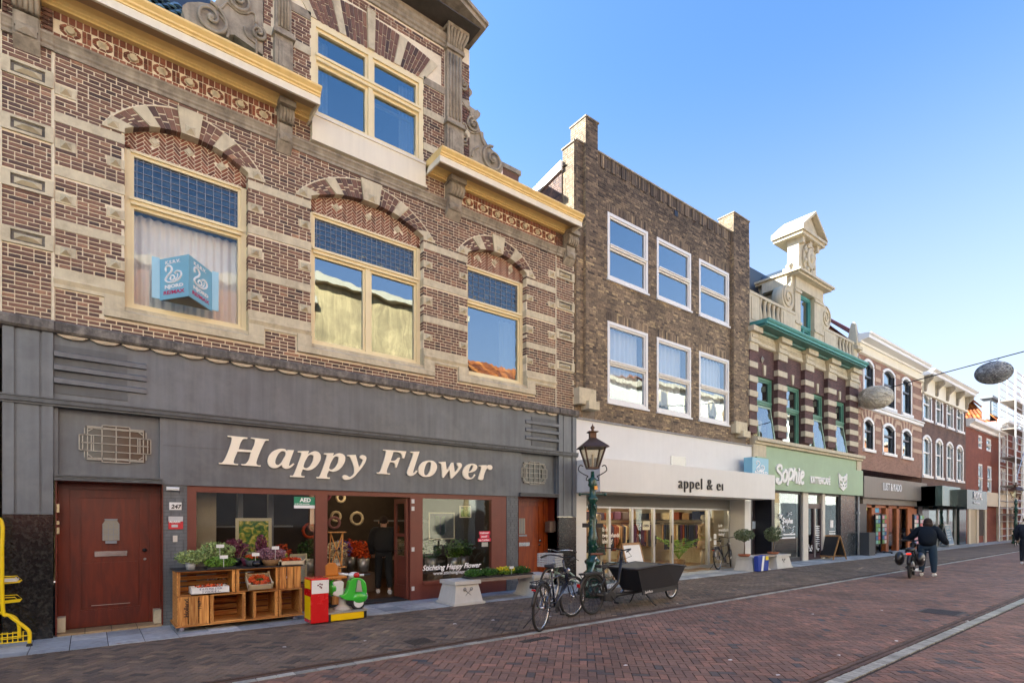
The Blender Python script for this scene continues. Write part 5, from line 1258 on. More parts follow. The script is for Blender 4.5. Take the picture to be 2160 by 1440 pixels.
for (px, py, s) in ((1270, 1120, .17), (1515, 1111, .15)): text('lettering', "Is dit\ntweedehands\nkleding?", s, tw, ws, front(FX(px, YG), YG - .012, FZ(px, py, YG)), .001, 0, .003, 1.0, .8)
q = MB(); xo, zo = FX(1355, YG), FZ(1355, 1117, YG); q.box(xo, xo + .33, YG - .02, YG - .01, zo, zo + .27); os_ = q.build('open_sign', mat('cream_card', (.75, .72, .55), .6, .03, 4), ws); text('lettering', 'OPEN', .1, black, os_, front(xo + .02, YG - .023, zo + .09), .001, 0, .003)
q = MB(); 
for k in range(4): q.box(FX(1505, YG), FX(1505, YG) + .16, YG - .015, YG - .008, .35 + .21 * k, .52 + .21 * k)
q.build('window_notice', white_p, ws)
# lit interior
q = MB(); x0, x1 = lp1 - .2, rp0 + .2; yb = 5.2
q.quad((x0, yb, 0), (x1, yb, 0), (x1, yb, 3), (x0, yb, 3)).quad((x0, .7, 0), (x0, yb, 0), (x0, yb, 3), (x0, .7, 3)).quad((x1, .7, 0), (x1, .7, 3), (x1, yb, 3), (x1, yb, 0)); q.build('interior', mat('cream_shop_wall', (.66, .58, .42), .8, .04, 2), H2)
q = MB(); q.quad((x0, .0, .004), (x1, .0, .004), (x1, yb, .008), (x0, yb, .008)); q.build('shop_floor', woodmat('pale_shop_floor', '#8a6a44', '#a8865a', .4, 3, 0), H2)
lamp_m = mat('ceiling_light_panel', (.9, .85, .7), .5, 0, 1, emit=((1.0, .82, .55), 3.2))
q = MB(); [q.box(x0 + 1 + 2.1 * k, x0 + 1.7 + 2.1 * k, 1.5, 3.6, 2.30, 2.325) for k in range(3)]; q.build('ceiling_light', lamp_m, H2, kind='stuff')
# ================================================================== brick-textured materials for the farther houses
def brickmat(name, c1, c2, mort, scale=1.0, dirt=.3, bump=.4, cw=.22, ch=.065, var=.5):
 m, n, b = newmat(name); N = n.nodes.new; L = n.links.new
 geo = N('ShaderNodeNewGeometry'); sp = N('ShaderNodeSeparateXYZ'); L(geo.outputs['Position'], sp.inputs[0]); ad = N('ShaderNodeMath'); L(sp.outputs[0], ad.inputs[0]); L(sp.outputs[1], ad.inputs[1])
 cb = N('ShaderNodeCombineXYZ'); L(ad.outputs[0], cb.inputs[0]); L(sp.outputs[2], cb.inputs[1])
 bt = N('ShaderNodeTexBrick'); bt.inputs['Scale'].default_value = 1; bt.inputs['Brick Width'].default_value = cw; bt.inputs['Row Height'].default_value = ch; bt.inputs['Mortar Size'].default_value = .008
 bt.inputs['Color1'].default_value = (*S(c1), 1); bt.inputs['Color2'].default_value = (*S(c2), 1); bt.inputs['Mortar'].default_value = (*S(mort), 1); bt.inputs['Bias'].default_value = 0; L(cb.outputs[0], bt.inputs['Vector'])
 no = N('ShaderNodeTexNoise'); no.inputs['Scale'].default_value = 1.3; no.inputs['Detail'].default_value = 8; L(geo.outputs['Position'], no.inputs['Vector'])
 mr = N('ShaderNodeMapRange'); mr.inputs[1].default_value = .3; mr.inputs[2].default_value = .7; mr.inputs[3].default_value = 1 - dirt; mr.inputs[4].default_value = 1 + dirt; L(no.outputs[0], mr.inputs[0])
 vs = N('ShaderNodeVectorMath'); vs.operation = 'SCALE'; L(bt.outputs['Color'], vs.inputs[0]); L(mr.outputs[0], vs.inputs['Scale']); L(vs.outputs[0], b.inputs['Base Color']); b.inputs['Roughness'].default_value = .8
 bp = N('ShaderNodeBump'); bp.inputs['Strength'].default_value = bump; bp.inputs['Distance'].default_value = .006; bp.invert = True; L(bt.outputs['Fac'], bp.inputs['Height']); L(bp.outputs[0], b.inputs['Normal'])
 return m
brick3 = brickmat('plum_brick', '#523a38', '#664844', '#443432'); brick4 = brickmat('rose_brown_brick', '#7b5548', '#8f6656', '#a08876', dirt=.18); brick5 = brickmat('dark_brown_brick', '#5a423a', '#6e5246', '#57463e', dirt=.25)
brick6 = brickmat('red_painted_brick', '#743a2a', '#824634', '#6e3e30', dirt=.14); brick7 = brickmat('red_brick', '#7c4438', '#8e5040', '#6c4a40'); brick0 = brickmat('neighbour_brick', '#6b3a30', '#7c463a', '#8a7462')
cstone = mat('cream_sandstone', (.54, .48, .35), .75, .1, 5, streak=.1, dirt=((.30, .24, .15), .4, 2))
green_f = mat('green_window_paint', (.10, .25, .18), .45, .1, 4); teal = mat('teal_gutter_paint', (.08, .30, .28), .45, .12, 4, streak=.1); sage = mat('sage_green_board', (.30, .42, .27), .55, .05, 3, streak=.02, big=.08)
# ================================================================== HOUSE 3: banded brick with green windows
H3 = house('plum brick house with cream-banded piers and green windows above the Sophie cat cafe', 23)
B0, B1 = A1 + .01, FX(1810)
PIL = [(FX(a, -.15), FX(b, -.15)) for a, b in ((1581, 1597), (1641, 1659), (1698, 1715), (1746.5, 1763), (1792, 1809))]
W3 = []
zt3 = (FZ(1594, 790) + FZ(1659, 811) + FZ(1715, 828)) / 3; zb3 = (FZ(1594, 932) + FZ(1659, 949) + FZ(1715, 957)) / 3
for i in range(4): W3.append((PIL[i][1] + .02, PIL[i][1] + .02 + (PIL[i + 1][0] - PIL[i][1]) * (1.0) - .04, zb3, zt3))
ZC3 = FZ(1597, 731); ZG3 = FZ(1594.6, 657, -.7)
q = MB(); sheet(q, T2, B0, B1, 4.6, ZC3 + .05, W3, .2); q.build('brick_wall', brick3, H3)
for i, (a, b, c, d) in enumerate(W3):
 tz = c + (d - c) * .62
 window(H3, a, b, c, d, .08, green_f, .09, tz, (), glass, glass_lead if False else glass, .06, .1, tw=.12)
 if i != 1:
  q = MB(); w_ = b - a - .3
  for (u0, u1, v0, v1) in ((0, .05, 0, 1), (.95, 1, 0, 1), (.05, .95, 0, .05), (.05, .95, .94, 1)):
   vs = []
   for (u, v) in ((u0, v0), (u1, v0), (u1, v1), (u0, v1)):
    for dd in (0, .04): vs.append((a + .15 + w_ * u, .04 - .2 * (1 - v) + dd, c + .1 + (tz - c - .2) * v))
   q.add(vs, [(0, 2, 4, 6), (7, 5, 3, 1), (0, 1, 3, 2), (2, 3, 5, 4), (4, 5, 7, 6), (6, 7, 1, 0)])
  oc = q.build('open_casement', mat('pale_green_paint', (.30, .42, .30), .45, .05, 4) if i == 0 else MATS['pale_green_paint'], H3)
  q = MB(); q.quad((a + .16, .06 - .19, c + .12), (a + .14 + w_, .06 - .19, c + .12), (a + .14 + w_, .05, tz - .1), (a + .16, .05, tz - .1)); q.build('pane', glass, oc)
 room(H3, a, b, .22, 2.5, c - .1, d + .1, roomlight)
 q = MB(); cx = (a + b) / 2; q.prism([(cx - .06, d + .05), (cx + .06, d + .05), (cx + .09, d + .42), (cx - .09, d + .42)], -.05, 0); q.build('keystone', cstone, H3)
for i, (a, b) in enumerate(PIL):
 q = MB(); q.box(a, b, -.15, .0, 4.7, ZC3 - .2); q.build('brick_pier', brick3, H3)
 z = 4.95; k = 0
 while z < ZC3 - .5:
  q = MB(); q.box(a - .025, b + .025, -.18, .0, z, z + .21); q.build('stone_block', cstone, H3, bevel=.012); z += .51; k += 1
 q = MB(); q.box(a - .02, b + .02, -.19, 0, ZC3 - .28, ZC3 - .0); q.box(a - .06, b + .06, -.24, 0, ZC3 - .02, ZC3 + .08); q.box(a + .02, b - .02, -.2, 0, ZC3 + .08, ZG3 - .35); q.box(a + .08, b - .08, -.23, -.2, ZC3 + .16, ZG3 - .45); q.box(a - .06, b + .06, -.34, 0, ZG3 - .38, ZG3 - .2); q.build('pilaster_capital', cstone, H3)
q = MB(); q.box(B0, B1, -.05, .05, ZC3, ZG3 - .1); moulding(q, B0, B1, [(.05, ZC3 + .0), (.1, ZC3 + .03), (.1, ZC3 + .1), (.05, ZC3 + .13)]); q.build('frieze_board', cstone, H3)
for i in range(4):
 a, b = PIL[i][1] + .12, PIL[i + 1][0] - .12; z0, z1 = ZC3 + .2, ZG3 - .42; q = MB()
 for (x0, x1, za, zb) in ((a, b, z0, z0 + .04), (a, b, z1 - .04, z1), (a, a + .04, z0 + .04, z1 - .04), (b - .04, b, z0 + .04, z1 - .04)): q.box(x0, x1, -.075, -.05, za, zb)
 q.build('frieze_panel', cstone, H3)
q = MB(); q.add([(PIL[0][1] + .6 + x, -.03 - d, ZC3 - .42 + z) for x, z, d in ((0, -.14, 0), (.1, 0, 0), (0, .14, 0), (-.1, 0, 0), (0, 0, .08))], [(0, 1, 4), (1, 2, 4), (2, 3, 4), (3, 0, 4)]); q.build('wall_anchor', iron, H3)
x1g = FX(1833.5, -.7)
q = MB(); moulding(q, B0, x1g - .05, [(0, ZG3 - .26), (.2, ZG3 - .26), (.22, ZG3 - .2), (.62, ZG3 - .2)][:3] + [(.55, ZG3 - .2), (.55, ZG3 - .12), (0, ZG3 - .1)]); q.build('cornice_moulding', mat('dark_teal', (.035, .15, .13), .5, .1, 4), H3)
q = MB(); moulding(q, B0, x1g, [(0, ZG3 - .14), (.62, ZG3 - .14), (.62, ZG3 - .07), (.66, ZG3 - .06), (.70, ZG3 - .01), (.70, ZG3 + .02), (0, ZG3 + .03)]); q.build('gutter', teal, H3)
# balustrade
yb_ = .05; zr = ZG3 + .78
def fz(px, py): return FZ(px, py, yb_)
zr = (fz(1600, 622) + fz(1670, 658)) / 2
DX0, DX1 = FX(1676, yb_), FX(1734, yb_)
for (a, b, s) in ((B0, DX0, 0), (DX1, B1, 1)):
 q = MB(); q.box(a, b, yb_ - .06, yb_ + .14, zr - .1, zr); q.box(a, b, yb_ - .05, yb_ + .14, ZG3 + .02, ZG3 + .12); q.build('balustrade_rail', cstone, H3)
 segs_ = ((a, a + .7, 1), (a + .7, a + 2.35, 0), (a + 2.35, b, 1)) if s == 0 else ((a, a + 1.35, 1), (a + 1.35, b - .6, 0), (b - .6, b, 1))
 for (u, v, solid) in segs_:
  if solid: q = MB(); q.box(u, v, yb_ - .04, yb_ + .12, ZG3 + .12, zr - .1); q.box(u + .12, v - .12, yb_ - .06, yb_ - .04, ZG3 + .2, zr - .2); q.build('balustrade_panel', cstone, H3)
  else:
   n = 5
   for k in range(n):
    x = u + (v - u) * (k + .5) / n; h = zr - .1 - ZG3 - .12; q = MB(); q.lathe([(.09, 0), (.09, .05 * h), (.05, .1 * h), (.1, .35 * h), (.055, .75 * h), (.08, .92 * h), (.09, h)], (x, yb_ + .04, ZG3 + .12), 10); q.build('baluster', cstone, H3)
# dormer
yd = .02
DZ0 = ZG3 + .05; zc1 = FZ(1690, 583, yd); 
q = MB()
pw_ = FX(1689, yd) - DX0
pr0 = FX(1718, yd)
q.box(DX0, DX0 + pw_, yd, yd + .4, DZ0, zc1 - .55).box(pr0, DX1, yd, yd + .4, DZ0, zc1 - .55).box(DX0, DX1, yd - .02, yd + 1.6, zc1 - .55, zc1 - .12)
q.box(DX0 + .0, DX0 + .1, yd + .4, yd + 1.6, DZ0 + .8, zc1 - .5)
for (a, b) in ((DX0, DX0 + pw_), (pr0, DX1)): q.box(a - .03, b + .03, yd - .05, yd + .3, zc1 - .72, zc1 - .62).box(a - .03, b + .03, yd - .05, yd + .3, DZ0 + .75, DZ0 + .85)
dormer = q.build('dormer', cstone, H3)
q = MB(); q.box(DX0 - .35, DX1 + .35, yd - .35, yd + 1.5, zc1 - .04, zc1 + .04); q.box(DX0 - .25, DX1 + .25, yd - .25, yd + 1.5, zc1 - .12, zc1 - .04); q.box(DX0 - .3, DX0 + .2, yd + .2, yd + 1.2, zc1 - .5, zc1 - .12); q.build('cornice', cstone, dormer)
wz0, wz1 = DZ0, zc1 - .6
f_, c_ = window(H3, DX0 + pw_, pr0, wz0, wz1, yd + .15, teal, .1, wz0 + (wz1 - wz0) * .38, ((DX0 + pw_ + pr0) / 2,), glass, glass, .04, .1, only_low_mull=True); room(H3, DX0 + .1, DX1 - .1, yd + .3, yd + 1.5, wz0, wz1 + .1, roomlight); drape(H3, DX0 + pw_ + .15, pr0 - .15, yd + .4, wz0 + (wz1 - wz0) * .4, wz1 - .1, folds=5, seed=3)
zp0 = FZ(1694, 476, yd - .3); pa = F(1719, 455, yd - .3); xpl, xpr = FX(1694, yd - .3), FX(1744, yd - .3)
mx = (xpl + xpr) / 2
q = MB(); q.prism([(xpl + .25, zc1 + .04), (xpr - .25, zc1 + .04), (xpr - .32, zc1 + .9), (xpr - .3, zp0 - .2), (xpl + .3, zp0 - .2), (xpl + .32, zc1 + .9)], yd, yd + .45); q.build('attic_block', cstone, dormer)
q = MB(); cz = (zc1 + zp0) / 2 - .05; q.disc((mx, cz), .5, yd - .08, yd, 20, rz=.62); q.disc((mx, cz), .3, yd - .16, yd - .08, 16, rz=.42); q.ball((mx, yd - .16, cz), (.13, .1, .18), 10, 6)
for k in range(8):
 a = k * math.pi / 4 + .3; q.ball((mx + .42 * math.cos(a), yd - .1, cz + .52 * math.sin(a)), (.1, .06, .1), 8, 5)
q.build('cartouche', cstone, dormer)
q = MB(); q.box(xpl + .05, xpr - .05, yd - .25, yd + .9, zp0 - .22, zp0 - .1); q.box(xpl - .02, xpr + .02, yd - .32, yd + .95, zp0 - .1, zp0)
q.prism([(xpl + .15, zp0), (xpr - .15, zp0), (mx, zp0 + (mx - xpl) * .7)], yd - .12, yd + .9); ph = (mx - xpl) * .78
for s in (-1, 1): e = xpl - .02 if s < 0 else xpr + .02; q.prism([(e, zp0 - .0), (e, zp0 + .1), (mx, zp0 + ph + .1), (mx, zp0 + ph - .02)], yd - .33 - (.003 if s > 0 else 0), yd + .95)
for (x) in (xpl + .42, mx, xpr - .42): q.box(x - .1, x + .1, yd - .15, yd, zp0 - .45, zp0 - .22)
q.build('pediment', cstone, dormer)
for (cx_, s) in ((DX0 - .48, -1), (DX1 + .42, 1)):
 q = MB(); cz_ = zr + .5; q.disc((cx_, cz_), .5, yd + .05, yd + .45, 24); P = []
 for i in range(40): t = i / 39; a = math.pi * .5 - s * t * 3.6 * math.pi; r = .44 * (1 - .85 * t); P.append((cx_ + r * math.cos(a), yd + .03, cz_ + r * math.sin(a)))
 q.tube(P, .035, 6); q.prism([(cx_ - s * .1, cz_ + .4), (cx_ - s * .48, cz_ + .3), (cx_ - s * .48, cz_ + 1.25), (cx_ - s * .28, cz_ + 1.3), (cx_ - s * .3, cz_ + .75)], yd + .06, yd + .4); q.build('volute', cstone, dormer)
for x in (DX0 - .25, DX1 + .25): q = MB(); q.lathe([(.12, 0), (.05, .06), (.13, .16), (.15, .22), (.06, .3), (.001, .34)], (x, yd + .1, zc1 + .04), 10); q.build('urn', cstone, dormer)
sl3 = mat('dark_slate_sheet', (.04, .055, .07), .45, .25, 2, big=.25)
q = MB(); zt9 = zr + 2.6; q.quad((B0, .5, ZG3), (B1, .5, ZG3), (B1, 2.0, zt9), (B0, 2.0, zt9)).quad((B0, 2.0, zt9), (B1, 2.0, zt9), (B1, 9, zt9 - .2), (B0, 9, zt9 - .2)); q.build('roof', sl3, H3); slabs(H3, B0, B1, ZG3 + .3, 9, brick3)
q = MB(); q.prism([(DX0 + .1, ZG3 + .5), (DX1 - .1, ZG3 + .5), (DX1 - .1, zc1), (mx, zc1 + .8), (DX0 + .1, zc1)], yd + .5, 3); q.build('dormer_roof', sl3, H3)
# green shop board and shop front
zs0, zs1 = (FZ(1635, 1034) + FZ(1801, 1045)) / 2, FZ(1650, 953)
q = MB(); moulding(q, B0, B1 + .02, [(0, zs1 + .1), (.2, zs1 + .12), (.2, zs1 + .2), (.3, zs1 + .22), (.3, zs1 + .34), (.1, zs1 + .4), (0, zs1 + .42)]); q.box(B0, B0 + .9, -.14, 0, zs0 + 1.0, zs1 + .11).box(B1 - .5, B1, -.14, 0, zs0 + .9, zs1 + .11); q.build('cornice', cstone, H3)
q = MB(); q.box(B0 + .5, B1 - .0, -.1, 0, zs0 + 1.15, zs1 + .1); q.box(B0 + .1, B1 - .05, -.22, 0, zs0, zs0 + 1.14); sb3 = q.build('sign_board', sage, H3)
letters = {'S': [[(145, 175), (125, 195), (128, 150), (160, 140), (195, 165), (185, 200), (150, 200), (135, 195)], ]}
Z6 = lambda p: F(1620 + p[0] / 6.72, 960 + p[1] / 6.72, -.25)
soph = [[(190, 190), (185, 155), (155, 142), (128, 170), (135, 215), (175, 260), (190, 310), (180, 370), (150, 393), (118, 370), (115, 335), (145, 340)],
  [(240, 215), (212, 260), (210, 330), (225, 365), (255, 340), (265, 270), (250, 215), (235, 225)],
  [(295, 200), (290, 280), (285, 350), (275, 412)], [(292, 225), (320, 200), (345, 225), (340, 290), (315, 335), (290, 330)],
  [(375, 190), (365, 260), (355, 350)], [(360, 310), (385, 250), (400, 260), (398, 330), (402, 385)], [(438, 245), (430, 320), (432, 385), (445, 390)], [(437, 195), (440, 210)],
  [(462, 320), (495, 290), (500, 250), (480, 235), (462, 280), (458, 350), (475, 395), (497, 385)]]
q = MB(); strokes_mesh(q, [[Z6(p) for p in smooth_path(s, 4)] for s in soph], .115, -.27, -.22); q.build('lettering', white_p, sb3)
xk = FX(1710, -.25); zk = FZ(1710, 1017.5, -.25); text('lettering', 'KATTENCAFÉ', .36, white_p, sb3, front(xk, -.24, zk), .015, 0, .02, 1.08, (FX(1758, -.25) - xk) / 2.75)
cat = [[(1005, 262), (1018, 460 - 20)], [(1005, 262), (1040, 310), (1085, 312), (1118, 270)], [(1118, 270), (1112, 440)], [(1018, 440), (1065, 490), (1112, 440)], [(1040, 310), (1062, 400), (1050, 440), (1065, 470), (1082, 440), (1070, 400), (1085, 312)], [(1015, 330), (1040, 360)], [(1112, 330), (1088, 360)], [(1015, 400), (1050, 420)], [(1110, 400), (1080, 420)], [(1020, 300), (1036, 330)], [(1108, 300), (1092, 330)]]
q = MB(); strokes_mesh(q, [[Z6(p) for p in s] for s in cat], .07, -.26, -.22); q.build('cat_emblem', white_p, sb3)
YS = .35
q = MB(); q.quad((B0, YS + 4, 0), (B1, YS + 4, 0), (B1, YS + 4, 3.2), (B0, YS + 4, 3.2)).quad((B0, YS + .1, 0), (B0, YS + 4, 0), (B0, YS + 4, 3.2), (B0, YS + .1, 3.2)).quad((B0, 0, zs0 - .0), (B0, 5, zs0), (B1, 5, zs0), (B1, 0, zs0)); q.build('interior', mat('navy_shop_wall', (.035, .045, .05), .7, .2, 2), H3)
xs = [B0, FX(1616, YS), FX(1632, 0), FX(1692, 0), FX(1703, 0), FX(1733, 0), FX(1740, 0), FX(1771, 0), FX(1790, 0), B1]
q = MB(); q.box(B0, xs[2], YS + .3, YS + .35, 0, zs0 - .3); q.build('black_door', mat('dark_plum_door', (.035, .025, .03), .35, .1, 5), H3, label='dark plum door beside the white shop pillar')
q = MB(); q.box(B0, B0 + .18, 0, YS + .3, 0, zs0).box(xs[2] - .15, xs[2], .0, YS + .3, 0, zs0).box(B0, xs[2], .0, .4, zs0 - .3, zs0); q.build('door_surround', mat('dark_navy', (.02, .022, .03), .4, .1, 5), H3)
q = MB(); 
for (x, w, z, h) in ((1590, .5, 1.75, .2), (1604, .35, 1.3, .28)): q.box(FX(x, .3), FX(x, .3) + w, YS + .27, YS + .3, z, z + h)
q.box(FX(1595, .3), FX(1595, .3) + .28, YS + .25, YS + .28, 1.0, 1.6); q.build('door_sign', mat('pale_blue_card', (.45, .55, .65), .5, .1, 4), H3)
q = MB(); q.box(FX(1692, -.02), FX(1703, -.02), -.06, .2, 0, zs0).box(FX(1733, -.02), FX(1738.5, -.02), -.06, .2, 0, zs0); q.build('pillar', mat('shop_pillar_cream', (.62, .58, .5), .6, .05, 4), H3)
nv = MATS['dark_navy']
q = MB(); a, b = xs[2], FX(1692); q.box(a, b, .0, .1, 0, .16).box(b - .18, b, .002, .1, 0, zs0).box(a, a + .08, .002, .1, 0, zs0).box(a, b, .001, .1, zs0 - .08, zs0); wsp = q.build('shop_window', nv, H3, label='wide cafe window with the white Sophie lettering')
q = MB(); q.box(a, b, .04, .046, .15, zs0); q.build('pane', glass_shop, wsp)
Z5 = lambda p: F(1580 + p[0] / 5.6, 1040 + p[1] / 5.6, .0)
s2 = [[(420, 300), (405, 290), (395, 310), (412, 330), (405, 355), (392, 345)], [(432, 315), (425, 340), (438, 340), (440, 318), (432, 315)], [(455, 310), (448, 370)], [(455, 320), (468, 320), (460, 345)], [(475, 295), (470, 345)], [(472, 330), (482, 320), (484, 348)], [(492, 320), (491, 348)], [(500, 335), (512, 322), (502, 320), (500, 345), (512, 345)]]
q = MB(); strokes_mesh(q, [[Z5(p) for p in s] for s in s2], .055, -.012, -.002); q.build('lettering', tw, wsp)
rn = random.Random(3); q = MB()
for k in range(26):
 x, z = Z5((rn.choice((370, 390, 480, 510)) + rn.uniform(-25, 25), rn.choice((230, 260, 400, 440)) + rn.uniform(-25, 25))); q.tube([(x, -.003, z), (x + rn.uniform(-.12, .12), -.003, z + rn.uniform(-.1, .1)), (x + rn.uniform(-.2, .2), -.003, z + rn.uniform(-.15, .15))], .012, 4)
for z in (.92, 1.05): q.box(Z5((370, 0))[0], Z5((545, 0))[0], -.003, .0, z, z + .05)
q.build('window_drawing', tw, wsp, kind='stuff')
q = MB(); a, b = FX(1703), FX(1733); m_ = (a + b) / 2; zt_ = 2.2
for (u, v) in ((a, m_), (m_, b)): q.box(u, u + .1, .0, .09, .02, zt_).box(v - .1, v, .0, .09, .02, zt_).box(u + .1, v - .1, .0, .09, .02, .25).box(u + .1, v - .1, .0, .09, zt_ - .1, zt_)
q.box(a, b, .0, .1, zt_, zt_ + .1).box(a, b, .001, .1, zs0 - .08, zs0); dd_ = q.build('double_door', mat('dark_plum_paint', (.05, .028, .035), .4, .1, 5), H3, label='glazed double door of the cafe')
q = MB(); q.box(a, b, .05, .056, .2, zs0); q.build('pane', glass_shop, dd_); q = MB(); q.box(m_ - .03, m_ + .03, -.03, .0, .1, 2.1); q.build('pull_bar', alu, dd_)
q = MB()
for k in range(9): q.box(m_ + .2, m_ + .55, .036, .046, 1.35 - .09 * k, 1.385 - .09 * k)
for k in range(40): x = rn.choice((a + .15, m_ + .15)) + rn.uniform(0, .6); z = rn.uniform(.3, .6); q.box(x, x + .05, .036, .046, z, z + rn.uniform(.03, .12))
q.build('window_drawing', tw, dd_, kind='stuff')
q = MB(); a, b = FX(1738.5), FX(1771); q.box(a, b, .0, .1, 0, .14).box(b - .1, b, .001, .1, 0, zs0).box(a, b, .002, .1, zs0 - .08, zs0); w3 = q.build('shop_window', nv, H3, label='narrow cafe window right of the double door'); q = MB(); q.box(a, b, .05, .056, .12, zs0); q.build('pane', glass_shop, w3)
q = MB(); q.box(a + .7, a + 1.0, .036, .048, 1.3, 1.62); q.box(a + .6, a + 1.2, .038, .048, 1.02, 1.06).box(a + .6, a + 1.2, .038, .048, 1.12, 1.16); q.build('window_notice', white_p, w3)
q = MB(); q.box(FX(1771), B1, -.05, .3, 0, zs0); q.build('side_panel', mat('dark_blue_tile', (.02, .028, .035), .25, .2, 5), H3)
q = MB(); x = B1 - .25; q.tube([(x, -.1, 0), (x, -.1, zs0 + .9)], .045, 8); q.box(x - .07, x + .07, -.15, -.05, 1.9, 2.0); q.build('drainpipe', mat('grey_pipe', (.35, .36, .36), .5, .1, 5), H3)
# ================================================================== farther houses
def arched(parent, x0, x1, z0, z1, y, fm, rise=.2, tz=None, fw=.1, surround=None, sw=.1, gl=None, sill=None, deep=.1):
 """window with a flat segmental head; the frame stands in a matching opening"""
 cx = (x0 + x1) / 2; hw = (x1 - x0) / 2; n = 8; Rr = (hw * hw + rise * rise) / (2 * rise); zc = z1 - Rr
 def arc(h, k=1.0): return [(cx + (hw + h) * math.sin(a) / math.sin(A) , zc + (Rr + h) * math.cos(a)) for a in [(-A + 2 * A * i / n) for i in range(n + 1)]]
 A = math.asin(min(1, hw / Rr)); zs = z1 - rise
 f = MB(); f.box(x0, x0 + fw, y, y + deep, z0, zs).box(x1 - fw, x1, y, y + deep, z0, zs).box(x0 + fw, x1 - fw, y, y + deep, z0, z0 + fw)
 o, i_ = arc(0), arc(-fw)
 for k in range(n): f.prism([o[k], o[k + 1], i_[k + 1], i_[k]], y, y + deep)
 if tz: f.box(x0 + fw, x1 - fw, y - .02, y + deep, tz - .04, tz + .04)
 f = f.build('window', fm, parent)
 p = MB(); p.prism([(x0 + fw / 2, z0 + .05)] + [(a, b) for a, b in i_] + [(x1 - fw / 2, z0 + .05)], y + deep * .6, y + deep * .6 + .006); p.build('pane', gl or glass, f)
 if surround:
  s = MB(); o, i_ = arc(sw), arc(0); s.box(x0 - sw, x0, -.035, .1, z0, zs).box(x1, x1 + sw, -.035, .1, z0, zs)
  for k in range(n): s.prism([o[k], o[k + 1], i_[k + 1], i_[k]], -.035, .1)
  s.build('surround', surround, f)
 if sill: s = MB(); s.box(x0 - sw - .04, x1 + sw + .04, -.1, .05, z0 - .14, z0); s.build('sill', sill, f)
 return f
def holes_arch(x0, x1, z0, z1): return (x0, x1, z0, z1)
def corner_fill(mb, x0, x1, z1, rise):
 cx = (x0 + x1) / 2; hw = (x1 - x0) / 2; Rr = (hw * hw + rise * rise) / (2 * rise); zc = z1 - Rr; A = math.asin(min(1, hw / Rr))
 P = [(cx + Rr * math.sin(-A + 2 * A * i / 8), zc + Rr * math.cos(-A + 2 * A * i / 8)) for i in range(9)]
 for a, b in zip(P, P[1:]): mb.quad((a[0], 0, a[1]), (b[0], 0, b[1]), (b[0], 0, z1), (a[0], 0, z1))
# ---- house 4
H4 = house('rose-brown brick house with tall arched windows over the Lust and Kado shop', 32)
C0, C1 = B1 + .01, FX(1944)
zg4 = (FZ(1826, 704, -.5) + FZ(1965, 770, -.5)) / 2
zu4, zl4 = FZ(1833, 750), 0
wp = [(1822, 1841), (1863, 1886), (1903, 1921)]
U = [FZ(1826, 757), FZ(1826, 850)]; Lw = [FZ(1826, 888), FZ(1826, 998)]
zm0, zm1 = (FZ(1811, 862) + FZ(1940, 897)) / 2, (FZ(1811, 852) + FZ(1940, 886)) / 2
U = [min(U[0], zg4 - .95), zm1 + .2]; Lw = [zm0 - .45, 5.0]
w4 = []
for a, b in wp: x0, x1 = FX(a), FX(b); w4 += [(x0, x1, U[1], U[0]), (x0, x1, Lw[1], Lw[0])]
q = MB(); sheet(q, T2, C0, C1, 4.0, zg4 - .1, w4, .2)
for (a, b, c, d) in w4: corner_fill(q, a, b, d, .22)
q.build('brick_wall', brick4, H4)
for i, (a, b, c, d) in enumerate(w4): arched(H4, a, b, c, d, .06, mat('dark_sash', (.06, .07, .09), .4, .1, 4) if i == 0 else MATS['dark_sash'], .22, c + (d - c) * .62, .07, white_p, .13, sill=white_p); room(H4, a, b, .2, 2.4, c, d + .1, roomlight)
for i in (0, 2, 4, 1, 3, 5): a, b, c, d = w4[i]; drape(H4, a + .1, a + (b - a) * .45, .3, c + .1, d - .3, folds=3, seed=i)
piers = [(C0, FX(1815)), (FX(1846), FX(1857)), (FX(1890), FX(1898)), (FX(1925), C1)]
band4 = mat('pale_brick_band', (.50, .36, .26), .8, .1, 6)
for (a, b) in piers:
 for z in [Lw[1] + .35 + .62 * k for k in range(5) if Lw[1] + .6 + .62 * k < zm0] + [U[1] + .45 + .62 * k for k in range(4)]:
  q = MB(); q.box(a, b, -.02, .03, z, z + .2); q.build('stone_band', band4, H4)
for (a, b, c, d) in w4[1::2]:
 cx = (a + b) / 2
 for k in range(9):
  t0, t1 = -1 + 2 * k / 9 + .01, -1 + 2 * (k + 1) / 9 - .01; f = lambda t, w, z: (cx + t * w, z + .24 * (1 - t * t)); hw = (b - a) / 2
  q = MB(); q.prism([f(t0, hw + .16, d - .1), f(t1, hw + .16, d - .1), f(t1, hw + .42, d + .28), f(t0, hw + .42, d + .28)], -.025, .02); q.build('arch_block', band4 if k % 2 == 0 else brick4, H4)
q = MB(); q.box(C0, C1, -.04, .02, U[0] + .2, zg4 - .1); q.build('frieze_board', white_p, H4)
q = MB(); moulding(q, C0, C1, [(0, zm0), (.1, zm0 + .04), (.1, zm1 - .1), (.16, zm1 - .06), (.16, zm1), (0, zm1 + .02)]); q.build('string_course', white_p, H4)
q = MB(); x1_ = FX(1965, -.6); moulding(q, C0 - .3, x1_, [(.02, zg4 - .34), (.2, zg4 - .34), (.22, zg4 - .26), (.55, zg4 - .22), (.55, zg4 - .08), (.62, zg4 - .06), (.66, zg4), (0, zg4 + .05)]); q.build('gutter', white_p, H4)
q = MB(); moulding(q, C0 - .1, C1, [(.03, zg4 - .75), (.12, zg4 - .72), (.12, zg4 - .34), (.03, zg4 - .34)]); q.build('cornice_moulding', cream_p, H4)
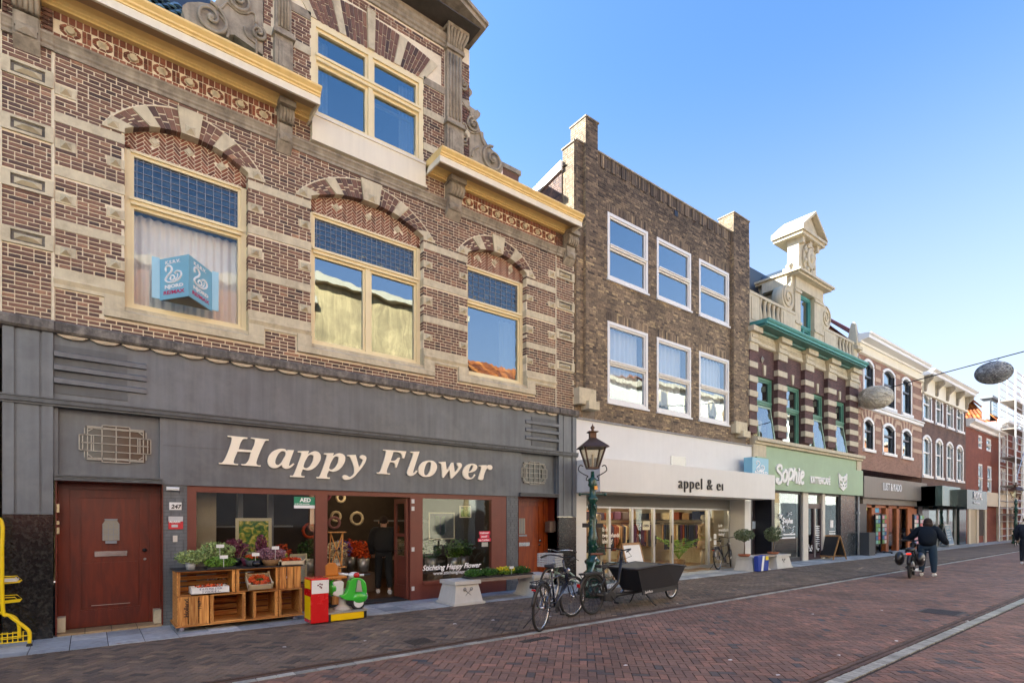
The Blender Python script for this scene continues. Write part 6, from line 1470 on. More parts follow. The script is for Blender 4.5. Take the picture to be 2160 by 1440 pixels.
tile_o = tonemat('orange_clay_tile', [(0, '#5a2c14'), (.5, '#8c4c22'), (1, '#a86830')], .6, .2, 12, .3, big=.15); tile_r = tonemat('dark_red_tile', [(0, '#4a221a'), (.5, '#6b3324'), (1, '#8a4630')], .6, .2, 12, .3, big=.2)
def tiled_roof(parent, a, b, c, d, nu, nv, m, name='roof', tiles='roof_tile'):
 """a-b eave, d-c ridge; courses of curved tiles as geometry"""
 a, b, c, d = map(Vector, (a, b, c, d)); nrm = (b - a).cross(d - a).normalized(); 
 if nrm.z < 0: nrm = -nrm
 q = MB(); q.quad(a, b, c, d); rf = q.build(name, m, parent); q = MB(); rn = random.Random(3)
 P = lambda u, v: a.lerp(b, u).lerp(d.lerp(c, u), v)
 for j in range(nv):
  for i in range(nu):
   u0, u1, v0, v1 = i / nu, (i + 1) / nu, j / nv, (j + 1.12) / nv; um = (u0 + u1) / 2; h = .07; hb = .04
   vs = [P(u0, v0) + nrm * hb, P(um, v0) + nrm * (hb + h), P(u1, v0) + nrm * hb, P(u0, min(1, v1)) + nrm * .01, P(um, min(1, v1)) + nrm * (.01 + h), P(u1, min(1, v1)) + nrm * .01, P(u0, v0), P(u1, v0)]
   q.add(vs, [(0, 1, 4, 3), (1, 2, 5, 4), (6, 0, 1), (6, 1, 7), (7, 1, 2)], rn.random())
 q.build(tiles, m, rf, kind='stuff'); return rf
rtop = zg4 + 2.0
tiled_roof(H4, (C0 + .0, .1, zg4), (C1, .1, zg4), (C1 - 0, 2.6, rtop + .3), (C0 + .5, 2.6, rtop + .3), 30, 9, tile_r)
tiled_roof(H4, (C0, 5.1, zg4 - .3), (C0, .1, zg4 - .3), (C0 + .6, 2.6, rtop + .3), (C0 + .6, 2.61, rtop + .3), 22, 9, tile_o)
slabs(H4, C0, C1, zg4 - .1, 5.2, brick4)
q = MB(); x = C0 - .25; q.lathe([(.4, 0), (.4, .15), (.25, .2), (.3, .3), (.12, 1.25), (.001, 1.35)], (x, .1, ZG3 + .85), 4, smooth=False); q.build('finial', cstone, H3)
zk0, zk1 = (FZ(1811, 1048.5, -.25) + FZ(1944, 1054.5, -.25)) / 2, FZ(1811, 1001, -.25)
taupe = mat('taupe_fascia', (.17, .15, .13), .5, .06, 3, streak=.08)
q = MB(); q.box(C0, C1, -.25, 0, zk0, zk1); q.box(C0 + .4, C1 - .8, -.06, .2, zk0 - .3, zk0); sk = q.build('sign_board', taupe, H4)
xk = FX(1862, -.26); text('lettering', 'LUST & KADO', .52, tw, sk, front(xk, -.27, FZ(1862, 1033, -.26)), .01, 0, .002, 1.0, (FX(1902, -.26) - xk) / 3.35)
orange_w = woodmat('orange_shop_wood', '#7a3c16', '#b4642c', .5, 2.5, 2)
q = MB(); 
for p, w_ in ((1812, .5), (1836, .45), (1866, .4), (1889, .35)): q.box(FX(p, .15), FX(p, .15) + w_, .1, .35, .0, zk0 - .3)
q.box(C0, C1 - .9, .1, .35, zk0 - .45, zk0 - .3); wf = q.build('shop_window', orange_w, H4, label='orange timber shop front of the card shop')
q = MB(); q.box(FX(1911, .1), FX(1930, .1), .02, .1, 0, zk0 - .45); q.build('shutter', orange_w, H4)
q = MB(); q.box(C0 + .4, FX(1911, .1), .2, .206, .3, zk0 - .45); q.build('pane', glass_shop, wf); q = MB(); q.box(C0, C0 + .9, -.04, .3, 0, zk0 - .3).box(C1 - .7, C1, -.04, .3, 0, zk0); q.build('side_panel', nv, H4)
q = MB(); q.quad((C0, 3.5, 0), (C1, 3.5, 0), (C1, 3.5, 3.3), (C0, 3.5, 3.3)).quad((C0, 0, zk0), (C0, 4, zk0), (C1, 4, zk0), (C1, 0, zk0)); q.build('interior', mat('tan_shop_wall', (.30, .25, .18), .8, .3, 1.5), H4)
q = MB(); q.box(FX(1829, .1), FX(1833, .1), .18, .19, 2.1, 2.45); q.build('poster', mat('yellow_poster', (.7, .65, .1), .5, .05, 4), wf); q = MB(); q.box(FX(1846, .1), FX(1858, .1), .18, .19, 2.0, 2.4); q.build('poster', mat('blue_poster', (.05, .35, .6), .5, .05, 4), wf)
# ---- house 5
H5 = house('dark brown brick house with eight white arched windows over a glossy black canopy', 41)
D0, D1 = C1 + .01, FX(2037)
zg5 = (FZ(1961, 773, -.6) + FZ(2060, 824, -.6)) / 2
u5 = [FZ(1956, 831), FZ(1956, 885)]; l5 = [FZ(1956, 922), FZ(1956, 1003)]
w5 = []
for a, b in ((1947, 1963), (1974, 1987), (1997, 2009), (2018, 2030)): x0, x1 = FX(a), FX(b); w5 += [(x0, x1, u5[1], u5[0]), (x0, x1, l5[1], l5[0])]
q = MB(); sheet(q, T2, D0, D1, 3.0, zg5 - .1, w5, .2)
for (a, b, c, d) in w5: corner_fill(q, a, b, d, .25)
q.build('brick_wall', brick5, H5)
for i, (a, b, c, d) in enumerate(w5): arched(H5, a, b, c, d, .05, white_p, .25, c + (d - c) * .6, .1, white_p, .14, sill=white_p); room(H5, a, b, .2, 2.4, c, d + .1, roomlight); drape(H5, a + .1, b - .1, .3, c + .1, c + (d - c) * .58, folds=4, seed=i)
q = MB(); moulding(q, D0, FX(2064, -.6), [(0, zg5 - .3), (.5, zg5 - .26), (.5, zg5 - .1), (.6, zg5 - .05), (.66, zg5), (0, zg5 + .05)]); q.build('gutter', white_p, H5)
q = MB(); q.box(D0, D1, -.05, 0, zg5 - 1.25, zg5 - .3); moulding(q, D0, D1, [(.05, zg5 - 1.3), (.14, zg5 - 1.27), (.14, zg5 - 1.18), (.05, zg5 - 1.15)]); q.build('frieze_board', cream_p, H5)
for k in range(5): x = D0 + .25 + (D1 - D0 - .5) * k / 4; q = MB(); q.prism([(-.05, zg5 - 1.2), (-.16, zg5 - 1.1), (-.2, zg5 - .75), (-.48, zg5 - .45), (-.48, zg5 - .3), (-.05, zg5 - .3)], x - .1, x + .1, axis='x'); q.build('bracket', stone_w, H5)
slabs(H5, D0, D1, zg5, 9, brick5); q = MB(); q.quad((D0, 0, zg5), (D1, 0, zg5), (D1, 9, zg5), (D0, 9, zg5)); q.build('roof', slate, H5)
gb = mat('glossy_black_green', (.012, .022, .024), .08, .1, 4); gg = mat('mirrored_green_panel', (.10, .16, .15), .08, .1, 3, metal=.7)
zr0, zr1 = FZ(1987, 1066, -1.2), FZ(1987, 1024, -1.2)
def canopy(xa, xb, ya, z0, z1, m): q = MB(); q.box(xa, xb, ya, -.02, z0, z1); return q.build('canopy', m, H5, bevel=.01)
canopy(D0 - .0, FX(1988, -1.2), -.9, zr0, zr1, gb); canopy(FX(1988, -1.2), FX(2026, -1.2), -1.2, zr0, zr1 + .02, gg); cr_ = canopy(FX(2040, -1.6), FX(2082, -1.6), -1.6, zr0 - .15, zr1 - .1, gb)
xk = FX(2050, -1.6); text('lettering', 'ROYAL', .62, tw, cr_, front(xk + .3, -1.63, zr0 + .45), .01, 0, .002, 1.0, .95); text('lettering', 'brood & banket', .2, tw, cr_, front(xk + .35, -1.63, zr0 + .18), .01); 
q = MB(); q.box(D0, D0 + 1.2, -.03, .4, 0, zr0); q.box(D1 - 1.6, D1, -.03, .4, 0, zr0); q.build('side_panel', gb, H5)
q = MB(); [q.box(x, x + .12, .1, .25, 0, zr0) for x in (D0 + 1.2, D0 + 3.4, D0 + 5.6, D1 - 1.8)]; ws5 = q.build('shop_window', alu, H5); q = MB(); q.box(D0 + 1.2, D1 - 1.6, .15, .156, 0, zr0); q.build('pane', glass_shop, ws5)
q = MB(); q.quad((D0, 2.5, 0), (D1, 2.5, 0), (D1, 2.5, 3), (D0, 2.5, 3)); q.build('interior', mat('pale_green_interior', (.42, .46, .32), .7, .3, 1.2), H5)
# ---- house 6
H6 = house('narrow red painted brick house with a white cornice, lowest of the far row', 49)
E0, E1 = D1 + .01, FX(2082)
zg6 = (FZ(2046, 972, -.4) + FZ(2110, 998, -.4)) / 2
w6 = [(FX(a), FX(b), FZ(a, d), FZ(a, c)) for a, b, c, d in ((2064, 2072, 917, 942), (2081, 2091, 923, 950), (2064, 2073, 977, 1033), (2083, 2092, 982, 1040))]
E1 = FX(2106)
zz = sorted(w6, key=lambda w: -w[3]); up = (min(w[2] for w in w6[:2]), max(w[3] for w in w6[:2])); lo = (min(w[2] for w in w6[2:]), max(w[3] for w in w6[2:]))
zg6 = up[1] + .75
w6 = [(w6[0][0], w6[0][1], *up), (w6[1][0], w6[1][1], *up), (w6[2][0], w6[2][1], *lo), (w6[3][0], w6[3][1], *lo)]
q = MB(); sheet(q, T2, E0, E1, 0, zg6, w6, .2); q.build('brick_wall', brick6, H6)
for (a, b, c, d) in w6: window(H6, a, b, c, d, .02, white_p, .1, c + (d - c) * .5, (), glass, glass, .04, .1); room(H6, a, b, .2, 2, c, d, dark_room)
q = MB(); moulding(q, E0, E1 + .3, [(.02, zg6 - .5), (.2, zg6 - .48), (.25, zg6 - .3), (.5, zg6 - .2), (.5, zg6), (0, zg6 + .06)]); q.build('gutter', white_p, H6)
slabs(H6, E0, E1, zg6, 9, brick6); q = MB(); q.quad((E0, 0, zg6), (E1, 0, zg6), (E1, 9, zg6), (E0, 9, zg6)); q.build('roof', slate, H6)
beige = mat('beige_shopfront', (.55, .48, .36), .6, .06, 3)
q = MB(); q.box(E0 - .2, E1 + 5, -.35, -.02, 2.6, 3.6); q.build('sign_board', beige, H6); q = MB(); [MB().box(x, x + .5, -.1, .1, 0, 2.6).build('shop_pier', beige, H6) for x in (E0 + .3, E0 + 2.4, E0 + 4.6, E1 - .7)]
q = MB(); q.box(E0 + .8, E0 + 2.4, -.03, .0, 0, 2.4); q.build('door', mat('tan_door', (.42, .35, .24), .6, .06, 3), H6); q = MB(); q.box(E0 + 2.9, E0 + 4.6, -.03, .0, .5, 2.4); q.build('shop_window', dark_room, H6)
text('lettering', 'DE KEUKENLADE', .45, greyd, H6, front(E0 + 1.2, -.37, 2.75), .01) if False else None
# ---- house 7 with the steep sunlit roof
H7 = house('red brick house with a steep orange tiled roof and a grey roof dormer', 59)
I0, I1 = E1 + .01, FX(2128)
zg7 = 9.3
w7 = [(FX(2098), FX(2106), FZ(2104, 972), FZ(2104, 915)), (FX(2113), FX(2119), FZ(2104, 972), FZ(2104, 915)), (FX(2098), FX(2106), FZ(2104, 1042), FZ(2104, 985)), (FX(2113), FX(2119), FZ(2104, 1042), FZ(2104, 985))]
w7 = [(max(a, I0 + .4 + .01 * i), max(b, I0 + 1.6), c, d) if i % 2 == 0 else (a, b, c, d) for i, (a, b, c, d) in enumerate(w7)]
q = MB(); sheet(q, T2, I0, I1, 0, zg7, [], .2); q.build('brick_wall', brick7, H7)
for (a, b, c, d) in w7: window(H7, a, b, c, d, -.06, white_p, .12, c + (d - c) * .55, (), glass, glass, .04, .1)
q = MB(); moulding(q, I0 - .3, I1, [(.02, zg7 - .6), (.2, zg7 - .55), (.3, zg7 - .3), (.6, zg7 - .2), (.6, zg7), (0, zg7 + .06)]); q.build('gutter', white_p, H7)
zt7 = 11.9
tiled_roof(H7, (I0 - .2, .1, zg7), (I1, .1, zg7), (I1 - 3.2, 2.4, zt7), (I0 + 3.0, 2.4, zt7), 26, 9, tile_o)
tiled_roof(H7, (I0 - .2, 9, zg7 - .6), (I0 - .2, .1, zg7 - .6), (I0 + 3.0, 2.4, zt7), (I0 + 3.0, 7, zt7), 30, 9, tile_o)
q = MB(); q.quad((I0 + 3, 2.4, zt7), (I1 - 3.2, 2.4, zt7), (I1 - 3.2, 7, zt7), (I0 + 3, 7, zt7)); q.build('roof_top', slate, H7)
q = MB(); q.box(I0 - .2, I0, .1, 9, zg6 - 1, zg7 - .1); q.build('white_side_wall', white_p, H7)
q = MB(); q.box(I1 - 3.0, I1 - .6, .6, 1.1, zg7 + .2, zg7 + 1.9).box(I1 - 3.2, I1 - .4, .4, 1.2, zg7 + 1.9, zg7 + 2.1); dm = q.build('dormer', mat('zinc_grey', (.16, .17, .18), .5, .1, 3), H7); q = MB(); q.box(I1 - 2.7, I1 - .9, .57, .6, zg7 + .4, zg7 + 1.7); q.build('pane', glass, dm)
slabs(H7, I0, I1, zg7, 9, brick7)
q = MB(); q.box(I0, I1, -.3, -.02, 2.7, 3.9); q.build('sign_board', beige, H7); q = MB(); [MB().box(x, x + .6, -.1, .0, 0, 2.7).build('shop_pier', beige, H7) for x in (I0 + .3, I0 + 4, I1 - 1)]
# ---- scaffolded building at the end
H8 = house('tall building behind silver scaffolding at the right end of the street', 74)
J0, J1 = I1 + .01, I1 + 34
q = MB(); q.box(J0, J1, .0, 9, 0, 9.4); q.build('brick_wall', brick7, H8)
for r in range(2):
 for k in range(7): x = J0 + 1.2 + 4.6 * k; window(H8, x, x + 1.8, 4.6 + 2.9 * r, 6.7 + 2.9 * r, -.08, white_p, .12, None, (), glass, glass, 0, .06)
sf = thing('scaffolding', 'silver tube scaffolding with plank decks in front of the far red brick house', 'scaffolding', (J0 + 8, -1, 0))
zinc = mat('galvanised_tube', (.62, .63, .62), .35, .08, 6, metal=.5); deck = mat('scaffold_deck', (.28, .24, .2), .8, .2, 3)
xs_ = [FX(2108, -.4) + 2.6 * k for k in range(13)]
for x in xs_:
 for y in (-1.3, -.4): q = MB(); q.tube([(x, y, 0), (x, y, 12.6)], .05, 5); q.build('standard', zinc, sf)
for k in range(6):
 z = .4 + 2.1 * k
 if k < 5: q = MB(); q.box(xs_[0], xs_[-1], -1.27, -.43, z + 1.6, z + 1.68); q.build('deck', deck, sf)
 for dz in (0, .55, 1.1, 1.6):
  for y in (-1.3, -.4): q = MB(); q.tube([(xs_[0], y, z + dz), (xs_[-1], y, z + dz)], .038, 5); q.build('ledger', zinc, sf)
for k in range(5):
 for j in range(2): q = MB(); q.tube([(xs_[k * 2], -1.33, .4 + 4.2 * j), (xs_[k * 2 + 1], -1.33, 2.5 + 4.2 * j), (xs_[k * 2 + 2], -1.33, 4.6 + 4.2 * j)], .036, 5); q.build('brace', zinc, sf)
# ---- neighbour on the left
H0 = house('dark red brick neighbour just cut by the left edge of the picture', -8)
q = MB(); q.box(-22, X0 - .02, .0, 9, 0, 12.5); q.build('brick_wall', brick0, H0); q = MB(); q.box(-22, X0 - .02, -.3, 0, 12.2, 12.5); q.build('gutter', white_p, H0)
# ================================================================== the sunlit row across the street (behind the camera, mirrored in the panes)
ochre = mat('ochre_render', (.50, .37, .19), .85, .25, 1.6, streak=.2, big=.25, dirt=((.2, .14, .08), .6, 1.0)); cream_r = mat('cream_render', (.78, .75, .66), .85, .06, 2, streak=.08); wht = mat('white_render', (.80, .78, .72), .8, .04, 2); brick_o = brickmat('orange_brick', '#a8603c', '#b8704a', '#c0a080', dirt=.12); brick_y = brickmat('yellow_brick', '#a8845a', '#b8946a', '#b0a080', dirt=.15)
opp_pane = mat('far_window_glass', (.12, .14, .17), .15, .1, 2)
YO = -13.2
opp = [(-32, -20, 11, cream_r, 'cream'), (-20, -10, 11.5, cream_r, 'pale'), (-10, 0.5, 10.5, wht, 'white'), (.5, 7.6, 11, brick_o, 'orange brick'), (7.6, 15.3, 12.0, ochre, 'tall ochre'), (15.3, 22, 8.2, cream_r, 'low cream'), (22, 30, 10.6, cream_r, 'broad cream'), (30, 39, 11.0, wht, 'large white'), (39, 48, 10.5, brick_y, 'sandy brick'), (48, 60, 11, wht, 'far white'), (60, 80, 10.5, brick_o, 'far orange')]
for i, (a, b, h, m_, nm) in enumerate(opp):
 o = thing('house', f'{nm} house across the street, mirrored in the window panes', 'house', ((a + b) / 2, YO, 0))
 q = MB(); q.box(a + .01, b - .01, YO - 9, YO, 0, h); q.build('wall', m_, o)
 tiled_roof(o, (b, YO + .2, h), (a, YO + .2, h), (a, YO - 3.5, h + (2.9 if h < 9 else 1.2)), (b, YO - 3.5, h + (2.9 if h < 9 else 1.2)), 20, 6, tile_o if i != 3 else tile_r)
 q = MB(); q.box(a, b, YO, YO + .3, h - .15, h + .1); q.build('gutter', beige, o)
 n = max(2, int((b - a) / 2.4))
 for r in range(3):
  for k in range(n):
   x = a + (b - a) * (k + .5) / n; z = 4.0 + 2.5 * r - (.4 if h < 7 else 0)
   if z + 1.6 > h - .3 or (i == 4 and r > 0): continue
   q = MB(); q.box(x - .55, x + .55, YO, YO + .06, z, z + 1.6); wn = q.build('window', beige, o); q = MB(); q.box(x - .45, x + .45, YO + .06, YO + .065, z + .1, z + 1.5); q.build('pane', opp_pane, wn)
 q = MB(); q.box(a + .4, b - .4, YO, YO + .15, 0, 3.1); q.build('shop_front', (beige, greyp, redfr, nv)[i % 4], o)
# ================================================================== STREET FURNITURE AND GOODS
lamp_green = mat('dark_green_castiron', (.012, .06, .042), .25, .25, 8, bump=.5, bscale=30, coat=.3); copper = mat('brown_lantern_metal', (.10, .06, .04), .4, .3, 8, metal=.4)
def street_lamp(x, y, label, s=1.0, name='street_lamp'):
 t = thing(name, label, 'street lamp', (x, y, 0), .0)
 c = (x, y, 0); k = s
 q = MB(); q.lathe([(.24 * k, 0), (.25 * k, .12 * k), (.20 * k, .16 * k), (.21 * k, .5 * k), (.235 * k, .55 * k), (.235 * k, .6 * k), (.15 * k, .68 * k), (.16 * k, .8 * k), (.2 * k, .86 * k), (.2 * k, .9 * k), (.12 * k, .97 * k), (.11 * k, 1.05 * k)], c, 12); q.build('base', lamp_green, t)
 q = MB(); q.lathe([(.11 * k, 1.05 * k), (.105 * k, 1.6 * k), (.09 * k, 1.62 * k), (.085 * k, 2.35 * k), (.13 * k, 2.4 * k), (.13 * k, 2.46 * k), (.08 * k, 2.5 * k), (.075 * k, 2.72 * k), (.12 * k, 2.78 * k), (.10 * k, 2.84 * k), (.12 * k, 2.92 * k), (.05 * k, 2.97 * k), (.04 * k, 3.12 * k)], c, 14)
 rn = random.Random(5)
 for i in range(26): a = rn.random() * 6.28; z = rn.uniform(1.1, 2.3) * k; q.ball((x + .1 * k * math.cos(a), y + .1 * k * math.sin(a), z), (.03, .03, .05), 6, 4)
 q.build('pole', lamp_green, t)
 q = MB(); d = Vector((SA, -CB, 0)); P = lambda u, z: (x + d.x * u, y + d.y * u, z)
 q.tube([P(-.26, 2.55 * k), P(.26, 2.55 * k)], .018, 6); q.ball(P(-.27, 2.55 * k), .035); q.ball(P(.27, 2.55 * k), .035); q.build('ladder_bar', lamp_green, t)
 q = MB(); q.bar(P(-.22, 1.78 * k), P(.22, 1.78 * k), .05, .09); q.build('clamp', black, t)
 q = MB()
 for s_ in (-1, 1): q.tube(smooth_path([P(s_ * .03, 2.93 * k), P(s_ * .13, 2.9 * k), P(s_ * .12, 2.97 * k), P(s_ * .1, 3.0 * k), P(s_ * .2, 3.06 * k), P(s_ * .3, 3.15 * k), P(s_ * .27, 3.27 * k), P(s_ * .2, 3.25 * k)], 4), .012, 5)
 q.build('scroll_bracket', iron if False else black, t)
 z0, z1, r0, r1 = 3.2 * k, 3.72 * k, .17 * k, .37 * k; ang = TH - math.pi / 2 + math.pi / 4 + .12
 cor = lambda r, z, i: (x + r * math.cos(ang + i * math.pi / 2), y + r * math.sin(ang + i * math.pi / 2), z)
 L = MB()
 for i in range(4):
  L.bar(cor(r0, z0, i), cor(r1, z1, i), .03); L.bar(cor(r0, z0, i), cor(r0, z0, i + 1), .03); L.bar(cor(r1, z1, i), cor(r1, z1, i + 1), .035)
 L.add([cor(.48 * k, 3.70 * k, i) for i in range(4)] + [cor(.44 * k, 3.74 * k, i) for i in range(4)] + [cor(.13 * k, 3.93 * k, i) for i in range(4)] + [cor(.11 * k, 3.95 * k, i) for i in range(4)] + [cor(.11 * k, 4.07 * k, i) for i in range(4)] + [cor(.17 * k, 4.09 * k, i) for i in range(4)] + [cor(.17 * k, 4.11 * k, i) for i in range(4)],
   [(i + 4 * j, (i + 1) % 4 + 4 * j, (i + 1) % 4 + 4 * (j + 1), i + 4 * (j + 1)) for j in range(6) for i in range(4)] + [(3, 2, 1, 0), (24, 25, 26, 27)])
 L.lathe([(.05 * k, 4.11 * k), (.03 * k, 4.16 * k), (.06 * k, 4.21 * k), (.02 * k, 4.26 * k), (.001, 4.31 * k)], c, 8)
 L = L.build('lantern', copper, t)
 q = MB(); [q.quad(cor(r0 - .01, z0, i), cor(r0 - .01, z0, i + 1), cor(r1 - .01, z1, i + 1), cor(r1 - .01, z1, i)) for i in range(4)]; q.build('pane', glass_lamp, L)
 q = MB(); q.tube([(x, y, z0), (x, y, z0 + .3)], .025, 6); q.build('lamp_holder', white_p, L)
 return t
lx, ly = G(1250, 1258)
lp = street_lamp(lx, ly, 'tall green cast-iron street lamp standing behind the parked bicycles', (EYE + (HORIZ - 893) * (CB * lx + SA * (ly + DIST)) / FOC) / 4.31)
q = MB(); q.box(lx - .06, lx + .03, ly - .12, ly - .1, 2.28, 2.36); q.build('sticker', mat('orange_sticker', (.8, .35, .05), .5, .05, 5), lp)
lx2, ly2 = G(2143, 1146); street_lamp(lx2, ly2, 'distant dark street lamp near the scaffolding', .98)
# ---- bicycles
def wheel(par, cx, r, m_rim, name='wheel', y=0., tyre=.022, wallm=None, spokes=24):
 q = MB(); q.tube([(cx + (r - .045) * math.cos(a), y, r + (r - .045) * math.sin(a)) for a in [i * 2 * math.pi / 32 for i in range(32)]], .012, 6, closed=True)
 for i in range(spokes): a = i * 2 * math.pi / spokes; q.tube([(cx + .02 * math.cos(a + 1), y + (.03 if i % 2 else -.03), r + .02 * math.sin(a + 1)), (cx + (r - .04) * math.cos(a), y, r + (r - .04) * math.sin(a))], .0025, 3, caps=False)
 q.tube([(cx, y - .05, r), (cx, y + .05, r)], .025, 8); w = q.build(name, m_rim, par, local=True)
 q = MB(); q.tube([(cx + (r - tyre) * math.cos(a), y, r + (r - tyre) * math.sin(a)) for a in [i * 2 * math.pi / 40 for i in range(40)]], tyre, 8, closed=True); q.build('tyre', blackr, w, local=True)
 if wallm: q = MB(); [q.tube([(cx + (r - .04) * math.cos(a), y + s, r + (r - .04) * math.sin(a)) for a in [i * 2 * math.pi / 32 for i in range(32)]], .006, 4, closed=True) for s in (-.014, .014)]; q.build('sidewall', wallm, w, local=True)
 return w
def bicycle(label, loc, heading, fm, L=1.15, r=.345, basket=None, seatm=None, barm=None, rack=True, step=False, steer=.0, group=None, lean=0, kick=True, wall=None, rimm=None):
 t = thing('bicycle', label, 'bicycle', (*loc, 0), heading, group); t.rotation_euler = (lean, 0, heading); WL[t.name] = (Vector((*loc, 0)), heading or 1e-6)
 wheel(t, 0, r, rimm or chrome, wallm=wall); 
 # front end turned by the steering angle about the head tube
 fr = MB(); bb = (.42 * L, 0, .29); st_top = (.28 * L, 0, .78); hd0 = (L - .20, 0, .62); hd1 = (L - .28, 0, .84)
 fr.tube([bb, st_top], .018, 8); fr.tube([bb, (hd0[0] - .0, 0, hd0[2] - .02)], .022, 8); fr.tube([hd0, hd1], .024, 8)
 if step: fr.tube(smooth_path([(.36 * L, 0, .45), (.55 * L, 0, .46), (hd1[0], 0, hd1[2] - .06)], 5), .018, 8)
 else: fr.tube([(.29 * L, 0, .74), (hd1[0], 0, hd1[2] - .05)], .018, 8)
 for s in (-1, 1): fr.tube([(0, .06 * s, r), (bb[0], .03 * s, bb[2])], .011, 6); fr.tube([(0, .06 * s, r), (.28 * L, .02 * s, .70)], .009, 6)
 frm = fr.build('frame', fm, t, local=True)
 q = MB(); q.tube([st_top, (.26 * L, 0, .92)], .013, 8); q.build('seat_post', chrome, t, local=True)
 q = MB(); q.prism([(.26 * L - .14, -.085), (.26 * L - .12, .085)][::1] + [(.26 * L + .02, .05), (.26 * L + .15, .02), (.26 * L + .15, -.02), (.26 * L + .02, -.05)], .92, .965, axis='z'); q.build('saddle', seatm or blackp, t, local=True, bevel=.015)
 q = MB(); q.disc((bb[0], bb[2]), .095, -.055, -.045, 18); q.tube([(bb[0], -.06, bb[2]), (bb[0] + .11, -.075, bb[2] - .12)], .011, 6).tube([(bb[0], .06, bb[2]), (bb[0] - .11, .075, bb[2] + .12)], .011, 6); q.box(bb[0] + .06, bb[0] + .16, -.15, -.07, bb[2] - .135, bb[2] - .11).box(bb[0] - .16, bb[0] - .06, .07, .15, bb[2] + .11, bb[2] + .135); q.tube([(0, -.05, r + .03), (bb[0], -.05, bb[2] + .09)], .006, 4).tube([(0, -.05, r - .03), (bb[0], -.05, bb[2] - .09)], .006, 4); q.build('crank', blackp, t, local=True)
 q = MB(); q.tube([((r + .03) * math.cos(a), 0, r + (r + .03) * math.sin(a)) for a in [R(20 + 10 * i) for i in range(16)]], .022, 6); q.build('mudguard', blackp if not step else fm, t, local=True)
 if rack:
  q = MB()
  for s in (-.06, .06): q.tube([(-.35, s, .76), (.22, s, .74)], .008, 5).tube([(-.3, s, .76), (0, s * 1.1, r)], .006, 5).tube([(-.1, s, .75), (0, s * 1.1, r)], .006, 5)
  for x in (-.35, -.2, -.05, .1, .22): q.tube([(x, -.06, .755), (x, .06, .755)], .007, 5)
  q.tube([(-.36, -.05, .7), (-.36, .05, .7)], .03, 6); q.build('rack', blackp, t, local=True)
  q = MB(); q.box(-.36, -.345, -.03, .03, .64, .665); q.build('tail_light', mat('red_lens', (.5, .01, .01), .25, 0, 1) if 'red_lens' not in MATS else MATS['red_lens'], t, local=True)
 pv = Vector((L - .12, 0, .5)); rot = Matrix.Rotation(steer, 4, 'Z')
 def ST(m):
  m.v = [tuple(rot @ (Vector(p) - pv) + pv) for p in m.v]; return m
 before = set(bpy.data.objects)
 w = wheel(t, L, r, rimm or chrome, wallm=wall)
 for o in [w] + list(w.children):
  for v in o.data.vertices: v.co = rot @ (v.co - pv) + pv
 q = MB()
 for s in (-1, 1): q.tube([(L, .055 * s, r), (L - .13, .045 * s, .62)], .012, 6)
 q.tube([(L - .19, 0, .62), (L - .31, 0, .98)], .016, 8); ST(q).build('fork', fm, t, local=True)
 q = MB(); hb = [(L - .50, -.30, 1.0), (L - .36, -.27, 1.04), (L - .30, -.12, 1.04), (L - .29, 0, 1.02), (L - .30, .12, 1.04), (L - .36, .27, 1.04), (L - .50, .30, 1.0)]
 q.tube(smooth_path(hb, 4), .012, 6); hbm = ST(q).build('handlebar', barm or blackp, t, local=True)
 q = MB(); [q.tube([(L - .52, s * .30, 1.0), (L - .40, s * .285, 1.03)], .019, 8) for s in (-1, 1)]; q.tube([(L - .38, -.25, 1.05), (L - .3, -.32, 1.0)], .006, 4); ST(q).build('grip', blackr, t, local=True)
 q = MB(); q.ball((L - .17, 0, .80), .045); ST(q).build('headlight', chrome, t, local=True)
 if kick: q = MB(); q.tube([(.05, .06, .3), (-.04, .26, .02)], .009, 5); q.build('kickstand', blackp, t, local=True)
 if basket:
  bx, by, bz = .30, .40, .24; q = MB(); cx = L - .02; z0 = .74
  for z in [z0 + bz * i / 5 for i in range(6)]:
   q.bar((cx - bx / 2, -by / 2, z), (cx + bx / 2, -by / 2, z), .01, .018).bar((cx - bx / 2, by / 2, z), (cx + bx / 2, by / 2, z), .01, .018).bar((cx - bx / 2, -by / 2, z), (cx - bx / 2, by / 2, z), .01, .018).bar((cx + bx / 2, -by / 2, z), (cx + bx / 2, by / 2, z), .01, .018)
  for k in range(11):
   y = -by / 2 + by * k / 10; q.bar((cx - bx / 2, y, z0), (cx - bx / 2, y, z0 + bz), .009).bar((cx + bx / 2, y, z0), (cx + bx / 2, y, z0 + bz), .009)
  for k in range(8): x = cx - bx / 2 + bx * k / 7; q.bar((x, -by / 2, z0), (x, -by / 2, z0 + bz), .009).bar((x, by / 2, z0), (x, by / 2, z0 + bz), .009)
  q.box(cx - bx / 2, cx + bx / 2, -by / 2, by / 2, z0 - .005, z0 + .005); ST(q).build('basket', basket, t, local=True)
 return t
navy = mat('dark_navy_enamel', (.018, .024, .045), .25, .1, 8, coat=.4); mint = mat('mint_enamel', (.30, .42, .36), .35, .1, 6); grey_cr = mat('grey_crate_plastic', (.45, .46, .46), .5, .1, 8); brownl = mat('brown_leather', (.16, .06, .035), .45, .2, 10); whitew = mat('cream_sidewall', (.6, .57, .48), .7, .05, 8)
r0 = G(1140, 1331); r1 = (r0[0] + 1.18, r0[1] + .62); h = math.atan2(r1[1] - r0[1], r1[0] - r0[0])
bicycle('dark navy bicycle with a rear rack parked nearest the drain slot', r0, h, navy, 1.36, .35, steer=-.35, lean=.05)
r0 = (8.62, -2.35); bicycle('mint green bicycle with a brown saddle and grey front crate by the lamp', r0, math.pi - .22, mint, 1.55, .36, basket=grey_cr, seatm=brownl, barm=chrome, step=True, steer=.5, wall=whitew, kick=False)
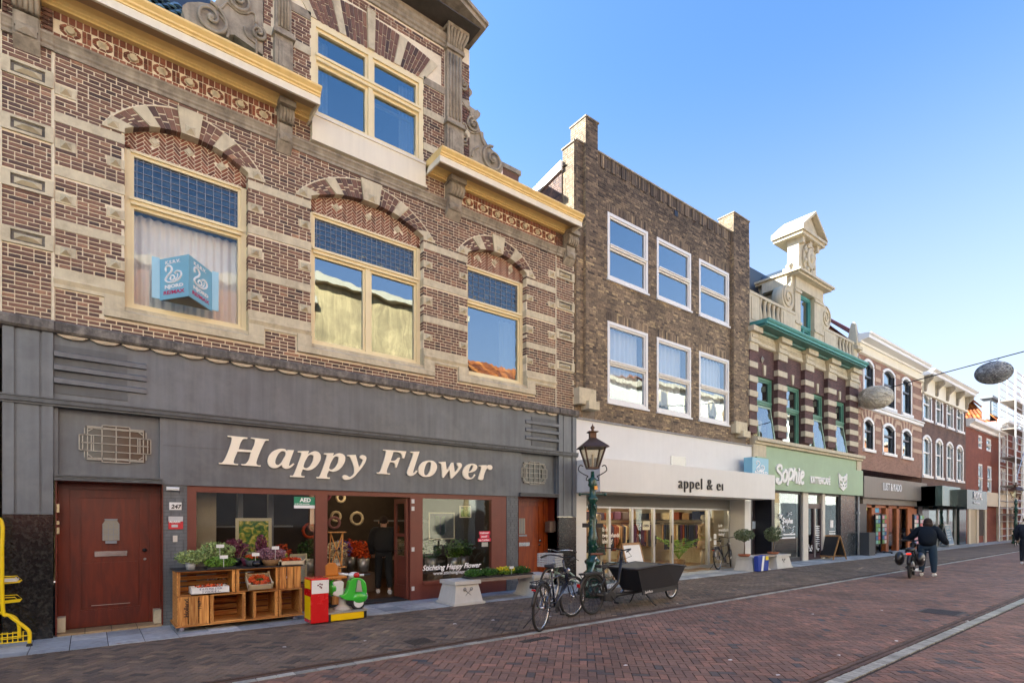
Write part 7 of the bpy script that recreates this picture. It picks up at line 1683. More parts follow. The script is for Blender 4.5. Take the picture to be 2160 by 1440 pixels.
# red reflector-like ring seen on the mint bicycle's bell
r0 = (17.0, .35); bicycle('black bicycle leaning by the dark door behind the planter bench', (16.3, -.1), .2, black, 1.3, .36, steer=.3, lean=-.06)
# cargo bike
ca, cb_ = G(1250, 1295), G(1416, 1262)
hd = math.atan2(cb_[1] - ca[1], cb_[0] - ca[0]); Lc = math.dist(ca, cb_)
t = thing('cargo_bike', 'black cargo bike with a deep open front box beside the lamp post', 'cargo bike', (*ca, 0), hd)
wheel(t, 0, .345, blackp, spokes=28); wheel(t, Lc, .255, chrome, spokes=20)
q = MB(); bx0, bx1, bt0, bt1 = Lc * .46, Lc * .93, Lc * .34, Lc * 1.06; zb, zt = .30, .74
out = [(bx0, -.22, zb), (bx1, -.22, zb), (bx1, .22, zb), (bx0, .22, zb), (bt0, -.33, zt), (bt1 - .12, -.30, zt - .04), (bt1 - .12, .30, zt - .04), (bt0, .33, zt)]
mid = [((bt0 + bt1) / 2, -.35, zt + .05), ((bt0 + bt1) / 2, .35, zt + .05)]
q.add(out + mid + [(bt1, 0, zt - .07)], [(0, 3, 2, 1), (0, 1, 5, 8, 4), (2, 3, 7, 9, 6), (3, 0, 4, 7), (1, 2, 6, 10, 5)])
inn = [(a + (bt0 + bt1) / 2 * .03 * (1 if a < (bt0 + bt1) / 2 else -1), b * .93, c + .01) for a, b, c in out + mid + [(bt1, 0, zt - .07)]]
q.add(inn, [(1, 2, 3, 0), (4, 8, 5, 1, 0), (6, 9, 7, 3, 2), (7, 4, 0, 3), (5, 10, 6, 2, 1)]); q.build('cargo_box', mat('black_box_shell', (.022, .022, .026), .42, .15, 6), t, local=True)
q = MB(); rim = [out[4], mid[0], out[5], (bt1, 0, zt - .07), out[6], mid[1], out[7]]; q.tube(rim, .022, 8, closed=True); q.build('box_rim', blackp, t, local=True)
q = MB(); q.tube([(.0, 0, .345), (.5, 0, .27), (bx0, 0, .27), (bx1 + .05, 0, .27), (Lc - .12, 0, .30)], .035, 8); q.tube([(.42, 0, .3), (.30, 0, .82)], .02, 8); q.tube([(.45, 0, .32), (.78, 0, .5), (.86, 0, .9)], .03, 8); q.tube([(.02, .06, .345), (.34, .02, .62)], .012, 6).tube([(.02, -.06, .345), (.34, -.02, .62)], .012, 6)
for s in (-1, 1): q.tube([(Lc, .06 * s, .255), (Lc - .06, .06 * s, .5), (Lc - .1, 0, .55)], .014, 6)
q.build('frame', black, t, local=True)
q = MB(); q.box(bx0 - .02, bx1 + .05, -.235, -.225, .24, .32); lb = q.build('side_rail', blackp, t, local=True)
cu = text('lettering', 'bakfiets', .07, tw, None, lambda u, v, d: (bx0 + .05 + u * 1.3, -.24 - d, .265 + v), .001, .2); cu.parent = lb
q = MB(); q.box(.28, .62, -.07, .07, .2, .36); q.build('motor', blackp, t, local=True, bevel=.03)
q = MB(); q.tube([(.45, -.08, .28), (.55, -.1, .17)], .012, 6); q.box(.5, .62, -.2, -.1, .15, .18); q.disc((.45, .28), .1, -.075, -.065, 18); q.build('crank', blackp, t, local=True)
q = MB(); q.tube([(.30, 0, .82), (.29, 0, .9)], .014, 8); q.prism([(.14, -.08), (.16, .08), (.3, .05), (.42, .02), (.42, -.02), (.3, -.05)], .80, .85, axis='z'); q.build('saddle', blackp, t, local=True)
q = MB(); q.tube([(.86, 0, .88), (.88, 0, 1.06)], .028, 8); q.tube(smooth_path([(.55, -.33, 1.08), (.72, -.30, 1.12), (.88, -.12, 1.1), (.9, 0, 1.08), (.88, .12, 1.1), (.72, .30, 1.12), (.55, .33, 1.08)], 4), .013, 6); q.tube([(.62, -.30, 1.1), (.9, -.2, .98), (.88, 0, .9)], .005, 4); q.build('handlebar', blackp, t, local=True)
q = MB(); q.tube([(.38 * math.cos(a), 0, .345 + .38 * math.sin(a)) for a in [R(15 + 10 * i) for i in range(17)]], .03, 6); q.build('mudguard', blackp, t, local=True)
q = MB(); q.box(-.4, -.385, -.03, .03, .5, .56); q.build('tail_light', MATS['red_lens'], t, local=True); q = MB(); q.box(-.3, .2, -.07, .07, .70, .73); q.tube([(-.28, -.06, .72), (0, -.06, .35)], .008, 5).tube([(-.28, .06, .72), (0, .06, .35)], .008, 5); q.build('rack', blackp, t, local=True)
q = MB(); q.tube([(bx0 + .25, -.1, .27), (bx0 + .33, -.25, .05), (bx0 + .36, -.3, .015)], .014, 6).tube([(bx0 + .25, .1, .27), (bx0 + .33, .25, .05), (bx0 + .36, .3, .015)], .014, 6); q.build('kickstand', blackp, t, local=True)
# ---- concrete planter benches
conc = mat('pale_concrete', (.58, .57, .53), .75, .08, 6, streak=.06, dirt=((.35, .33, .3), .3, 3)); plank_m = woodmat('weathered_bench_wood', '#7d6a5a', '#a8988a', .75, 3, 0)
def emblem(q, cx, y, z, s=.1):
 for a in (-1, 1): q.tube([(cx - a * s, y, z - s * .8), (cx + a * s, y, z + s * .8)], .009, 4); q.tube([(cx + a * s * .9 + .03 * math.cos(k), y, z + s * .8 + .03 * math.sin(k)) for k in [i * 1.05 for i in range(6)]], .008, 4, closed=True)
 q.tube([(cx + s * .9 * math.cos(k) * .5, y, z - s * .5 + s * .4 * math.sin(k)) for k in [math.pi + i * .52 for i in range(7)]], .008, 4)
def bench(xl, xr, yf, label, wb=.52, h=.46, dep=.5, flip=False):
 t = thing('concrete_bench', label, 'bench', ((xl + xr) / 2, yf + dep / 2, 0))
 for (x0, x1) in ((xl, xl + wb), (xr - wb, xr)):
  q = MB(); e = .07
  q.add([(x0 - e, yf - e, .03), (x1 + e, yf - e, .03), (x1 + e, yf + dep + e, .03), (x0 - e, yf + dep + e, .03), (x0, yf, h - .07), (x1, yf, h - .07), (x1, yf + dep, h - .07), (x0, yf + dep, h - .07)], [(0, 1, 5, 4), (1, 2, 6, 5), (2, 3, 7, 6), (3, 0, 4, 7)])
  q.box(x0 - .04, x1 + .04, yf - .04, yf + dep + .04, h - .07, h); q.box(x0 - e - .03, x1 + e + .03, yf - e - .03, yf + dep + e + .03, 0, .045); sp = q.build('pedestal', conc, t)
  q = MB(); emblem(q, (x0 + x1) / 2, yf - .035, h * .5, .085); q.build('emblem', mat('carved_shadow_grey', (.25, .25, .24), .8, .05, 5) if 'carved_shadow_grey' not in MATS else MATS['carved_shadow_grey'], sp)
 for k in range(3): q = MB(); q.box(xl + wb - .06, xr - wb + .06, yf + .02 + k * (dep - .04) / 3, yf + .02 + (k + 1) * (dep - .04) / 3 - .015, h - .05, h + .012, rnd.random()); q.build('plank', plank_m, t)
 return t
b1l, b1y = G(958, 1277); b1r = 8.05
bench(b1l + .05, b1r, b1y + .02, 'pale concrete bench with trays of yellow and green plants in front of the flower shop')
b2l, b2y = G(1605, 1203); bench(b2l - .45, 19.1, b2y + .05, 'pale concrete bench carrying two small olive trees beside the white pillar', .9)
# ---- plants
def leafmat(name, c1, c2, spec=.4):
 return tonemat(name, [(0, c1), (1, c2)], .5, .15, 20, .1, big=0, spec=spec)
lf_g = leafmat('fresh_green_leaf', '#3f6a1c', '#8fb84a'); lf_d = leafmat('dark_green_leaf', '#1f4418', '#4f8030'); lf_p = leafmat('pale_green_leaf', '#6f8a4c', '#b4c480'); lf_o = leafmat('olive_leaf', '#3f5236', '#7c8a64')
fl_y = leafmat('yellow_flower', '#d8b800', '#ffe840'); fl_r = leafmat('orange_red_flower', '#a82410', '#ee6a28'); fl_h = leafmat('heather_flower', '#7a4a58', '#b48a90'); fl_p = leafmat('plum_leaf', '#4a1f30', '#8a4258'); fl_v = leafmat('violet_flower', '#4a3a8a', '#8878c8'); fl_w = leafmat('cream_flower', '#c8b890', '#efe6d0')
pot_g = mat('grey_pot', (.4, .42, .44), .5, .1, 6); pot_b = mat('black_tray', (.015, .015, .016), .45, .1, 6); terra = mat('terracotta', (.35, .12, .06), .8, .1, 8); wick = tonemat('wicker', [(0, '#5e452e'), (1, '#a07c52')], .8, .25, 40, .8)
def foliage(c, r, n, size, rnd_, up=.4, flat=1.0, shell=.35):
 q = MB()
 for _ in range(n):
  while True:
   p = Vector((rnd_.uniform(-1, 1), rnd_.uniform(-1, 1), rnd_.uniform(-1, 1)))
   if p.length <= 1 and p.length > shell * rnd_.random(): break
  p = Vector((c[0] + p.x * r[0], c[1] + p.y * r[1], c[2] + p.z * r[2]))
  d = Vector((rnd_.gauss(0, 1), rnd_.gauss(0, 1), rnd_.gauss(up, .7))).normalized(); u = d.cross(Vector((rnd_.gauss(0, 1), rnd_.gauss(0, 1), rnd_.gauss(0, 1)))).normalized(); s = size * rnd_.uniform(.6, 1.3)
  q.add([p - u * s * .25, p + d * s * .5, p + u * s * .25 + d * s * .1, p - d * s * .5], [(3, 2, 1, 0)], min(1, max(0, rnd_.gauss(.5, .25))))
 return q
PR_ = random.Random(99)
def potted(name, label, cat, x, y, z, pr, ph, potm, lm, r, n, size, lz=None, flm=None, nf=0, group=None, tray=False, card=False, fsize=None):
 t = thing(name, label, cat, (x, y, z), 0, group)
 q = MB()
 if tray: q.box(x - pr, x + pr, y - pr * .8, y + pr * .8, z, z + ph)
 else: q.lathe([(pr * .75, 0), (pr, ph), (pr * .9, ph), (pr * .7, .02)], (x, y, z), 14)
 q.build('tray' if tray else 'pot', potm, t)
 foliage((x, y, z + ph + (lz or r[2] * .7)), r, n, size, PR_).build('foliage', lm, t)
 if flm: foliage((x, y, z + ph + (lz or r[2] * .7) + r[2] * .45), (r[0], r[1], r[2] * .6), nf, fsize or size * .8, PR_, 1.2).build('flowers', flm, t)
 if card:
  q = MB(); q.box(x + .02, x + .025, y - r[1], y - r[1] + .004, z + ph, z + ph + r[2] * 1.4); q.box(x - .03, x + .08, y - r[1] - .004, y - r[1], z + ph + r[2] * 1.4, z + ph + r[2] * 1.4 + .05); q.build('price_card', white_p, t)
 return t
zt = .472; yb = b1y + .26
xs_ = [FX(p, yb) for p in (1003, 1030, 1066, 1096)]
for (px, lm, flm, nf, nm, lab) in ((1000, lf_d, None, 0, 'plant_tray', 'tray of dark green ivy at the left end of the bench top'), (1032, lf_d, fl_w, 12, 'plant_tray', 'second tray of dark green plants beside the yellow flowers'), (1066, lf_g, fl_y, 600, 'flower_tray', 'tray of bright yellow flowers on the concrete bench'), (1100, lf_d, fl_r, 30, 'plant_tray', 'tray of small green plants right of the yellow flowers')):
 x = FX(px, yb); potted(nm, lab, 'plants', x, yb, zt, .2, .035, pot_b, lm, (.22, .18, .085), 900, .045, flm=flm, nf=nf, tray=True, card=(px == 1066), fsize=.04)
for px, lab in ((1570, 'small olive tree in a shallow terracotta pot at the left end of the bench'), (1631, 'small bushy olive tree with a rounder crown at the right end of the bench')):
 x = FX(px, b2y + .3); y = b2y + .3; t = thing('olive_tree', lab, 'tree', (x, y, .47)); q = MB(); q.lathe([(.15, 0), (.2, .07), (.18, .07), (.1, .03)], (x, y, .47), 14); q.build('pot', terra, t)
 q = MB(); q.tube([(x, y, .5), (x + .02, y, .75), (x, y, 1.0)], [.025, .02, .015], 6)
 for k in range(8): a = k * .8; q.tube([(x, y, .92), (x + .2 * math.cos(a), y + .2 * math.sin(a), 1.12 + .1 * math.sin(k * 2))], [.01, .004], 4)
 q.build('trunk', mat('olive_bark', (.14, .11, .08), .9, .2, 12) if 'olive_bark' not in MATS else MATS['olive_bark'], t)
 foliage((x, y, 1.15), (.36 if px == 1570 else .3, .3, .2 if px == 1570 else .27), 900, .07, PR_, .5).build('crown', lf_o, t)
x, y = FX(1606, b2y - .15), b2y - .22; q = MB(); q.prism([(x - .32, .02), (x + .32, .02), (x + .36, .5), (x + .1, .53), (x - .34, .5)], y, y + .14); bag = q.build('shopping_bag', mat('royal_blue_bag', (.015, .05, .35), .4, .1, 5), None, 'bright blue bag with a white diagonal stripe leaning on the concrete bench', None, cat='bag', bevel=.02, origin=(x, y, 0))
q = MB(); q.prism([(x - .16, .03), (x - .04, .03), (x + .06, .5), (x - .06, .5)], y - .012, y - .002); o_ = q.build('stripe', tw, bag); 
for v in o_.data.vertices: v.co -= Vector((x, y, 0))
q = MB(); q.box(x + .12, x + .3, y - .012, y - .002, .36, .49); o_ = q.build('label_patch', fl_y, bag)
for v in o_.data.vertices: v.co -= Vector((x, y, 0))
# ---- wooden crate display by the left shop window
cw = woodmat('fruit_crate_wood', '#9a5c26', '#d49a52', .7, 3, 0); cwv = woodmat('fruit_crate_wood_upright', '#9a5c26', '#d49a52', .7, 3, 2); cd_top = mat('dark_slate_board', (.02, .021, .024), .5, .1, 6)
kx0, ky = G(374, 1335); kx1 = FX(638, ky); kd = .72; KZ0 = .10
ksT = FZ(374, 1205, ky); kmid = KZ0 + (ksT - KZ0) * .53
st_ = thing('display_stand', 'wheeled display stand under the stacked wooden crates', 'stand', ((kx0 + kx1) / 2, ky, 0))
q = MB(); q.box(kx0 - .02, kx1 + .02, ky, ky + kd, KZ0 - .025, KZ0 - .002); q.build('board', cw, st_)
for (x, y) in ((kx0 + .06, ky + .06), (kx1 - .1, ky + .06), (kx0 + .06, ky + kd - .08), (kx1 - .1, ky + kd - .08)): q = MB(); q.disc((x, .035), .033, y, y + .03, 14); q.box(x - .02, x + .02, y - .005, y + .035, .035, KZ0 - .025); q.build('castor', chrome, st_)
def crate(x0, x1, y0, y1, z0, z1, mode, label, back=True):
 """mode 'open' faces the street; 'side' shows its vertical slats"""
 t = thing('wooden_crate', label, 'crate', ((x0 + x1) / 2, y0, z0), 0, 'wooden fruit crates of the flower display'); e = .014; rn = random.Random(int(x0 * 100 + z0 * 10))
 if mode == 'open':
  n = 4
  for (u0, u1, nm) in ((x0, x0 + e, 'side_board'), (x1 - e, x1, 'side_board')): q = MB(); q.box(u0, u1, y0, y1, z0 + .004, z1 - .004, rn.random()); q.build(nm, cw, t)
  for (v0, v1) in ((z0, z0 + e), (z1 - e, z1)): q = MB(); q.box(x0, x1, y0 + .003, y1, v0, v1, rn.random()); q.build('board', cw, t)
  for k in range(n): q = MB(); h = (z1 - z0 - 2 * e) / n; q.box(x0 + e, x1 - e, y1 - .014, y1 - .002, z0 + e + h * k + .006, z0 + e + h * (k + 1) - .016, rn.random()); q.build('slat', cw, t)
  q = MB(); [q.box(a, a + .03, y0 + .004, y0 + .03, z0 + e, z1 - e, rn.random()) for a in (x0 + e, x1 - e - .03)]; q.build('corner_post', cwv, t, kind='stuff')
 else:
  n = 3; w = (x1 - x0) / n
  for k in range(n): q = MB(); q.box(x0 + w * k + .006, x0 + w * (k + 1) - .008, y0, y0 + .012, z0 + .003, z1 - .003, rn.random()); q.build('slat', cwv, t)
  for (v0, v1) in ((z0, z0 + e), (z1 - e, z1)): q = MB(); q.box(x0 + .002, x1 - .002, y0 + .013, y1, v0, v1, rn.random()); q.build('board', cw, t)
  for u in (x0, x1 - e): q = MB(); q.box(u, u + e, y0 + .013, y1, z0, z1, rn.random()); q.build('side_board', cw, t)
 return t
W = kx1 - kx0
def kx(f): return kx0 + W * f
low = [(0, .30, 'side', 'bottom left crate with dark stamped writing on its upright slats'), (.30, .585, 'open', 'open bottom crate next to the stamped one'), (.60, .635, None, ''), (.635, .82, 'open', 'open bottom crate in the middle of the stand'), (.82, 1.0, 'open', 'open bottom crate at the right end of the stand')]
low = [(0.0, .235, 'side', low[0][3]), (.24, .515, 'open', low[1][3]), (.575, .785, 'open', low[3][3]), (.79, 1.0, 'open', low[4][3])]
crs = []
for (a, b, m_, lb) in low: crs.append(crate(kx(a), kx(b) - .004, ky, ky + kd * .8, KZ0, kmid, m_, lb))
up_ = [(0.0, .44, 'open', 'upper left crate holding the white cardboard tray'), (.445, .80, 'open', 'upper middle crate holding the orange wreath'), (.805, 1.0, 'side', 'upper right crate with closed upright slats')]
for (a, b, m_, lb) in up_: crs.append(crate(kx(a), kx(b) - .004, ky + .06, ky + kd * .8, kmid + .004, ksT - .012, m_, lb))
text('stencil', 'Holland', .085, black, crs[0], lambda u, v, d: (kx(0.235) - .155 - v - .12, ky - .002 - d, KZ0 + .12 + u), .0008, 0, .002)
text('stencil', '1967', .065, black, crs[0], lambda u, v, d: (kx(0.235) - .11 - v, ky - .002 - d, KZ0 + .22 + u), .0008, 0, .001)
tb = MB(); tb.box(kx0 - .02, kx1 + .02, ky + .04, ky + kd + .05, ksT - .01, ksT + .004); tb = tag(tb.build('display_board', cd_top, None, origin=(kx0, ky, ksT)), 'thin dark board lying on top of the wooden crates', 'board')
TZ = ksT + .005
# white box and wreath box on the lower shelf
bw, bd = .34, .2
x = kx(.10); q = MB(); z = kmid + .02; y = ky - .015
q.box(x, x + .5, y, y + .012, z, z + .1).box(x, x + .5, y + .3, y + .312, z, z + .1).box(x, x + .012, y + .012, y + .3, z, z + .1).box(x + .488, x + .5, y + .012, y + .3, z, z + .1).box(x, x + .5, y, y + .3, z, z + .01)
wb_ = tag(q.build('cardboard_box', white_p, None, origin=(x, y, z)), 'low white cardboard box with handwriting in the upper left crate', 'box')
o_ = text('handwriting', '€ 0.75 PER STUK\n   2 VOOR € 1,-', .042, mat('blue_ink', (.03, .04, .15), .5, 0, 4), None, lambda u, v, d: (.10 + u, -.003 - d, .06 + v), .0006, .1); o_.parent = wb_
o_ = foliage((.25, .15, .1), (.2, .12, .03), 120, .05, PR_).build('dried_flowers', fl_y if False else fl_r, wb_, local=True)
def woodbox(x, y, z, w, d, h, label, tilt=0):
 t = thing('wooden_tray', label, 'tray', (x, y, z)); pw2 = mat('pale_box_wood', (.55, .45, .3), .7, .08, 8) if 'pale_box_wood' not in MATS else MATS['pale_box_wood']; q = MB()
 q.box(x, x + w, y, y + .012, z, z + h).box(x, x + w, y + d - .012, y + d, z, z + h).box(x, x + .012, y + .012, y + d - .012, z, z + h).box(x + w - .012, x + w, y + .012, y + d - .012, z, z + h).box(x, x + w, y, y + d, z, z + .01)
 for a in (x, x + w - .03):
  for b in (y, y + d - .03): q.box(a, a + .03, b, b + .03, z, z + h * 1.35)
 q.build('tray', pw2, t)
 if tilt: t.rotation_euler = (tilt, 0, 0)
 return t
t = woodbox(kx(.53), ky - .02, kmid + .03, .36, .3, .09, 'small tilted wooden tray with an orange and green wreath', R(32)); cx, cy, cz = kx(.53) + .18, ky + .13, kmid + .10
q = MB()
for k in range(500):
 a = PR_.random() * 6.28; r = PR_.gauss(.09, .018); p = Vector((cx + r * math.cos(a) * 1.3, cy + r * math.sin(a), cz + PR_.uniform(0, .03))); d = Vector((PR_.gauss(0, 1), PR_.gauss(0, 1), PR_.gauss(.3, .5))).normalized() * .02; u = d.cross(Vector((0, 0, 1))) * .5
 q.add([p - d, p + u, p + d, p - u], [(0, 1, 2, 3)], PR_.random())
q.build('wreath', fl_r, t); foliage((cx, cy, cz - .01), (.16, .12, .02), 250, .035, PR_).build('foliage', lf_d, t)
t = woodbox(kx(.81), ky + .08, TZ, .42, .3, .07, 'pale wooden tray of red dried flowers on the right end of the display'); foliage((kx(.81) + .21, ky + .23, TZ + .08), (.17, .12, .04), 500, .04, PR_).build('flowers', fl_r, t)
potted('potted_plant', 'pale green bushy plant in a grey pot at the left end of the crates', 'plant', kx(.11), ky + .2, TZ, .075, .11, pot_g, lf_p, (.22, .18, .11), 1100, .04)
potted('potted_plant', 'bright green leafy plants in a black tray at the front of the crates', 'plant', kx(.33), ky + .16, TZ, .2, .03, pot_b, lf_g, (.23, .14, .09), 1300, .035, tray=True, card=True)
potted('potted_plant', 'taller pale green plants behind the bright green ones', 'plant', kx(.33), ky + .48, TZ, .1, .1, pot_b, lf_p, (.28, .16, .15), 1100, .045, lz=.15, card=True)
potted('potted_plant', 'plum-coloured plant at the back of the crate display', 'plant', kx(.50), ky + .6, TZ, .1, .1, pot_b, fl_p, (.2, .12, .16), 800, .045, lz=.18)
t = thing('basket', 'purple basket with a hoop handle standing among the plants', 'basket', (kx(.60), ky + .5, TZ)); q = MB(); q.lathe([(.09, 0), (.13, .12), (.12, .12), (.08, .01)], (kx(.60), ky + .5, TZ), 14); q.build('bowl', fl_p, t); q = MB(); q.tube([(kx(.60) + .13 * math.cos(a), ky + .5, TZ + .13 + .17 * math.sin(a)) for a in [i * math.pi / 10 for i in range(11)]], .009, 5); q.build('handle', wick, t)
potted('potted_plant', 'orange ornamental peppers in a dark round pot', 'plant', kx(.60), ky + .24, TZ, .11, .1, mat('charcoal_pot', (.06, .06, .06), .7, .1, 8), lf_d, (.11, .09, .05), 200, .04, flm=fl_r, nf=350, card=True)
q = MB(); q.ball((kx(.615), ky + .11, TZ + .052), (.065, .065, .052), 12, 8); tag(q.build('gourd', mat('black_gourd', (.012, .012, .014), .25, .1, 6), None, origin=(kx(.615), ky + .11, TZ)), 'round shiny black gourd lying in front of the peppers', 'gourd')
potted('potted_plant', 'pinkish heather in a wicker basket on the crates', 'plant', kx(.76), ky + .25, TZ, .15, .1, wick, fl_h, (.24, .16, .12), 1300, .04, card=True)
potted('potted_plant', 'dark red spiky plant in front of the framed picture', 'plant', kx(.72), ky + .58, TZ, .08, .1, pot_b, fl_p, (.1, .08, .2), 500, .05, lz=.2)
potted('potted_plant', 'low yellow flowers beside the framed picture', 'plant', kx(.86), ky + .5, TZ, .12, .08, pot_b, lf_g, (.15, .1, .07), 300, .04, flm=fl_y, nf=350, card=True)
# framed picture inside the window, and the dark one on the right
land = None
def blotmat(name, cols, sc=9):
 m, n, b = newmat(name); N = n.nodes.new; L = n.links.new; geo = N('ShaderNodeNewGeometry'); no = N('ShaderNodeTexNoise'); no.inputs['Scale'].default_value = sc; no.inputs['Detail'].default_value = 6; no.inputs['Distortion'].default_value = 1.2; L(geo.outputs['Position'], no.inputs['Vector']); cr = N('ShaderNodeValToRGB'); L(no.outputs[0], cr.inputs[0]); e = cr.color_ramp.elements
 while len(e) < len(cols): e.new(.5)
 for el, (p, c) in zip(e, cols): el.position = p; el.color = (*S(c), 1)
 L(cr.outputs[0], b.inputs['Base Color']); b.inputs['Roughness'].default_value = .5; return m
picm = blotmat('painted_garden', [(.3, '#27401c'), (.45, '#4f7a2a'), (.55, '#a8a030'), (.65, '#e0c868'), (.8, '#d8b890')])
goldf = mat('pale_gilt_frame', (.62, .52, .32), .5, .1, 6)
def picture(label, px0, py0, px1, py1, y, m, tiltx=0, fw=.05, name='framed_picture', dm=None):
 x0, z1 = F(px0, py0, y); x1, z0 = F(px1, py1, y); t = thing(name, label, 'picture', ((x0 + x1) / 2, y, z0)); q = MB()
 q.box(x0, x1, y, y + .02, z0, z0 + fw).box(x0, x1, y, y + .02, z1 - fw, z1).box(x0, x0 + fw, y + .001, y + .02, z0 + fw, z1 - fw).box(x1 - fw, x1, y + .001, y + .02, z0 + fw, z1 - fw); q.build('frame', goldf, t)
 q = MB(); q.box(x0 + fw, x1 - fw, y + .008, y + .016, z0 + fw, z1 - fw); q.build('canvas', m, t); return t, x0, x1, z0, z1
ye = .16
picture('blotchy green and yellow garden picture in a pale frame behind the plants', 497, 1092, 573, 1168, ye, picm)
picture('small plain picture in a pale frame low behind the window', 612, 1168, 648, 1225, ye, mat('pale_canvas', (.45, .43, .38), .6, .1, 5), fw=.04)
t, x0, x1, z0, z1 = picture('dark square board with a painted green sprig hanging in the right shop window', 905, 1080, 959, 1136, .15, mat('blackboard', (.02, .018, .015), .6, .1, 5), fw=.02)
q = MB(); cx = (x0 + x1) / 2 - .05
for k in range(22): z = z0 + .08 + (z1 - z0 - .2) * k / 22; s = (-1) ** k; q.add([(cx, .14, z), (cx + s * .1, .14, z + .03), (cx + s * .13, .14, z + .07), (cx + s * .04, .14, z + .05)], [(0, 1, 2, 3), (3, 2, 1, 0)], .6)
q.build('sprig', lf_g, t)
picture('small picture of green leaves above the sprig board', 970, 1066, 994, 1091, .15, blotmat('leafy_print', [(.35, '#3a3a10'), (.5, '#6a8a20'), (.7, '#c8d060')], 20), fw=.02)
# things glimpsed inside the flower shop
RI = random.Random(31)
bucket = mat('zinc_bucket', (.4, .41, .42), .35, .1, 6, metal=.7)
for i, (x, y, c) in enumerate(((4.35, 1.9, fl_w), (4.6, 2.3, fl_v), (4.95, 1.9, fl_r), (3.95, 2.6, lf_d), (4.9, 2.6, fl_r), (6.2, 1.0, lf_d), (6.75, .9, lf_g), (7.15, 1.1, lf_d), (2.3, 1.0, lf_g), (2.9, 1.1, fl_r))):
 t = thing('flower_bucket', ('zinc bucket of cream flowers', 'zinc bucket of violet flowers', 'zinc bucket of orange dried flowers', 'zinc bucket of dark greenery', 'rear bucket of rusty red flowers', 'bucket of dark leaves', 'bucket of fresh green leaves', 'far bucket of dark leaves', 'bucket of green leaves', 'bucket of red dried flowers')[i] + (' standing inside the doorway', ' behind the right shop window', ' behind the left shop window')[0 if i < 5 else (1 if i < 8 else 2)], 'bucket', (x, y, .45))
 q = MB(); q.lathe([(.11, .0), (.15, .32), (.14, .32), (.1, .02)], (x, y, .45), 14); q.build('bucket', bucket, t); foliage((x, y, .95), (.26, .2, .24), 350, .08, RI).build('flowers', c, t)
 q = MB(); q.box(x - .2, x + .2, y - .2, y + .2, .02, .445); tag(q.build('stand', mat('plinth_brown', (.12, .07, .04), .7, .2, 4) if 'plinth_brown' not in MATS else MATS['plinth_brown'], None, origin=(x, y, 0)), ('dark plinth carrying the %s' % bpy.data.objects[t.name]['label'].split(' standing')[0].split(' behind')[0])[:90], 'plinth')
for i in range(9):
 x, y, z = RI.uniform(3.7, 5.3), RI.uniform(2.6, 4.0), RI.uniform(1.3, 2.3); q = MB(); r = RI.uniform(.09, .18)
 q.tube([(x + r * math.cos(a), y, z + r * math.sin(a)) for a in [k * .52 for k in range(12)]], .035, 6, closed=True); tag(q.build('wreath', (fl_w, fl_h, fl_r, fl_p)[i % 4], None, origin=(x, y, z)), ('cream', 'dusty pink', 'orange', 'plum')[i % 4] + ' dried flower wreath number hanging inside the dark flower shop'.replace(' number', ('', ', higher one,', ', lower one,')[i // 4]), 'wreath', 'wreaths hanging inside the flower shop')
# slim lantern stand in the doorway
x0, y0 = FX(694, .3), .3; t = thing('candle_stand', 'slim wooden lantern frame with crossed bars just inside the doorway', 'lantern', (x0 + .15, y0, 0)); q = MB(); zt_ = FZ(700, 1123, .3); zb_ = .75; w_ = .27
for a, b in (((0, zb_), (.03, zt_)), ((w_ - .03, zb_), (w_, zt_)), ((.03, zb_), (w_, zt_)), ((w_ - .03, zb_), (0 + .03, zt_))): q.bar((x0 + a[0], y0, a[1]), (x0 + b[0], y0, b[1]), .02)
q.box(x0 - .05, x0 + w_ + .03, y0 - .1, y0 + .1, zt_, zt_ + .02).box(x0 - .03, x0 + w_ + .03, y0 - .1, y0 + .1, zb_ - .02, zb_).box(x0 + .05, x0 + w_ - .05, y0 - .05, y0 + .05, 0.02, zb_ - .02); q.build('lantern_frame', cwv, t)
# ---- children's ride: green scooter on a yellow base with a red coin box
red = mat('bright_red_lacquer', (.62, .008, .01), .25, .05, 4, coat=.4); yel = mat('bright_yellow_lacquer', (.85, .55, .0), .35, .08, 5); grn = mat('bright_green_lacquer', (.045, .50, .04), .18, .05, 4, coat=.6); whl = mat('white_lacquer', (.75, .77, .75), .25, .04, 4, coat=.4)
rx, ry = G(656, 1318); rx1, _ = G(699, 1316); zr_ = FZ(656, 1220, ry)
t = thing('kiddie_ride', 'coin-operated green toy scooter ride on a yellow base beside its red coin box', 'kiddie ride', (rx + .4, ry, 0))
q = MB(); q.prism([(rx, ry), (rx1, ry - .0), (rx1, ry + .34), (rx - .0, ry + .34)], .02, zr_, axis='z'); cb2 = q.build('coin_box', red, t, bevel=.01)
q = MB(); q.box(rx - .006, rx + .001, ry + .03, ry + .3, .08, .44).box(rx - .006, rx + .001, ry + .03, ry + .3, .56, zr_ - .03); q.build('side_panel', yel, cb2); q = MB(); q.box(rx + .01, rx1 - .0, ry - .006, ry, zr_ - .24, zr_ - .03); q.build('notice', white_p, cb2)
q = MB(); [q.ball(((rx + rx1) / 2 + a, ry - .008, zr_ - .13 + b), (.014, .004, .014), 6, 4) for a, b in ((-.03, .02), (.03, .03), (0, 0), (.0, .04), (.02, -.02))]; q.build('print', fl_p, cb2)
bx_, _ = G(773, 1304); yb0, yb1 = ry + .02, ry + .42
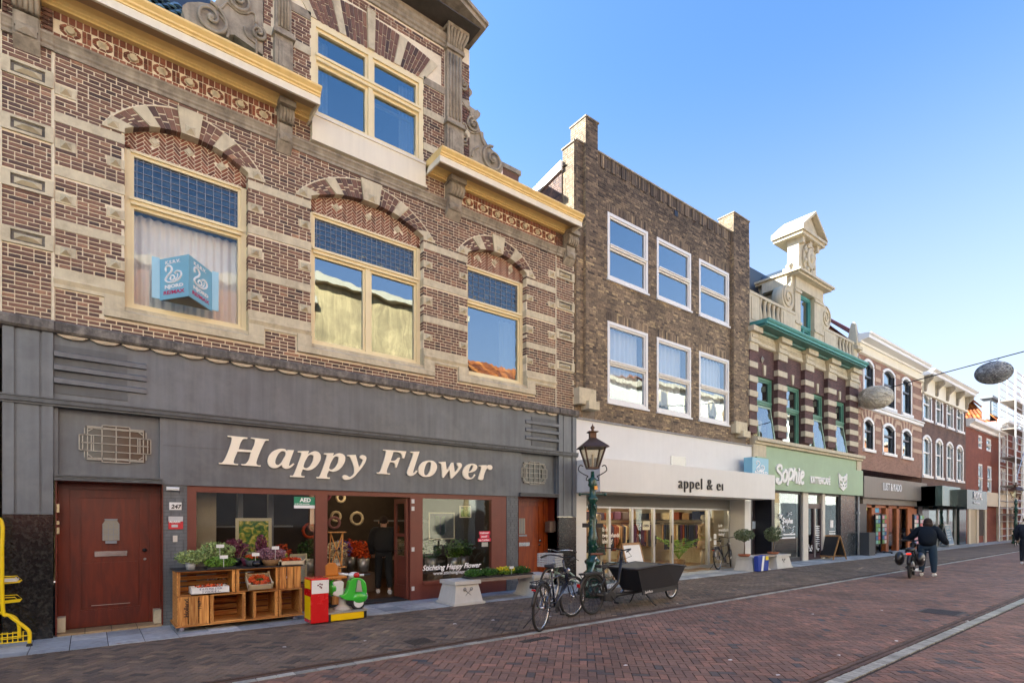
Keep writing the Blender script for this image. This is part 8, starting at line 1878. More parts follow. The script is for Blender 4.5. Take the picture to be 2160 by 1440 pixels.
q = MB(); q.box(rx1 + .0, bx_, yb0, yb1, .02, .13); q.build('base', yel, t, bevel=.008); q = MB(); q.box(rx1, bx_ + .02, yb0 - .01, yb1 + .01, .135, .16); q.build('base_plate', alu, t); q = MB(); q.box(rx1 - .0, rx1 + .04, yb0 - .006, yb1, .02, .13).box(bx_ - .04, bx_ + .006, yb0 - .006, yb1, .02, .13); q.build('end_cap', black, t)
K_ = lambda px, py: F(px, py, -1.16)
cx = K_(724, 0)[0]; cy = -1.12
q = MB(); q.lathe([(.14, .16), (.1, .2), (.05, .24), (.045, .5)], (cx, cy, 0), 10, sx=1.2); q.build('pedestal', conc, t)
S0 = MB(); S0.prism([K_(*p) for p in ((700, 1226), (716, 1222), (724, 1226), (722, 1250), (734, 1250), (742, 1214), (750, 1210), (752, 1225), (744, 1264), (730, 1264), (700, 1254))], cy - .1, cy + .12); S0.build('footboard', whl, t, bevel=.025)
S0 = MB(); S0.prism([K_(*p) for p in smooth_path([(731, 1224), (742, 1217), (756, 1218), (765, 1226), (768, 1242), (764, 1258), (752, 1263), (730, 1264), (718, 1260), (712, 1254), (722, 1250), (728, 1240), (731, 1224)], 3)[:-1]], cy - .17, cy - .05); S0.build('leg_shield', grn, t, bevel=.04)
S0 = MB(); c_ = K_(703, 1240); S0.ball((c_[0], cy + .02, c_[1]), (.10, .13, .14), 14, 10); S0.build('rear_body', grn, t)
q = MB(); q.prism([K_(*p) for p in ((747, 1220), (752, 1222), (756, 1245), (743, 1245))], cy - .21, cy - .165); q.build('horn_cover', alu, t)
c_ = K_(751, 1268); wx, wz, wy = c_[0], c_[1], cy - .12
q = MB(); q.tube([(wx + .095 * math.cos(a), wy, wz + .095 * math.sin(a)) for a in [i * .35 for i in range(18)]], .038, 8, closed=True); q.build('wheel', blackr, t); q = MB(); q.disc((wx, wz), .085, wy - .042, wy + .042, 20); q.build('rim', whl, t)
S0 = MB(); S0.ball((wx + .02, wy, wz + .085), (.15, .085, .11), 14, 8); S0.build('mudguard', grn, t); S0 = MB(); S0.ball((wx + .028, wy, wz + .09), (.15, .03, .113), 12, 8); S0.build('stripe', whl, t)
c_ = K_(746, 1212); q = MB(); q.ball((c_[0], cy - .05, c_[1]), (.1, .1, .055), 12, 6); q.tube([(*[K_(715, 1210)[0]], cy + .1, K_(715, 1210)[1]), (c_[0], cy - .03, c_[1])], .022, 6).tube([(c_[0], cy - .05, c_[1]), (K_(764, 1211)[0], cy - .12, K_(764, 1211)[1])], .02, 6); q.build('handlebar', whl, t)
q = MB(); q.tube([(K_(764, 1211)[0], cy - .12, K_(764, 1211)[1]), (K_(776, 1209)[0], cy - .14, K_(776, 1209)[1])], .018, 6).tube([(K_(700, 1211)[0], cy + .1, K_(700, 1211)[1]), (K_(716, 1210)[0], cy + .09, K_(716, 1210)[1])], .02, 6); q.build('grip', blackr, t)
q = MB(); q.ball((c_[0] + .01, cy - .14, c_[1] + .005), (.055, .03, .045), 12, 6); q.build('headlight', MATS['red_lens'], t)
orl = mat('orange_vinyl', (.50, .17, .02), .4, .1, 6)
a_, b_ = K_(691, 1187), K_(718, 1216); q = MB(); q.box(a_[0] - .03, b_[0] + .08, cy - .13, cy + .13, b_[1] - .02, b_[1] + .02); q.prism([(a_[0], b_[1] + .02), (b_[0], b_[1] + .02), (b_[0] - .02, a_[1] - .06), (b_[0] - .06, a_[1]), (a_[0] + .04, a_[1]), (a_[0] - .01, a_[1] - .05)], cy + .02, cy + .07); q.build('seat', orl, t, bevel=.015); q = MB(); q.tube([(a_[0] + .08, cy, .5), (a_[0] + .08, cy, b_[1])], .03, 6); q.build('seat_post', alu, t)
# ---- yellow newspaper rack at the left edge
ylw = mat('yellow_tube', (.85, .58, .0), .3, .05, 5)
ax, ay = -.98, -.78
t = thing('newspaper_rack', 'bright yellow tubular newspaper rack cut by the left edge', 'newspaper rack', (ax - .3, ay, 0))
nx, ny = G(62, 1362); n2 = G(8, 1370)
tx = FX(4, ny); zt_ = FZ(4, 1093, ny)
q = MB(); q.tube(smooth_path([(tx - .5, ny + .0, zt_), (tx - .1, ny, zt_), (tx, ny, zt_ - .06), (tx, ny, 1.2), (tx + .01, ny, .50), (tx + .07, ny, .42), (nx - .05, ny, .26), (nx, ny, .18), (nx, ny, .04)], 6), .022, 8); q.build('tube_frame', ylw, t)
q = MB(); q.tube(smooth_path([(tx - .3, ny + .35, .5), (tx - .0, ny + .35, .40), (tx + .12, ny + .35, .3), (tx + .14, ny + .35, .06)], 5), .02, 8); q.build('tube_frame', ylw, t)
q = MB(); 
for z in (.07, .14): q.tube([(tx - .6, ny + .02, z), (nx, ny + .02, z)], .007, 5).tube([(tx - .6, ny + .3, z), (tx + .14, ny + .33, z)], .007, 5)
for k in range(6): x = tx - .3 + .1 * k; q.tube([(x, ny + .02, .06), (x, ny + .02, .2), (x + .05, ny + .02, .2), (x + .05, ny + .02, .06)], .006, 5)
q.build('wire_base', ylw, t)
for z in (.80, .55):
 q = MB()
 for y in (ny + .02, ny + .3): q.tube([(tx - .5, y, z), (tx + .17, y - .0, z + .04), (tx + .12, y, z + .1), (tx - .5, y, z + .1)], .006, 5)
 for k in range(6): y = ny + .02 + .056 * k; q.tube([(tx - .5, y, z), (tx + .17, y, z + .04)], .004, 4)
 q.build('wire_shelf', ylw, t)
q = MB(); q.box(tx - .4, tx + .14, ny + .04, ny + .3, .85, .87).box(tx - .4, tx + .12, ny + .06, ny + .28, .872, .885); tag(q.build('newspaper', paper_m, None, origin=(tx, ny, .85)), 'stack of folded papers on the upper shelf of the yellow rack', 'newspaper')
q = MB(); q.lathe([(.035, 0), (.03, .03), (.015, .035)], (nx, ny, 0), 10); q.build('foot', blackr, t)
# ---- signs, racks
def a_board(x, y, w_, h, ang, fm_, pm_, label, spread=.5, thick=.03):
 t = thing('pavement_sign', label, 'sign board', (x, y, 0), ang); WL[t.name] = (Vector((x, y, 0)), ang or 1e-6)
 for s in (-1, 1):
  q = MB(); 
  def T(u, v, d): k = v / h; return (u, s * (spread / 2 * (1 - k)) + d, v)
  for (u0, u1, v0, v1) in ((-w_ / 2, -w_ / 2 + .05, 0, h), (w_ / 2 - .05, w_ / 2, 0, h), (-w_ / 2, w_ / 2, h - .06, h), (-w_ / 2, w_ / 2, .1, .16)):
   vs = [T(u, v, d) for d in (-thick / 2, thick / 2) for (u, v) in ((u0, v0), (u1, v0), (u1, v1), (u0, v1))]; q.add(vs, [(0, 1, 2, 3), (7, 6, 5, 4), (0, 4, 5, 1), (1, 5, 6, 2), (2, 6, 7, 3), (3, 7, 4, 0)])
  q.build('frame', fm_, t, local=True)
  q = MB(); vs = [T(u, v, d) for d in (-.006, .006) for (u, v) in ((-w_ / 2 + .04, .15), (w_ / 2 - .04, .15), (w_ / 2 - .04, h - .05), (-w_ / 2 + .04, h - .05))]; q.add(vs, [(0, 1, 2, 3), (7, 6, 5, 4), (0, 4, 5, 1), (1, 5, 6, 2), (2, 6, 7, 3), (3, 7, 4, 0)]); q.build('panel', pm_, t, local=True)
 return t
ww = woodmat('sign_wood', '#8a6238', '#b88c58', .6, 3, 2)
a_board(FX(1330, -.35), -.35, .95, 1.02, 0.15, ww, white_p, 'wooden pavement sign with a blank white panel in front of the white shop', .55)
chalk = mat('chalkboard', (.02, .02, .02), .7, .1, 6)
a_board(FX(1753, -.3), -.30, .8, 1.0, 1.35, ww, chalk, 'narrow wooden blackboard sign seen end-on by the cafe door', .85)
blu = mat('blue_print', (.12, .25, .38), .5, .1, 3)
gx, gy = G(2010, 1152); t = a_board(gx, gy + .3, 1.9, 1.35, .1, alu, blu, 'large blue ROYAL pavement sign in a metal frame', .5)
for i, (s, z, b) in enumerate((('ROYAL', 1.05, .26), ('brood & banket', .88, .12), ('koffie - thee', .72, .12), ('vers belegde broodjes', .56, .11), ('taart & gebak', .40, .12))): o_ = text('lettering', s, b, tw, None, lambda u, v, d, z=z: (-.75 + u * 1.3 + .1 * (z > 1), -.27 + .25 * z / 1.35 - d, z + v), .001); o_.parent = t
def card_rack(px, label, x=None):
 gx, gy = G(px, 1166); t = thing('postcard_rack', label, 'postcard rack', (gx, gy, 0)); q = MB(); q.tube([(gx, gy, .05), (gx, gy, 1.95)], .05, 6); q.bar((gx - .55, gy, .07), (gx + .55, gy, .07), .05).bar((gx, gy - .5, .07), (gx, gy + .5, .07), .05); [q.ball((gx + a, gy + b, .04), .05) for a, b in ((-.55, 0), (.55, 0), (0, -.5), (0, .5))]; q.build('pole', black, t)
 cols = [mat('card_' + n, S(c), .5, .1, 20) if 'card_' + n not in MATS else MATS['card_' + n] for n, c in (('cream', '#d8cfc0'), ('red', '#c05050'), ('blue', '#3a6a9a'), ('green', '#6a9a50'), ('pink', '#d09aa8'), ('teal', '#7ab0a8'), ('grey', '#b0b0b0'))]
 rn = random.Random(px); k = 0
 for s in (-1, 1):
  q = MB(); q.box(gx + s * .42 - .28, gx + s * .42 + .28, gy - .04, gy + .04, .45, 1.9); q.build('panel', black, t)
  for r in range(7):
   for c in range(2): q = MB(); x = gx + s * .42 - .26 + .27 * c; q.box(x, x + .25, gy - .07, gy - .05, .48 + .2 * r, .64 + .2 * r); q.build('card', cols[rn.randrange(7)], t)
 return t
card_rack(1856, 'revolving postcard rack on castors in front of the orange timber shop front'); card_rack(1936, 'second postcard rack beside the bending person')
x = FX(1818, -.2); q = MB(); q.box(x, x + .75, -.5, -.06, 0, 1.05); tag(q.build('planter_box', mat('anthracite_box', (.05, .055, .06), .6, .1, 5), None, origin=(x, -.3, 0), bevel=.01), 'tall anthracite box standing at the corner of the card shop', 'box')
gx, gy = G(2085, 1143); 
# ---- shop goods of appel & ei
cloth_cols = [mat('cloth_' + n, S(c), .9, .1, 8) for n, c in (('charcoal', '#2c2a2c'), ('tan', '#8a6a48'), ('navy', '#28304a'), ('plum', '#4a2848'), ('cream', '#b8a888'), ('rust', '#7a3a24'))]
RC = random.Random(12)
for j, (x0, x1, y) in enumerate(((10.6, 13.0, 2.3), (13.4, 16.0, 3.2))):
 t = thing('clothes_rail', ('left', 'right')[j] + ' rail of hanging clothes inside the lit white shop', 'clothes rail', ((x0 + x1) / 2, y, 0)); q = MB(); q.tube([(x0, y, 0.01), (x0, y, 1.5), (x1, y, 1.5), (x1, y, 0.01)], .018, 6); q.build('rail', black, t)
 x = x0 + .08
 while x < x1 - .08:
  q = MB(); h = RC.uniform(.5, .95); w2 = RC.uniform(.2, .26); q.prism([(y - .06, 1.47), (y + .06, 1.47), (y + w2, 1.38), (y + w2 * .95, 1.45 - h), (y - w2 * .95, 1.45 - h), (y - w2, 1.38)], x, x + .05, axis='x'); q.build('garment', cloth_cols[RC.randrange(6)], t); x += .085
 q = MB(); q.box(x0, x1, y - .2, y + .2, 1.62, 1.65); q.build('shelf', black, t)
 for k in range(5): q = MB(); xx = x0 + .15 + k * (x1 - x0 - .4) / 5; q.box(xx, xx + .34, y - .1, y + .1, 1.652, 1.652 + RC.uniform(.2, .32)); q.build('folded_goods', cloth_cols[RC.randrange(6)], t, bevel=.02)
for j, (ya, yb, xr) in enumerate(((1.0, 2.7, 17.2), (2.9, 4.8, 17.2))):
 t = thing('clothes_rail', ('nearer', 'farther')[j] + ' wall rail of hanging clothes on the right side of the lit white shop', 'clothes rail', (xr, ya, 0)); MB().tube([(xr, ya, 1.5), (xr, yb, 1.5)], .018, 6).build('rail', black, t); MB().box(xr - .2, xr + .3, ya, yb, 1.62, 1.65).build('shelf', black, t); y = ya + .06
 while y < yb - .05: MB().box(xr - .2, xr + .2, y, y + .05, 1.46 - RC.uniform(.5, .95), 1.46).build('garment', cloth_cols[RC.randrange(6)], t); y += .09
 for k in range(4): yy = ya + .1 + k * (yb - ya) / 4; MB().box(xr - .12, xr + .2, yy, yy + .3, 1.652, 1.652 + RC.uniform(.2, .34)).build('folded_goods', cloth_cols[RC.randrange(6)], t)
def mannequin(x, y, label, coat):
 t = thing('mannequin', label, 'mannequin', (x, y, 0)); m_ = mat('mannequin_cream', (.6, .52, .4), .5, .05, 4) if 'mannequin_cream' not in MATS else MATS['mannequin_cream']
 q = MB(); q.lathe([(.001, 1.82), (.07, 1.8), (.09, 1.72), (.075, 1.63), (.04, 1.58), (.045, 1.5), (.06, 1.48)][::-1], (x, y, 0), 12); q.tube([(x - .09, y, .75), (x - .1, y, .05)], [.07, .04], 8).tube([(x + .09, y, .75), (x + .1, y, .05)], [.07, .04], 8); q.build('body', m_, t)
 q = MB(); q.lathe([(.26, .62), (.22, .9), (.16, 1.1), (.19, 1.3), (.2, 1.42), (.09, 1.5), (.05, 1.52)], (x, y, 0), 16, sy=.7); q.tube([(x - .18, y, 1.43), (x - .3, y - .02, 1.18), (x - .16, y - .12, 1.02)], [.06, .05, .04], 8).tube([(x + .18, y, 1.43), (x + .27, y, 1.18), (x + .26, y - .04, .9)], [.06, .05, .04], 8); q.build('coat', coat, t)
 return t
mannequin(FX(1483, 1.0), 1.0, 'mannequin in a long tan coat behind the glass of the white shop', mat('tan_coat', (.42, .28, .15), .8, .08, 6)); mannequin(FX(1262, 1.0), 1.0, 'mannequin in a dark green coat behind the lamp post', mat('green_coat', (.06, .09, .07), .8, .08, 6))
x, y = FX(1432, 1.1), 1.1; t = thing('palm', 'green palm in a woven basket inside the white shop', 'plant', (x, y, 0)); q = MB(); q.lathe([(.16, 0), (.22, .3), (.2, .3)], (x, y, 0), 14); q.build('basket', wick, t)
q = MB()
for k in range(18):
 a = k * 2.4; l = RC.uniform(.7, 1.1); P = [Vector((x + l * s * .75 * math.cos(a), y + l * s * .75 * math.sin(a), .3 + 1.25 * l * s * (1 - .45 * s))) for s in [i / 8 for i in range(9)]]
 q.tube(P, .008, 4)
 for i in range(2, 9):
  d = (P[i] - P[i - 1]).normalized(); n_ = d.cross(Vector((0, 0, 1))).normalized()
  for s in (-1, 1): q.add([P[i], P[i] + d * .08 + n_ * s * .16 - Vector((0, 0, .05)), P[i] + d * .04], [(0, 1, 2), (2, 1, 0)], RC.random())
q.build('fronds', lf_g, t)
# ---- cable with two woven ornament lamps across the street
t = thing('overhead_cable', 'thin dark steel cable spanned above the street', 'cable', (28.5, -6, 8))
def cab(y): return 8.05 + .35 * ((y + 6.5) / 6.5) ** 2 - .0
za_ = 7.35; pts = []
for k in range(21): y = .0 - 13.1 * k / 20; pts.append((28.5, y, 7.42 + (8.95 - 7.42) * (k / 20) ** .9 * 1.0))
q = MB(); q.tube(pts, .022, 5); q.build('cable', black, t)
woven = tonemat('woven_lamp_strands', [(0, '#a8a298'), (.5, '#ccc6b8'), (1, '#ece8dc')], .7, .2, 30, .4)
def ornament(px, py, y, w_, h_, label, m_, tilt):
 x = 28.5; z = FZ(px, py, y)
 q_ = (y + DIST); x = FX(px, y); t = thing('woven_lamp', label, 'hanging lamp', (x, y, z)); rn = random.Random(px); q = MB()
 rot = Matrix.Rotation(tilt, 3, 'Y') ; ax = Matrix.Rotation(0, 3, 'Z')
 q.ball((0, 0, 0), (w_ * .95, w_ * .95, h_ * .95), 24, 14, .45)
 for k in range(800):
  a0, b0 = rn.uniform(0, 6.28), math.asin(rn.uniform(-.98, .98)); da, db = rn.gauss(0, .35), rn.gauss(0, .3); P = []
  for j in range(4): a, b = a0 + da * j / 2, b0 + db * j / 2; P.append((w_ * math.cos(b) * math.cos(a), w_ * math.cos(b) * math.sin(a), h_ * math.sin(b)))
  q.tube(P, .012, 3, rn.random(), caps=False)
 q.v = [tuple(rot @ Vector(p) + Vector((x, y, z))) for p in q.v]; q.build('woven_shell', m_, t)
 zc = 7.42 + (8.95 - 7.42) * (-y / 13.1) ** .9; q = MB(); q.tube([(x, y, z + h_ * .9), (28.5, y - .1, zc)], .012, 4).tube([(x, y, z + h_ * .9), (28.5, y + .25, zc)], .012, 4); q.build('hanger', black, t)
ornament(1847, 838, -.75, .70, .50, 'pale grey woven egg-shaped lamp hanging in front of the far facades', woven, .12)
ornament(2096, 786, -4.8, .58, .40, 'darker woven egg-shaped lamp hanging against the sky', tonemat('dark_woven_strands', [(0, '#5a5c64'), (.5, '#8a8c90'), (1, '#b4b6b8')], .7, .2, 30, .4), .2)
# ---- blue cube signs
cyan = mat('light_blue_sign', (.20, .46, .60), .35, .04, 3)
pinkr = mat('crimson_print', (.5, .02, .12), .5, 0, 3); dblue = mat('dark_blue_print', (.02, .05, .25), .5, 0, 3)
def swan(q, f, s=1.0):
 for pth, w_ in (([(.18, .62), (.14, .74), (.22, .84), (.34, .82), (.42, .70), (.36, .56), (.22, .44), (.14, .30), (.26, .2), (.46, .18), (.68, .24), (.82, .40), (.78, .54), (.64, .58), (.54, .50)], .06), ([(.34, .30), (.38, .42), (.48, .44), (.54, .34), (.46, .26), (.36, .28)], .05), ([(.56, .26), (.66, .36), (.66, .48)], .04)):
  P = [f(*p) for p in smooth_path(pth, 3)]; q.tube(P, w_ * s, 5)
def logo_face(par, O, U, V, off, w_, h_):
 f = lambda a, b: tuple(O + U * a * w_ + V * b * h_ + off * .004); q = MB(); swan(q, f, w_ * .55)
 fl = q.build('emblem', tw, par); n = off
 def pl(u, v, d): return O + U * u + V * v + n * (.004 + d)
 S_ = h_ * .17; text('lettering', 'K.S.R.V.', S_, tw, par, lambda u, v, d: pl(u + w_ * .12, v + h_ * .92, d), .001, 0, .003, 1.05, .72 * w_ / (3.7 * S_))
 text('lettering', 'NJORD', S_, tw, par, lambda u, v, d: pl(u + w_ * .1, v - h_ * .03, d), .001, 0, .004, 1.05, .8 * w_ / (3.3 * S_))
 text('lettering', 'RE/MAX', S_ * 1.15, pinkr, par, lambda u, v, d: pl(u + w_ * .04, v - h_ * .27, d), .001, 0, .002, 1.0, .92 * w_ / (3.6 * S_ * 1.15))
px, py0, py1 = 398, 545, 625
e1 = Vector((*[FX(398, -.65)], -.65, 0))
x_e = FX(398, -.72); z1, z0 = FZ(398, 538, -.72), FZ(398, 622, -.72)
xl, xr = FX(333, -.02), FX(449, -.02)
t = thing('cube_sign', 'light blue projecting corner sign with a white swan in front of the left window', 'sign', (x_e, -.02, z0))
q = MB(); q.prism([(xl, -.02), (x_e, -.55), (xr, -.02)], z0, z1, axis='z'); 
A_, B_, C_ = Vector((FX(337, -.03), -.03, 0)), Vector((FX(398, -.5), -.5, 0)), Vector((FX(447, -.03), -.03, 0))
z1, z0 = FZ(398, 536, -.5), FZ(398, 624, -.5)
q = MB(); q.quad(A_ + Vector((0, 0, z0)), B_ + Vector((0, 0, z0)), B_ + Vector((0, 0, z1)), A_ + Vector((0, 0, z1))).quad(B_ + Vector((0, 0, z0)), C_ + Vector((0, 0, z0)), C_ + Vector((0, 0, z1)), B_ + Vector((0, 0, z1)))
q.quad(A_ + Vector((.01, .02, z0)), A_ + Vector((.01, .02, z1)), B_ + Vector((0, .02, z1)), B_ + Vector((0, .02, z0))).quad(B_ + Vector((0, .02, z0)), B_ + Vector((0, .02, z1)), C_ + Vector((-.01, .02, z1)), C_ + Vector((-.01, .02, z0)))
q.add([tuple(p + Vector((0, 0, z1))) for p in (A_, B_, C_)], [(0, 1, 2)]); q.build('panel', cyan, t); q = MB(); q.add([tuple(p + Vector((0, 0, z0 + .004))) for p in (A_, B_, C_)], [(0, 2, 1)]); q.build('shaded_underside', greyd, t)  # bottom face coloured dark grey to stand for the shade under the sign
q = MB(); q.box(xl - .08, A_.x, -.04, -.02, z0 + .02, z1 + .02).box(C_.x, xr + .08, -.04, -.02, z0 + .02, z1 + .02); q.build('flange', mat('pale_blue_flange', (.35, .62, .75), .4, .04, 3), t)
for (P, Q) in ((A_, B_), (B_, C_)):
 U = (Q - P).normalized(); w_ = (Q - P).length; n = Vector((U.y, -U.x, 0)); h_ = (z1 - z0) * .62; O = P + U * w_ * .1 + Vector((0, 0, z0 + (z1 - z0) * .28)); logo_face(t, O, U, Vector((0, 0, 1)), n, w_ * .8, h_)
x0, x1 = FX(1587, -.6), FX(1621, -.6); z0, z1 = FZ(1600, 1000, -.6), FZ(1600, 968, -.6) + .05
t = thing('cube_sign', 'second light blue swan sign above the right end of the white sign box', 'sign', (x0, -.5, z0)); q = MB(); q.box(x0, x1, -.6, -.3, z0, z1); q.build('panel', cyan, t)
q = MB(); swan(q, lambda a, b: (x0 + .15 + a * .85 * (x1 - x0 - .2), -.605, z0 + b * (z1 - z0) * .95), .4); q.build('emblem', tw, t)
text('lettering', 'NJORD', .13, tw, t, front(x0 + .15, -.61, z0 + .02), .001, 0, .004, 1.2, 1.8)
# small details
q = MB(); c = (lx - .05, ly - .02); 
# ================================================================== PEOPLE
skin_m = mat('skin', (.50, .29, .20), .55, .06, 10); hair_d = mat('dark_brown_hair', (.022, .010, .007), .85, .3, 40)
def skinmesh(parent, name, pts, edges, rad, m, sub=2, smooth=True):
 """continuous surface grown over a skeleton: joints, bones and a radius at every joint"""
 me = bpy.data.meshes.new(name); me.from_pydata(pts, edges, []); me.materials.append(m)
 o = bpy.data.objects.new(name, me); col.objects.link(o); o.parent = parent
 sk = o.modifiers.new('skin', 'SKIN'); sk.use_smooth_shade = True
 if not me.skin_vertices: me.attributes.new
 for i, r in enumerate(rad):
  v = me.skin_vertices[0].data[i]; v.radius = (r if isinstance(r, tuple) else (r, r)); v.use_root = (i == 0)
 s = o.modifiers.new('sub', 'SUBSURF'); s.levels = sub; s.render_levels = sub
 dg = bpy.context.evaluated_depsgraph_get(); nm = bpy.data.meshes.new_from_object(o.evaluated_get(dg)); nm.name = name
 o.modifiers.clear(); o.data = nm
 for p in nm.polygons: p.use_smooth = True
 return o
def person(label, loc, heading, J, jacket, trousers, shoes, hair=hair_d, group=None, shoulder=.19, bulk=1.0, bob=True):
 t = thing('person', label, 'person', (*loc, 0), heading or 1e-6); WL[t.name] = (Vector((*loc, 0)), heading or 1e-6)
 V = lambda k: J[k]
 names = ['pelvis', 'belly', 'chest', 'neck', 'head0', 'head1', 'shL', 'elL', 'wrL', 'haL', 'shR', 'elR', 'wrR', 'haR', 'hipL', 'knL', 'anL', 'toL', 'hipR', 'knR', 'anR', 'toR']
 idx = {n: i for i, n in enumerate(names)}; P = [V(n) for n in names]
 E = [('pelvis', 'belly'), ('belly', 'chest'), ('chest', 'neck'), ('neck', 'head0'), ('head0', 'head1'), ('chest', 'shL'), ('shL', 'elL'), ('elL', 'wrL'), ('wrL', 'haL'), ('chest', 'shR'), ('shR', 'elR'), ('elR', 'wrR'), ('wrR', 'haR'), ('pelvis', 'hipL'), ('hipL', 'knL'), ('knL', 'anL'), ('anL', 'toL'), ('pelvis', 'hipR'), ('hipR', 'knR'), ('knR', 'anR'), ('anR', 'toR')]
 R_ = dict(pelvis=.12, belly=.11, chest=.12, neck=.055, head0=.085, head1=.09, shL=.035, elL=.028, wrL=.028, haL=.03, shR=.035, elR=.028, wrR=.028, haR=.03, hipL=.085, knL=.055, anL=.036, toL=.035, hipR=.085, knR=.055, anR=.036, toR=.035)
 skinmesh(t, 'body', P, [(idx[a], idx[b]) for a, b in E], [R_[n] for n in names], skin_m, 1)
 # fingers
 for s in 'LR':
  w_, h_ = Vector(J['wr' + s]), Vector(J['ha' + s]); d = (h_ - w_).normalized(); u = d.cross(Vector((0, 0, 1))); u = u.normalized() if u.length > .1 else Vector((0, 1, 0)); q = MB()
  for k in range(4): b = h_ + u * (.022 * (k - 1.5)); q.tube([b, b + d * (.045, .052, .048, .036)[k], b + d * .06 - Vector((0, 0, .03))], [.009, .008, .006], 5)
  q.tube([w_.lerp(h_, .5) + u * .03, h_ + u * .055 - d * .01], [.011, .007], 5); q.build('hand_fingers', skin_m, t, local=True)
 jn = ['pelvis', 'belly', 'chest', 'neck', 'shL', 'shR']; ji = {n: i for i, n in enumerate(jn)}; b = bulk
 skinmesh(t, 'jacket', [(J[n][0], J[n][1], J[n][2] - (.07 if n == 'pelvis' else 0)) for n in jn], [(ji[a], ji[c]) for a, c in [('pelvis', 'belly'), ('belly', 'chest'), ('chest', 'neck'), ('chest', 'shL'), ('chest', 'shR')]], [(.19 * b, .235 * b), (.175 * b, .21 * b), (.155 * b, .19 * b), .075, .10 * b, .10 * b], jacket, 2)
 for s in 'LR': c_ = Vector(J['chest']); P = [c_.lerp(Vector(J['sh' + s]), .55), J['sh' + s], J['el' + s], J['wr' + s]]; P = smooth_path([tuple(p) for p in P], 5); n_ = len(P); MB().tube(P, [(.105 - .05 * i / (n_ - 1)) * b for i in range(n_)], 12).build('sleeve', jacket, t, local=True)
 tn = ['pelvis', 'hipL', 'knL', 'anL', 'hipR', 'knR', 'anR']; ti = {n: i for i, n in enumerate(tn)}
 skinmesh(t, 'trousers', [J[n] for n in tn], [(ti[a], ti[c]) for a, c in [('pelvis', 'hipL'), ('hipL', 'knL'), ('knL', 'anL'), ('pelvis', 'hipR'), ('hipR', 'knR'), ('knR', 'anR')]], [.10 * b, .10 * b, .08 * b, .062, .10 * b, .08 * b, .062], trousers, 2)
 for s in 'LR':
  a, c = Vector(J['an' + s]), Vector(J['to' + s]); q = MB(); d = (c - a); d.z = 0; d.normalize(); h0 = a - d * .06
  q.tube([(h0.x, h0.y, .045), (a.x + d.x * .02, a.y + d.y * .02, .06), (c.x, c.y, .04), (c.x + d.x * .05, c.y + d.y * .05, .03)], [.042, .05, .045, .025], 8); q.build('shoe', shoes, t, local=True)
 h0, h1 = Vector(J['head0']), Vector(J['head1']); c = h0.lerp(h1, .6); up = (h1 - h0).normalized()
 q = MB(); q.ball(tuple(c + up * .03 - Vector((.02, 0, 0))), (.118, .112, .12) if bob else (.1, .095, .1), 14, 10)
 if bob: q.ball(tuple(c - up * .05 - Vector((.035, 0, 0))), (.1, .125, .1), 12, 8)
 q.build('hair', hair, t, local=True)
 f = c - up * .02 + Vector((.085, 0, 0)); q = MB(); q.ball(tuple(f + Vector((.012, 0, -.005))), (.02, .014, .02), 6, 4); [q.ball(tuple(f + Vector((-.012, s * .1, 0))), (.02, .012, .03), 6, 4) for s in (-1, 1)]; q.build('face', skin_m, t, local=True)
 q = MB(); [q.ball(tuple(f + Vector((0, s * .032, .022))), .009, 6, 4) for s in (-1, 1)]; q.box(f.x - .002, f.x + .006, -.02, .02, f.z - .045, f.z - .04); q.build('eyes', black, t, local=True)
 return t
def quilt(name, c):
 m = mat(name, c, .85, .12, 6, spec=.25); n = m.node_tree; b = n.nodes['Principled BSDF']; N = n.nodes.new; L = n.links.new
 tc = N('ShaderNodeTexCoord'); mp = N('ShaderNodeMapping'); mp.inputs['Rotation'].default_value = (R(45), 0, 0); L(tc.outputs['Object'], mp.inputs[0]); ck = N('ShaderNodeTexBrick'); ck.inputs['Scale'].default_value = 1; ck.inputs['Brick Width'].default_value = .09; ck.inputs['Row Height'].default_value = .09; ck.inputs['Mortar Size'].default_value = .008; ck.offset = 0
 sp = N('ShaderNodeSeparateXYZ'); L(mp.outputs[0], sp.inputs[0]); cb = N('ShaderNodeCombineXYZ'); L(sp.outputs[1], cb.inputs[0]); L(sp.outputs[2], cb.inputs[1]); L(cb.outputs[0], ck.inputs['Vector']); bp = N('ShaderNodeBump'); bp.inputs['Strength'].default_value = .8; bp.inputs['Distance'].default_value = .02; bp.invert = True; L(ck.outputs['Fac'], bp.inputs['Height']); L(bp.outputs[0], b.inputs['Normal']); return m
jeans = mat('blue_jeans', (.010, .032, .062), .8, .2, 8); navyj = quilt('navy_quilted_fabric', (.006, .011, .02)); shoe_w = mat('white_shoe', (.75, .75, .73), .5, .05, 8); darkc = mat('dark_navy_cloth', (.006, .009, .018), .8, .2, 8); greyt = mat('grey_brown_trousers', (.10, .08, .08), .8, .15, 8)
fL, fR = G(1956, 1214), G(1982, 1217); cx, cy = (fL[0] + fR[0]) / 2, (fL[1] + fR[1]) / 2
head = .2
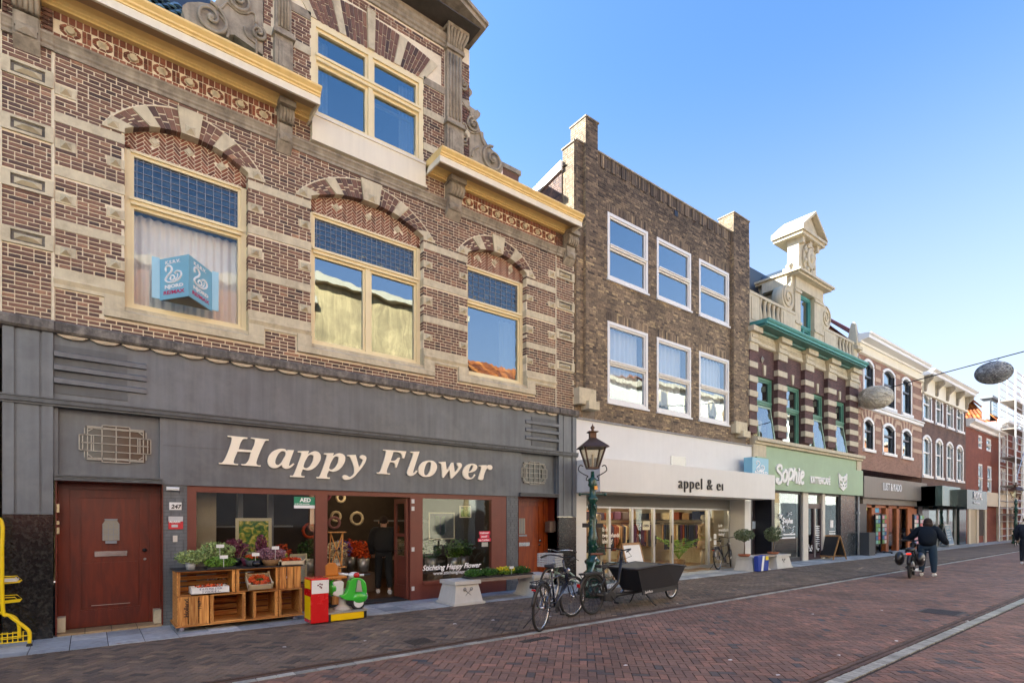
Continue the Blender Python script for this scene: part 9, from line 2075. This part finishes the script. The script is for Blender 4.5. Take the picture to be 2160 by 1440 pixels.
# image-left is the walker's left; lean forward a little
J = dict(pelvis=(0, 0, .90), belly=(.03, 0, 1.08), chest=(.08, 0, 1.27), neck=(.13, 0, 1.42), head0=(.17, 0, 1.50), head1=(.19, 0, 1.58), shL=(.08, .20, 1.33), elL=(.10, .40, 1.12), wrL=(.30, .56, 1.05), haL=(.38, .60, 1.05), shR=(.08, -.20, 1.33), elR=(.04, -.36, 1.08), wrR=(.26, -.42, .98), haR=(.34, -.42, .97),
   hipL=(0, .12, .84), knL=(.04, .13, .47), anL=(-.02, .14, .09), toL=(.12, .15, .05), hipR=(0, -.12, .84), knR=(.02, -.14, .47), anR=(0, -.15, .09), toR=(.14, -.17, .05))
person('person in a navy quilted jacket and blue jeans pushing a black moped, seen from behind', (cx, cy + .14), head, J, navyj, jeans, shoe_w, bulk=1.3)
# the moped with panniers
rx_, ry_ = G(1919, 1219); fx_, fy_ = rx_ + .62 * math.cos(head) * 1.6, ry_ + .62 * math.sin(head) * 1.6
t = thing('moped', 'small black moped with bulging side bags and a red tail light', 'moped', (rx_, ry_, 0), head)
wheel(t, 0, .30, blackp, tyre=.035, spokes=14); wheel(t, 1.15, .30, blackp, tyre=.035, spokes=14)
q = MB(); q.tube([(0, .08, .3), (.35, .08, .3), (.45, 0, .45), (.9, 0, .55), (1.0, 0, .85)], .03, 8).tube([(0, -.08, .3), (.35, -.08, .3)], .03, 8).tube([(1.15, .06, .3), (1.05, .05, .6), (.98, 0, .95)], .02, 6).tube([(1.15, -.06, .3), (1.05, -.05, .6), (.98, 0, .95)], .02, 6); q.build('frame', black, t, local=True)
q = MB(); q.ball((.30, 0, .35), (.16, .1, .14), 10, 6); q.tube([(.2, -.15, .22), (-.15, -.17, .26)], .04, 8); q.tube([(.3, .25, .2), (.3, -.25, .2)], .015, 6); q.build('engine', alu, t, local=True)
for s in (-1, 1): q = MB(); q.ball((.0, s * .24, .55), (.36, .12, .20), 12, 8); sb_ = q.build('side_bag', mat('glossy_black_bag', (.012, .012, .014), .3, .1, 6) if s < 0 else MATS['glossy_black_bag'], t, local=True); q = MB(); q.ball((-.2, s * .30, .55), (.03, .05, .04), 8, 5); q.build('bag_badge', whl, sb_, local=True)
q = MB(); q.ball((.2, 0, .80), (.34, .13, .07), 12, 6); q.build('saddle', blackp, t, local=True)
q = MB(); q.box(-.33, -.29, -.055, .055, .68, .72); q.build('tail_light', mat('lit_red_lens', (.6, .02, .01), .3, 0, 1, emit=((1, .03, .01), .3)), t, local=True); q = MB(); q.tube([(.33 * math.cos(a), 0, .3 + .34 * math.sin(a)) for a in [R(20 + 14 * i) for i in range(11)]], .05, 6); q.build('mudguard', blackp, t, local=True)
q = MB(); q.tube([(.84, .32, 1.02), (.96, .18, 1.05), (.98, 0, 1.0), (.96, -.18, 1.05), (.84, -.32, 1.02)], .016, 6); q.ball((1.06, 0, .9), (.09, .09, .09), 10, 6); q.build('handlebar', black, t, local=True)
# person bending over the cards
gx, gy = G(1905, 1158)
J = dict(pelvis=(-.12, 0, .92), belly=(.02, 0, 1.05), chest=(.26, 0, 1.10), neck=(.42, 0, 1.08), head0=(.49, 0, 1.04), head1=(.56, 0, .99), shL=(.28, .19, 1.08), elL=(.48, .26, .86), wrL=(.70, .2, .80), haL=(.77, .18, .78), shR=(.28, -.19, 1.08), elR=(.52, -.24, .92), wrR=(.78, -.18, .95), haR=(.86, -.16, .95),
   hipL=(-.12, .1, .86), knL=(-.02, .12, .46), anL=(-.05, .14, .09), toL=(.1, .15, .05), hipR=(-.12, -.1, .86), knR=(.12, -.14, .48), anR=(.25, -.16, .09), toR=(.4, -.17, .05))
person('person in a dark jacket bending forward to a table beside the postcard rack', (gx - .3, gy - .1), -.25, J, darkc, greyt, blackp, bulk=1.0, bob=False)
# person at the right edge
gx, gy = G(2164, 1190)
J = dict(pelvis=(0, 0, .95), belly=(0, 0, 1.12), chest=(.02, 0, 1.32), neck=(.03, 0, 1.47), head0=(.05, 0, 1.55), head1=(.06, 0, 1.64), shL=(0, .2, 1.38), elL=(.02, .27, 1.12), wrL=(.15, .24, .9), haL=(.2, .22, .85), shR=(0, -.2, 1.38), elR=(.0, -.26, 1.12), wrR=(.1, -.26, .88), haR=(.12, -.25, .82),
   hipL=(0, .1, .88), knL=(.1, .11, .48), anL=(.06, .12, .09), toL=(.2, .12, .05), hipR=(0, -.1, .88), knR=(-.02, -.11, .5), anR=(-.16, -.12, .12), toR=(-.03, -.12, .05))
person('walking person in dark navy clothes and light shoes cut by the right edge', (gx + .1, gy), head, J, darkc, darkc, shoe_w, bulk=1.05, bob=False)
# silhouette inside the flower shop
J2 = dict(J); 
person('person in black clothes standing inside the dark flower shop', (5.2, 1.35), 1.2, J2, mat('black_cloth', (.008, .008, .009), .9, .1, 8), MATS['black_cloth'], shoe_w, bulk=1.1, bob=False)
gx, gy = G(2146, 1152); bicycle('parked bicycle under a grey-green cover near the far lamp', (gx - .6, gy), .1, black, 1.3, .36, kick=False)
# low table by the racks
gx, gy = G(1895, 1157); t = thing('table', 'small light table between the postcard racks', 'table', (gx, gy, 0)); q = MB(); q.box(gx - .8, gx + .8, gy - .3, gy + .3, .74, .78); q.build('tabletop', alu, t); [MB().box(gx + a - .02, gx + a + .02, gy + b - .02, gy + b + .02, 0, .74).build('leg', alu, t) for a in (-.75, .75) for b in (-.25, .25)]
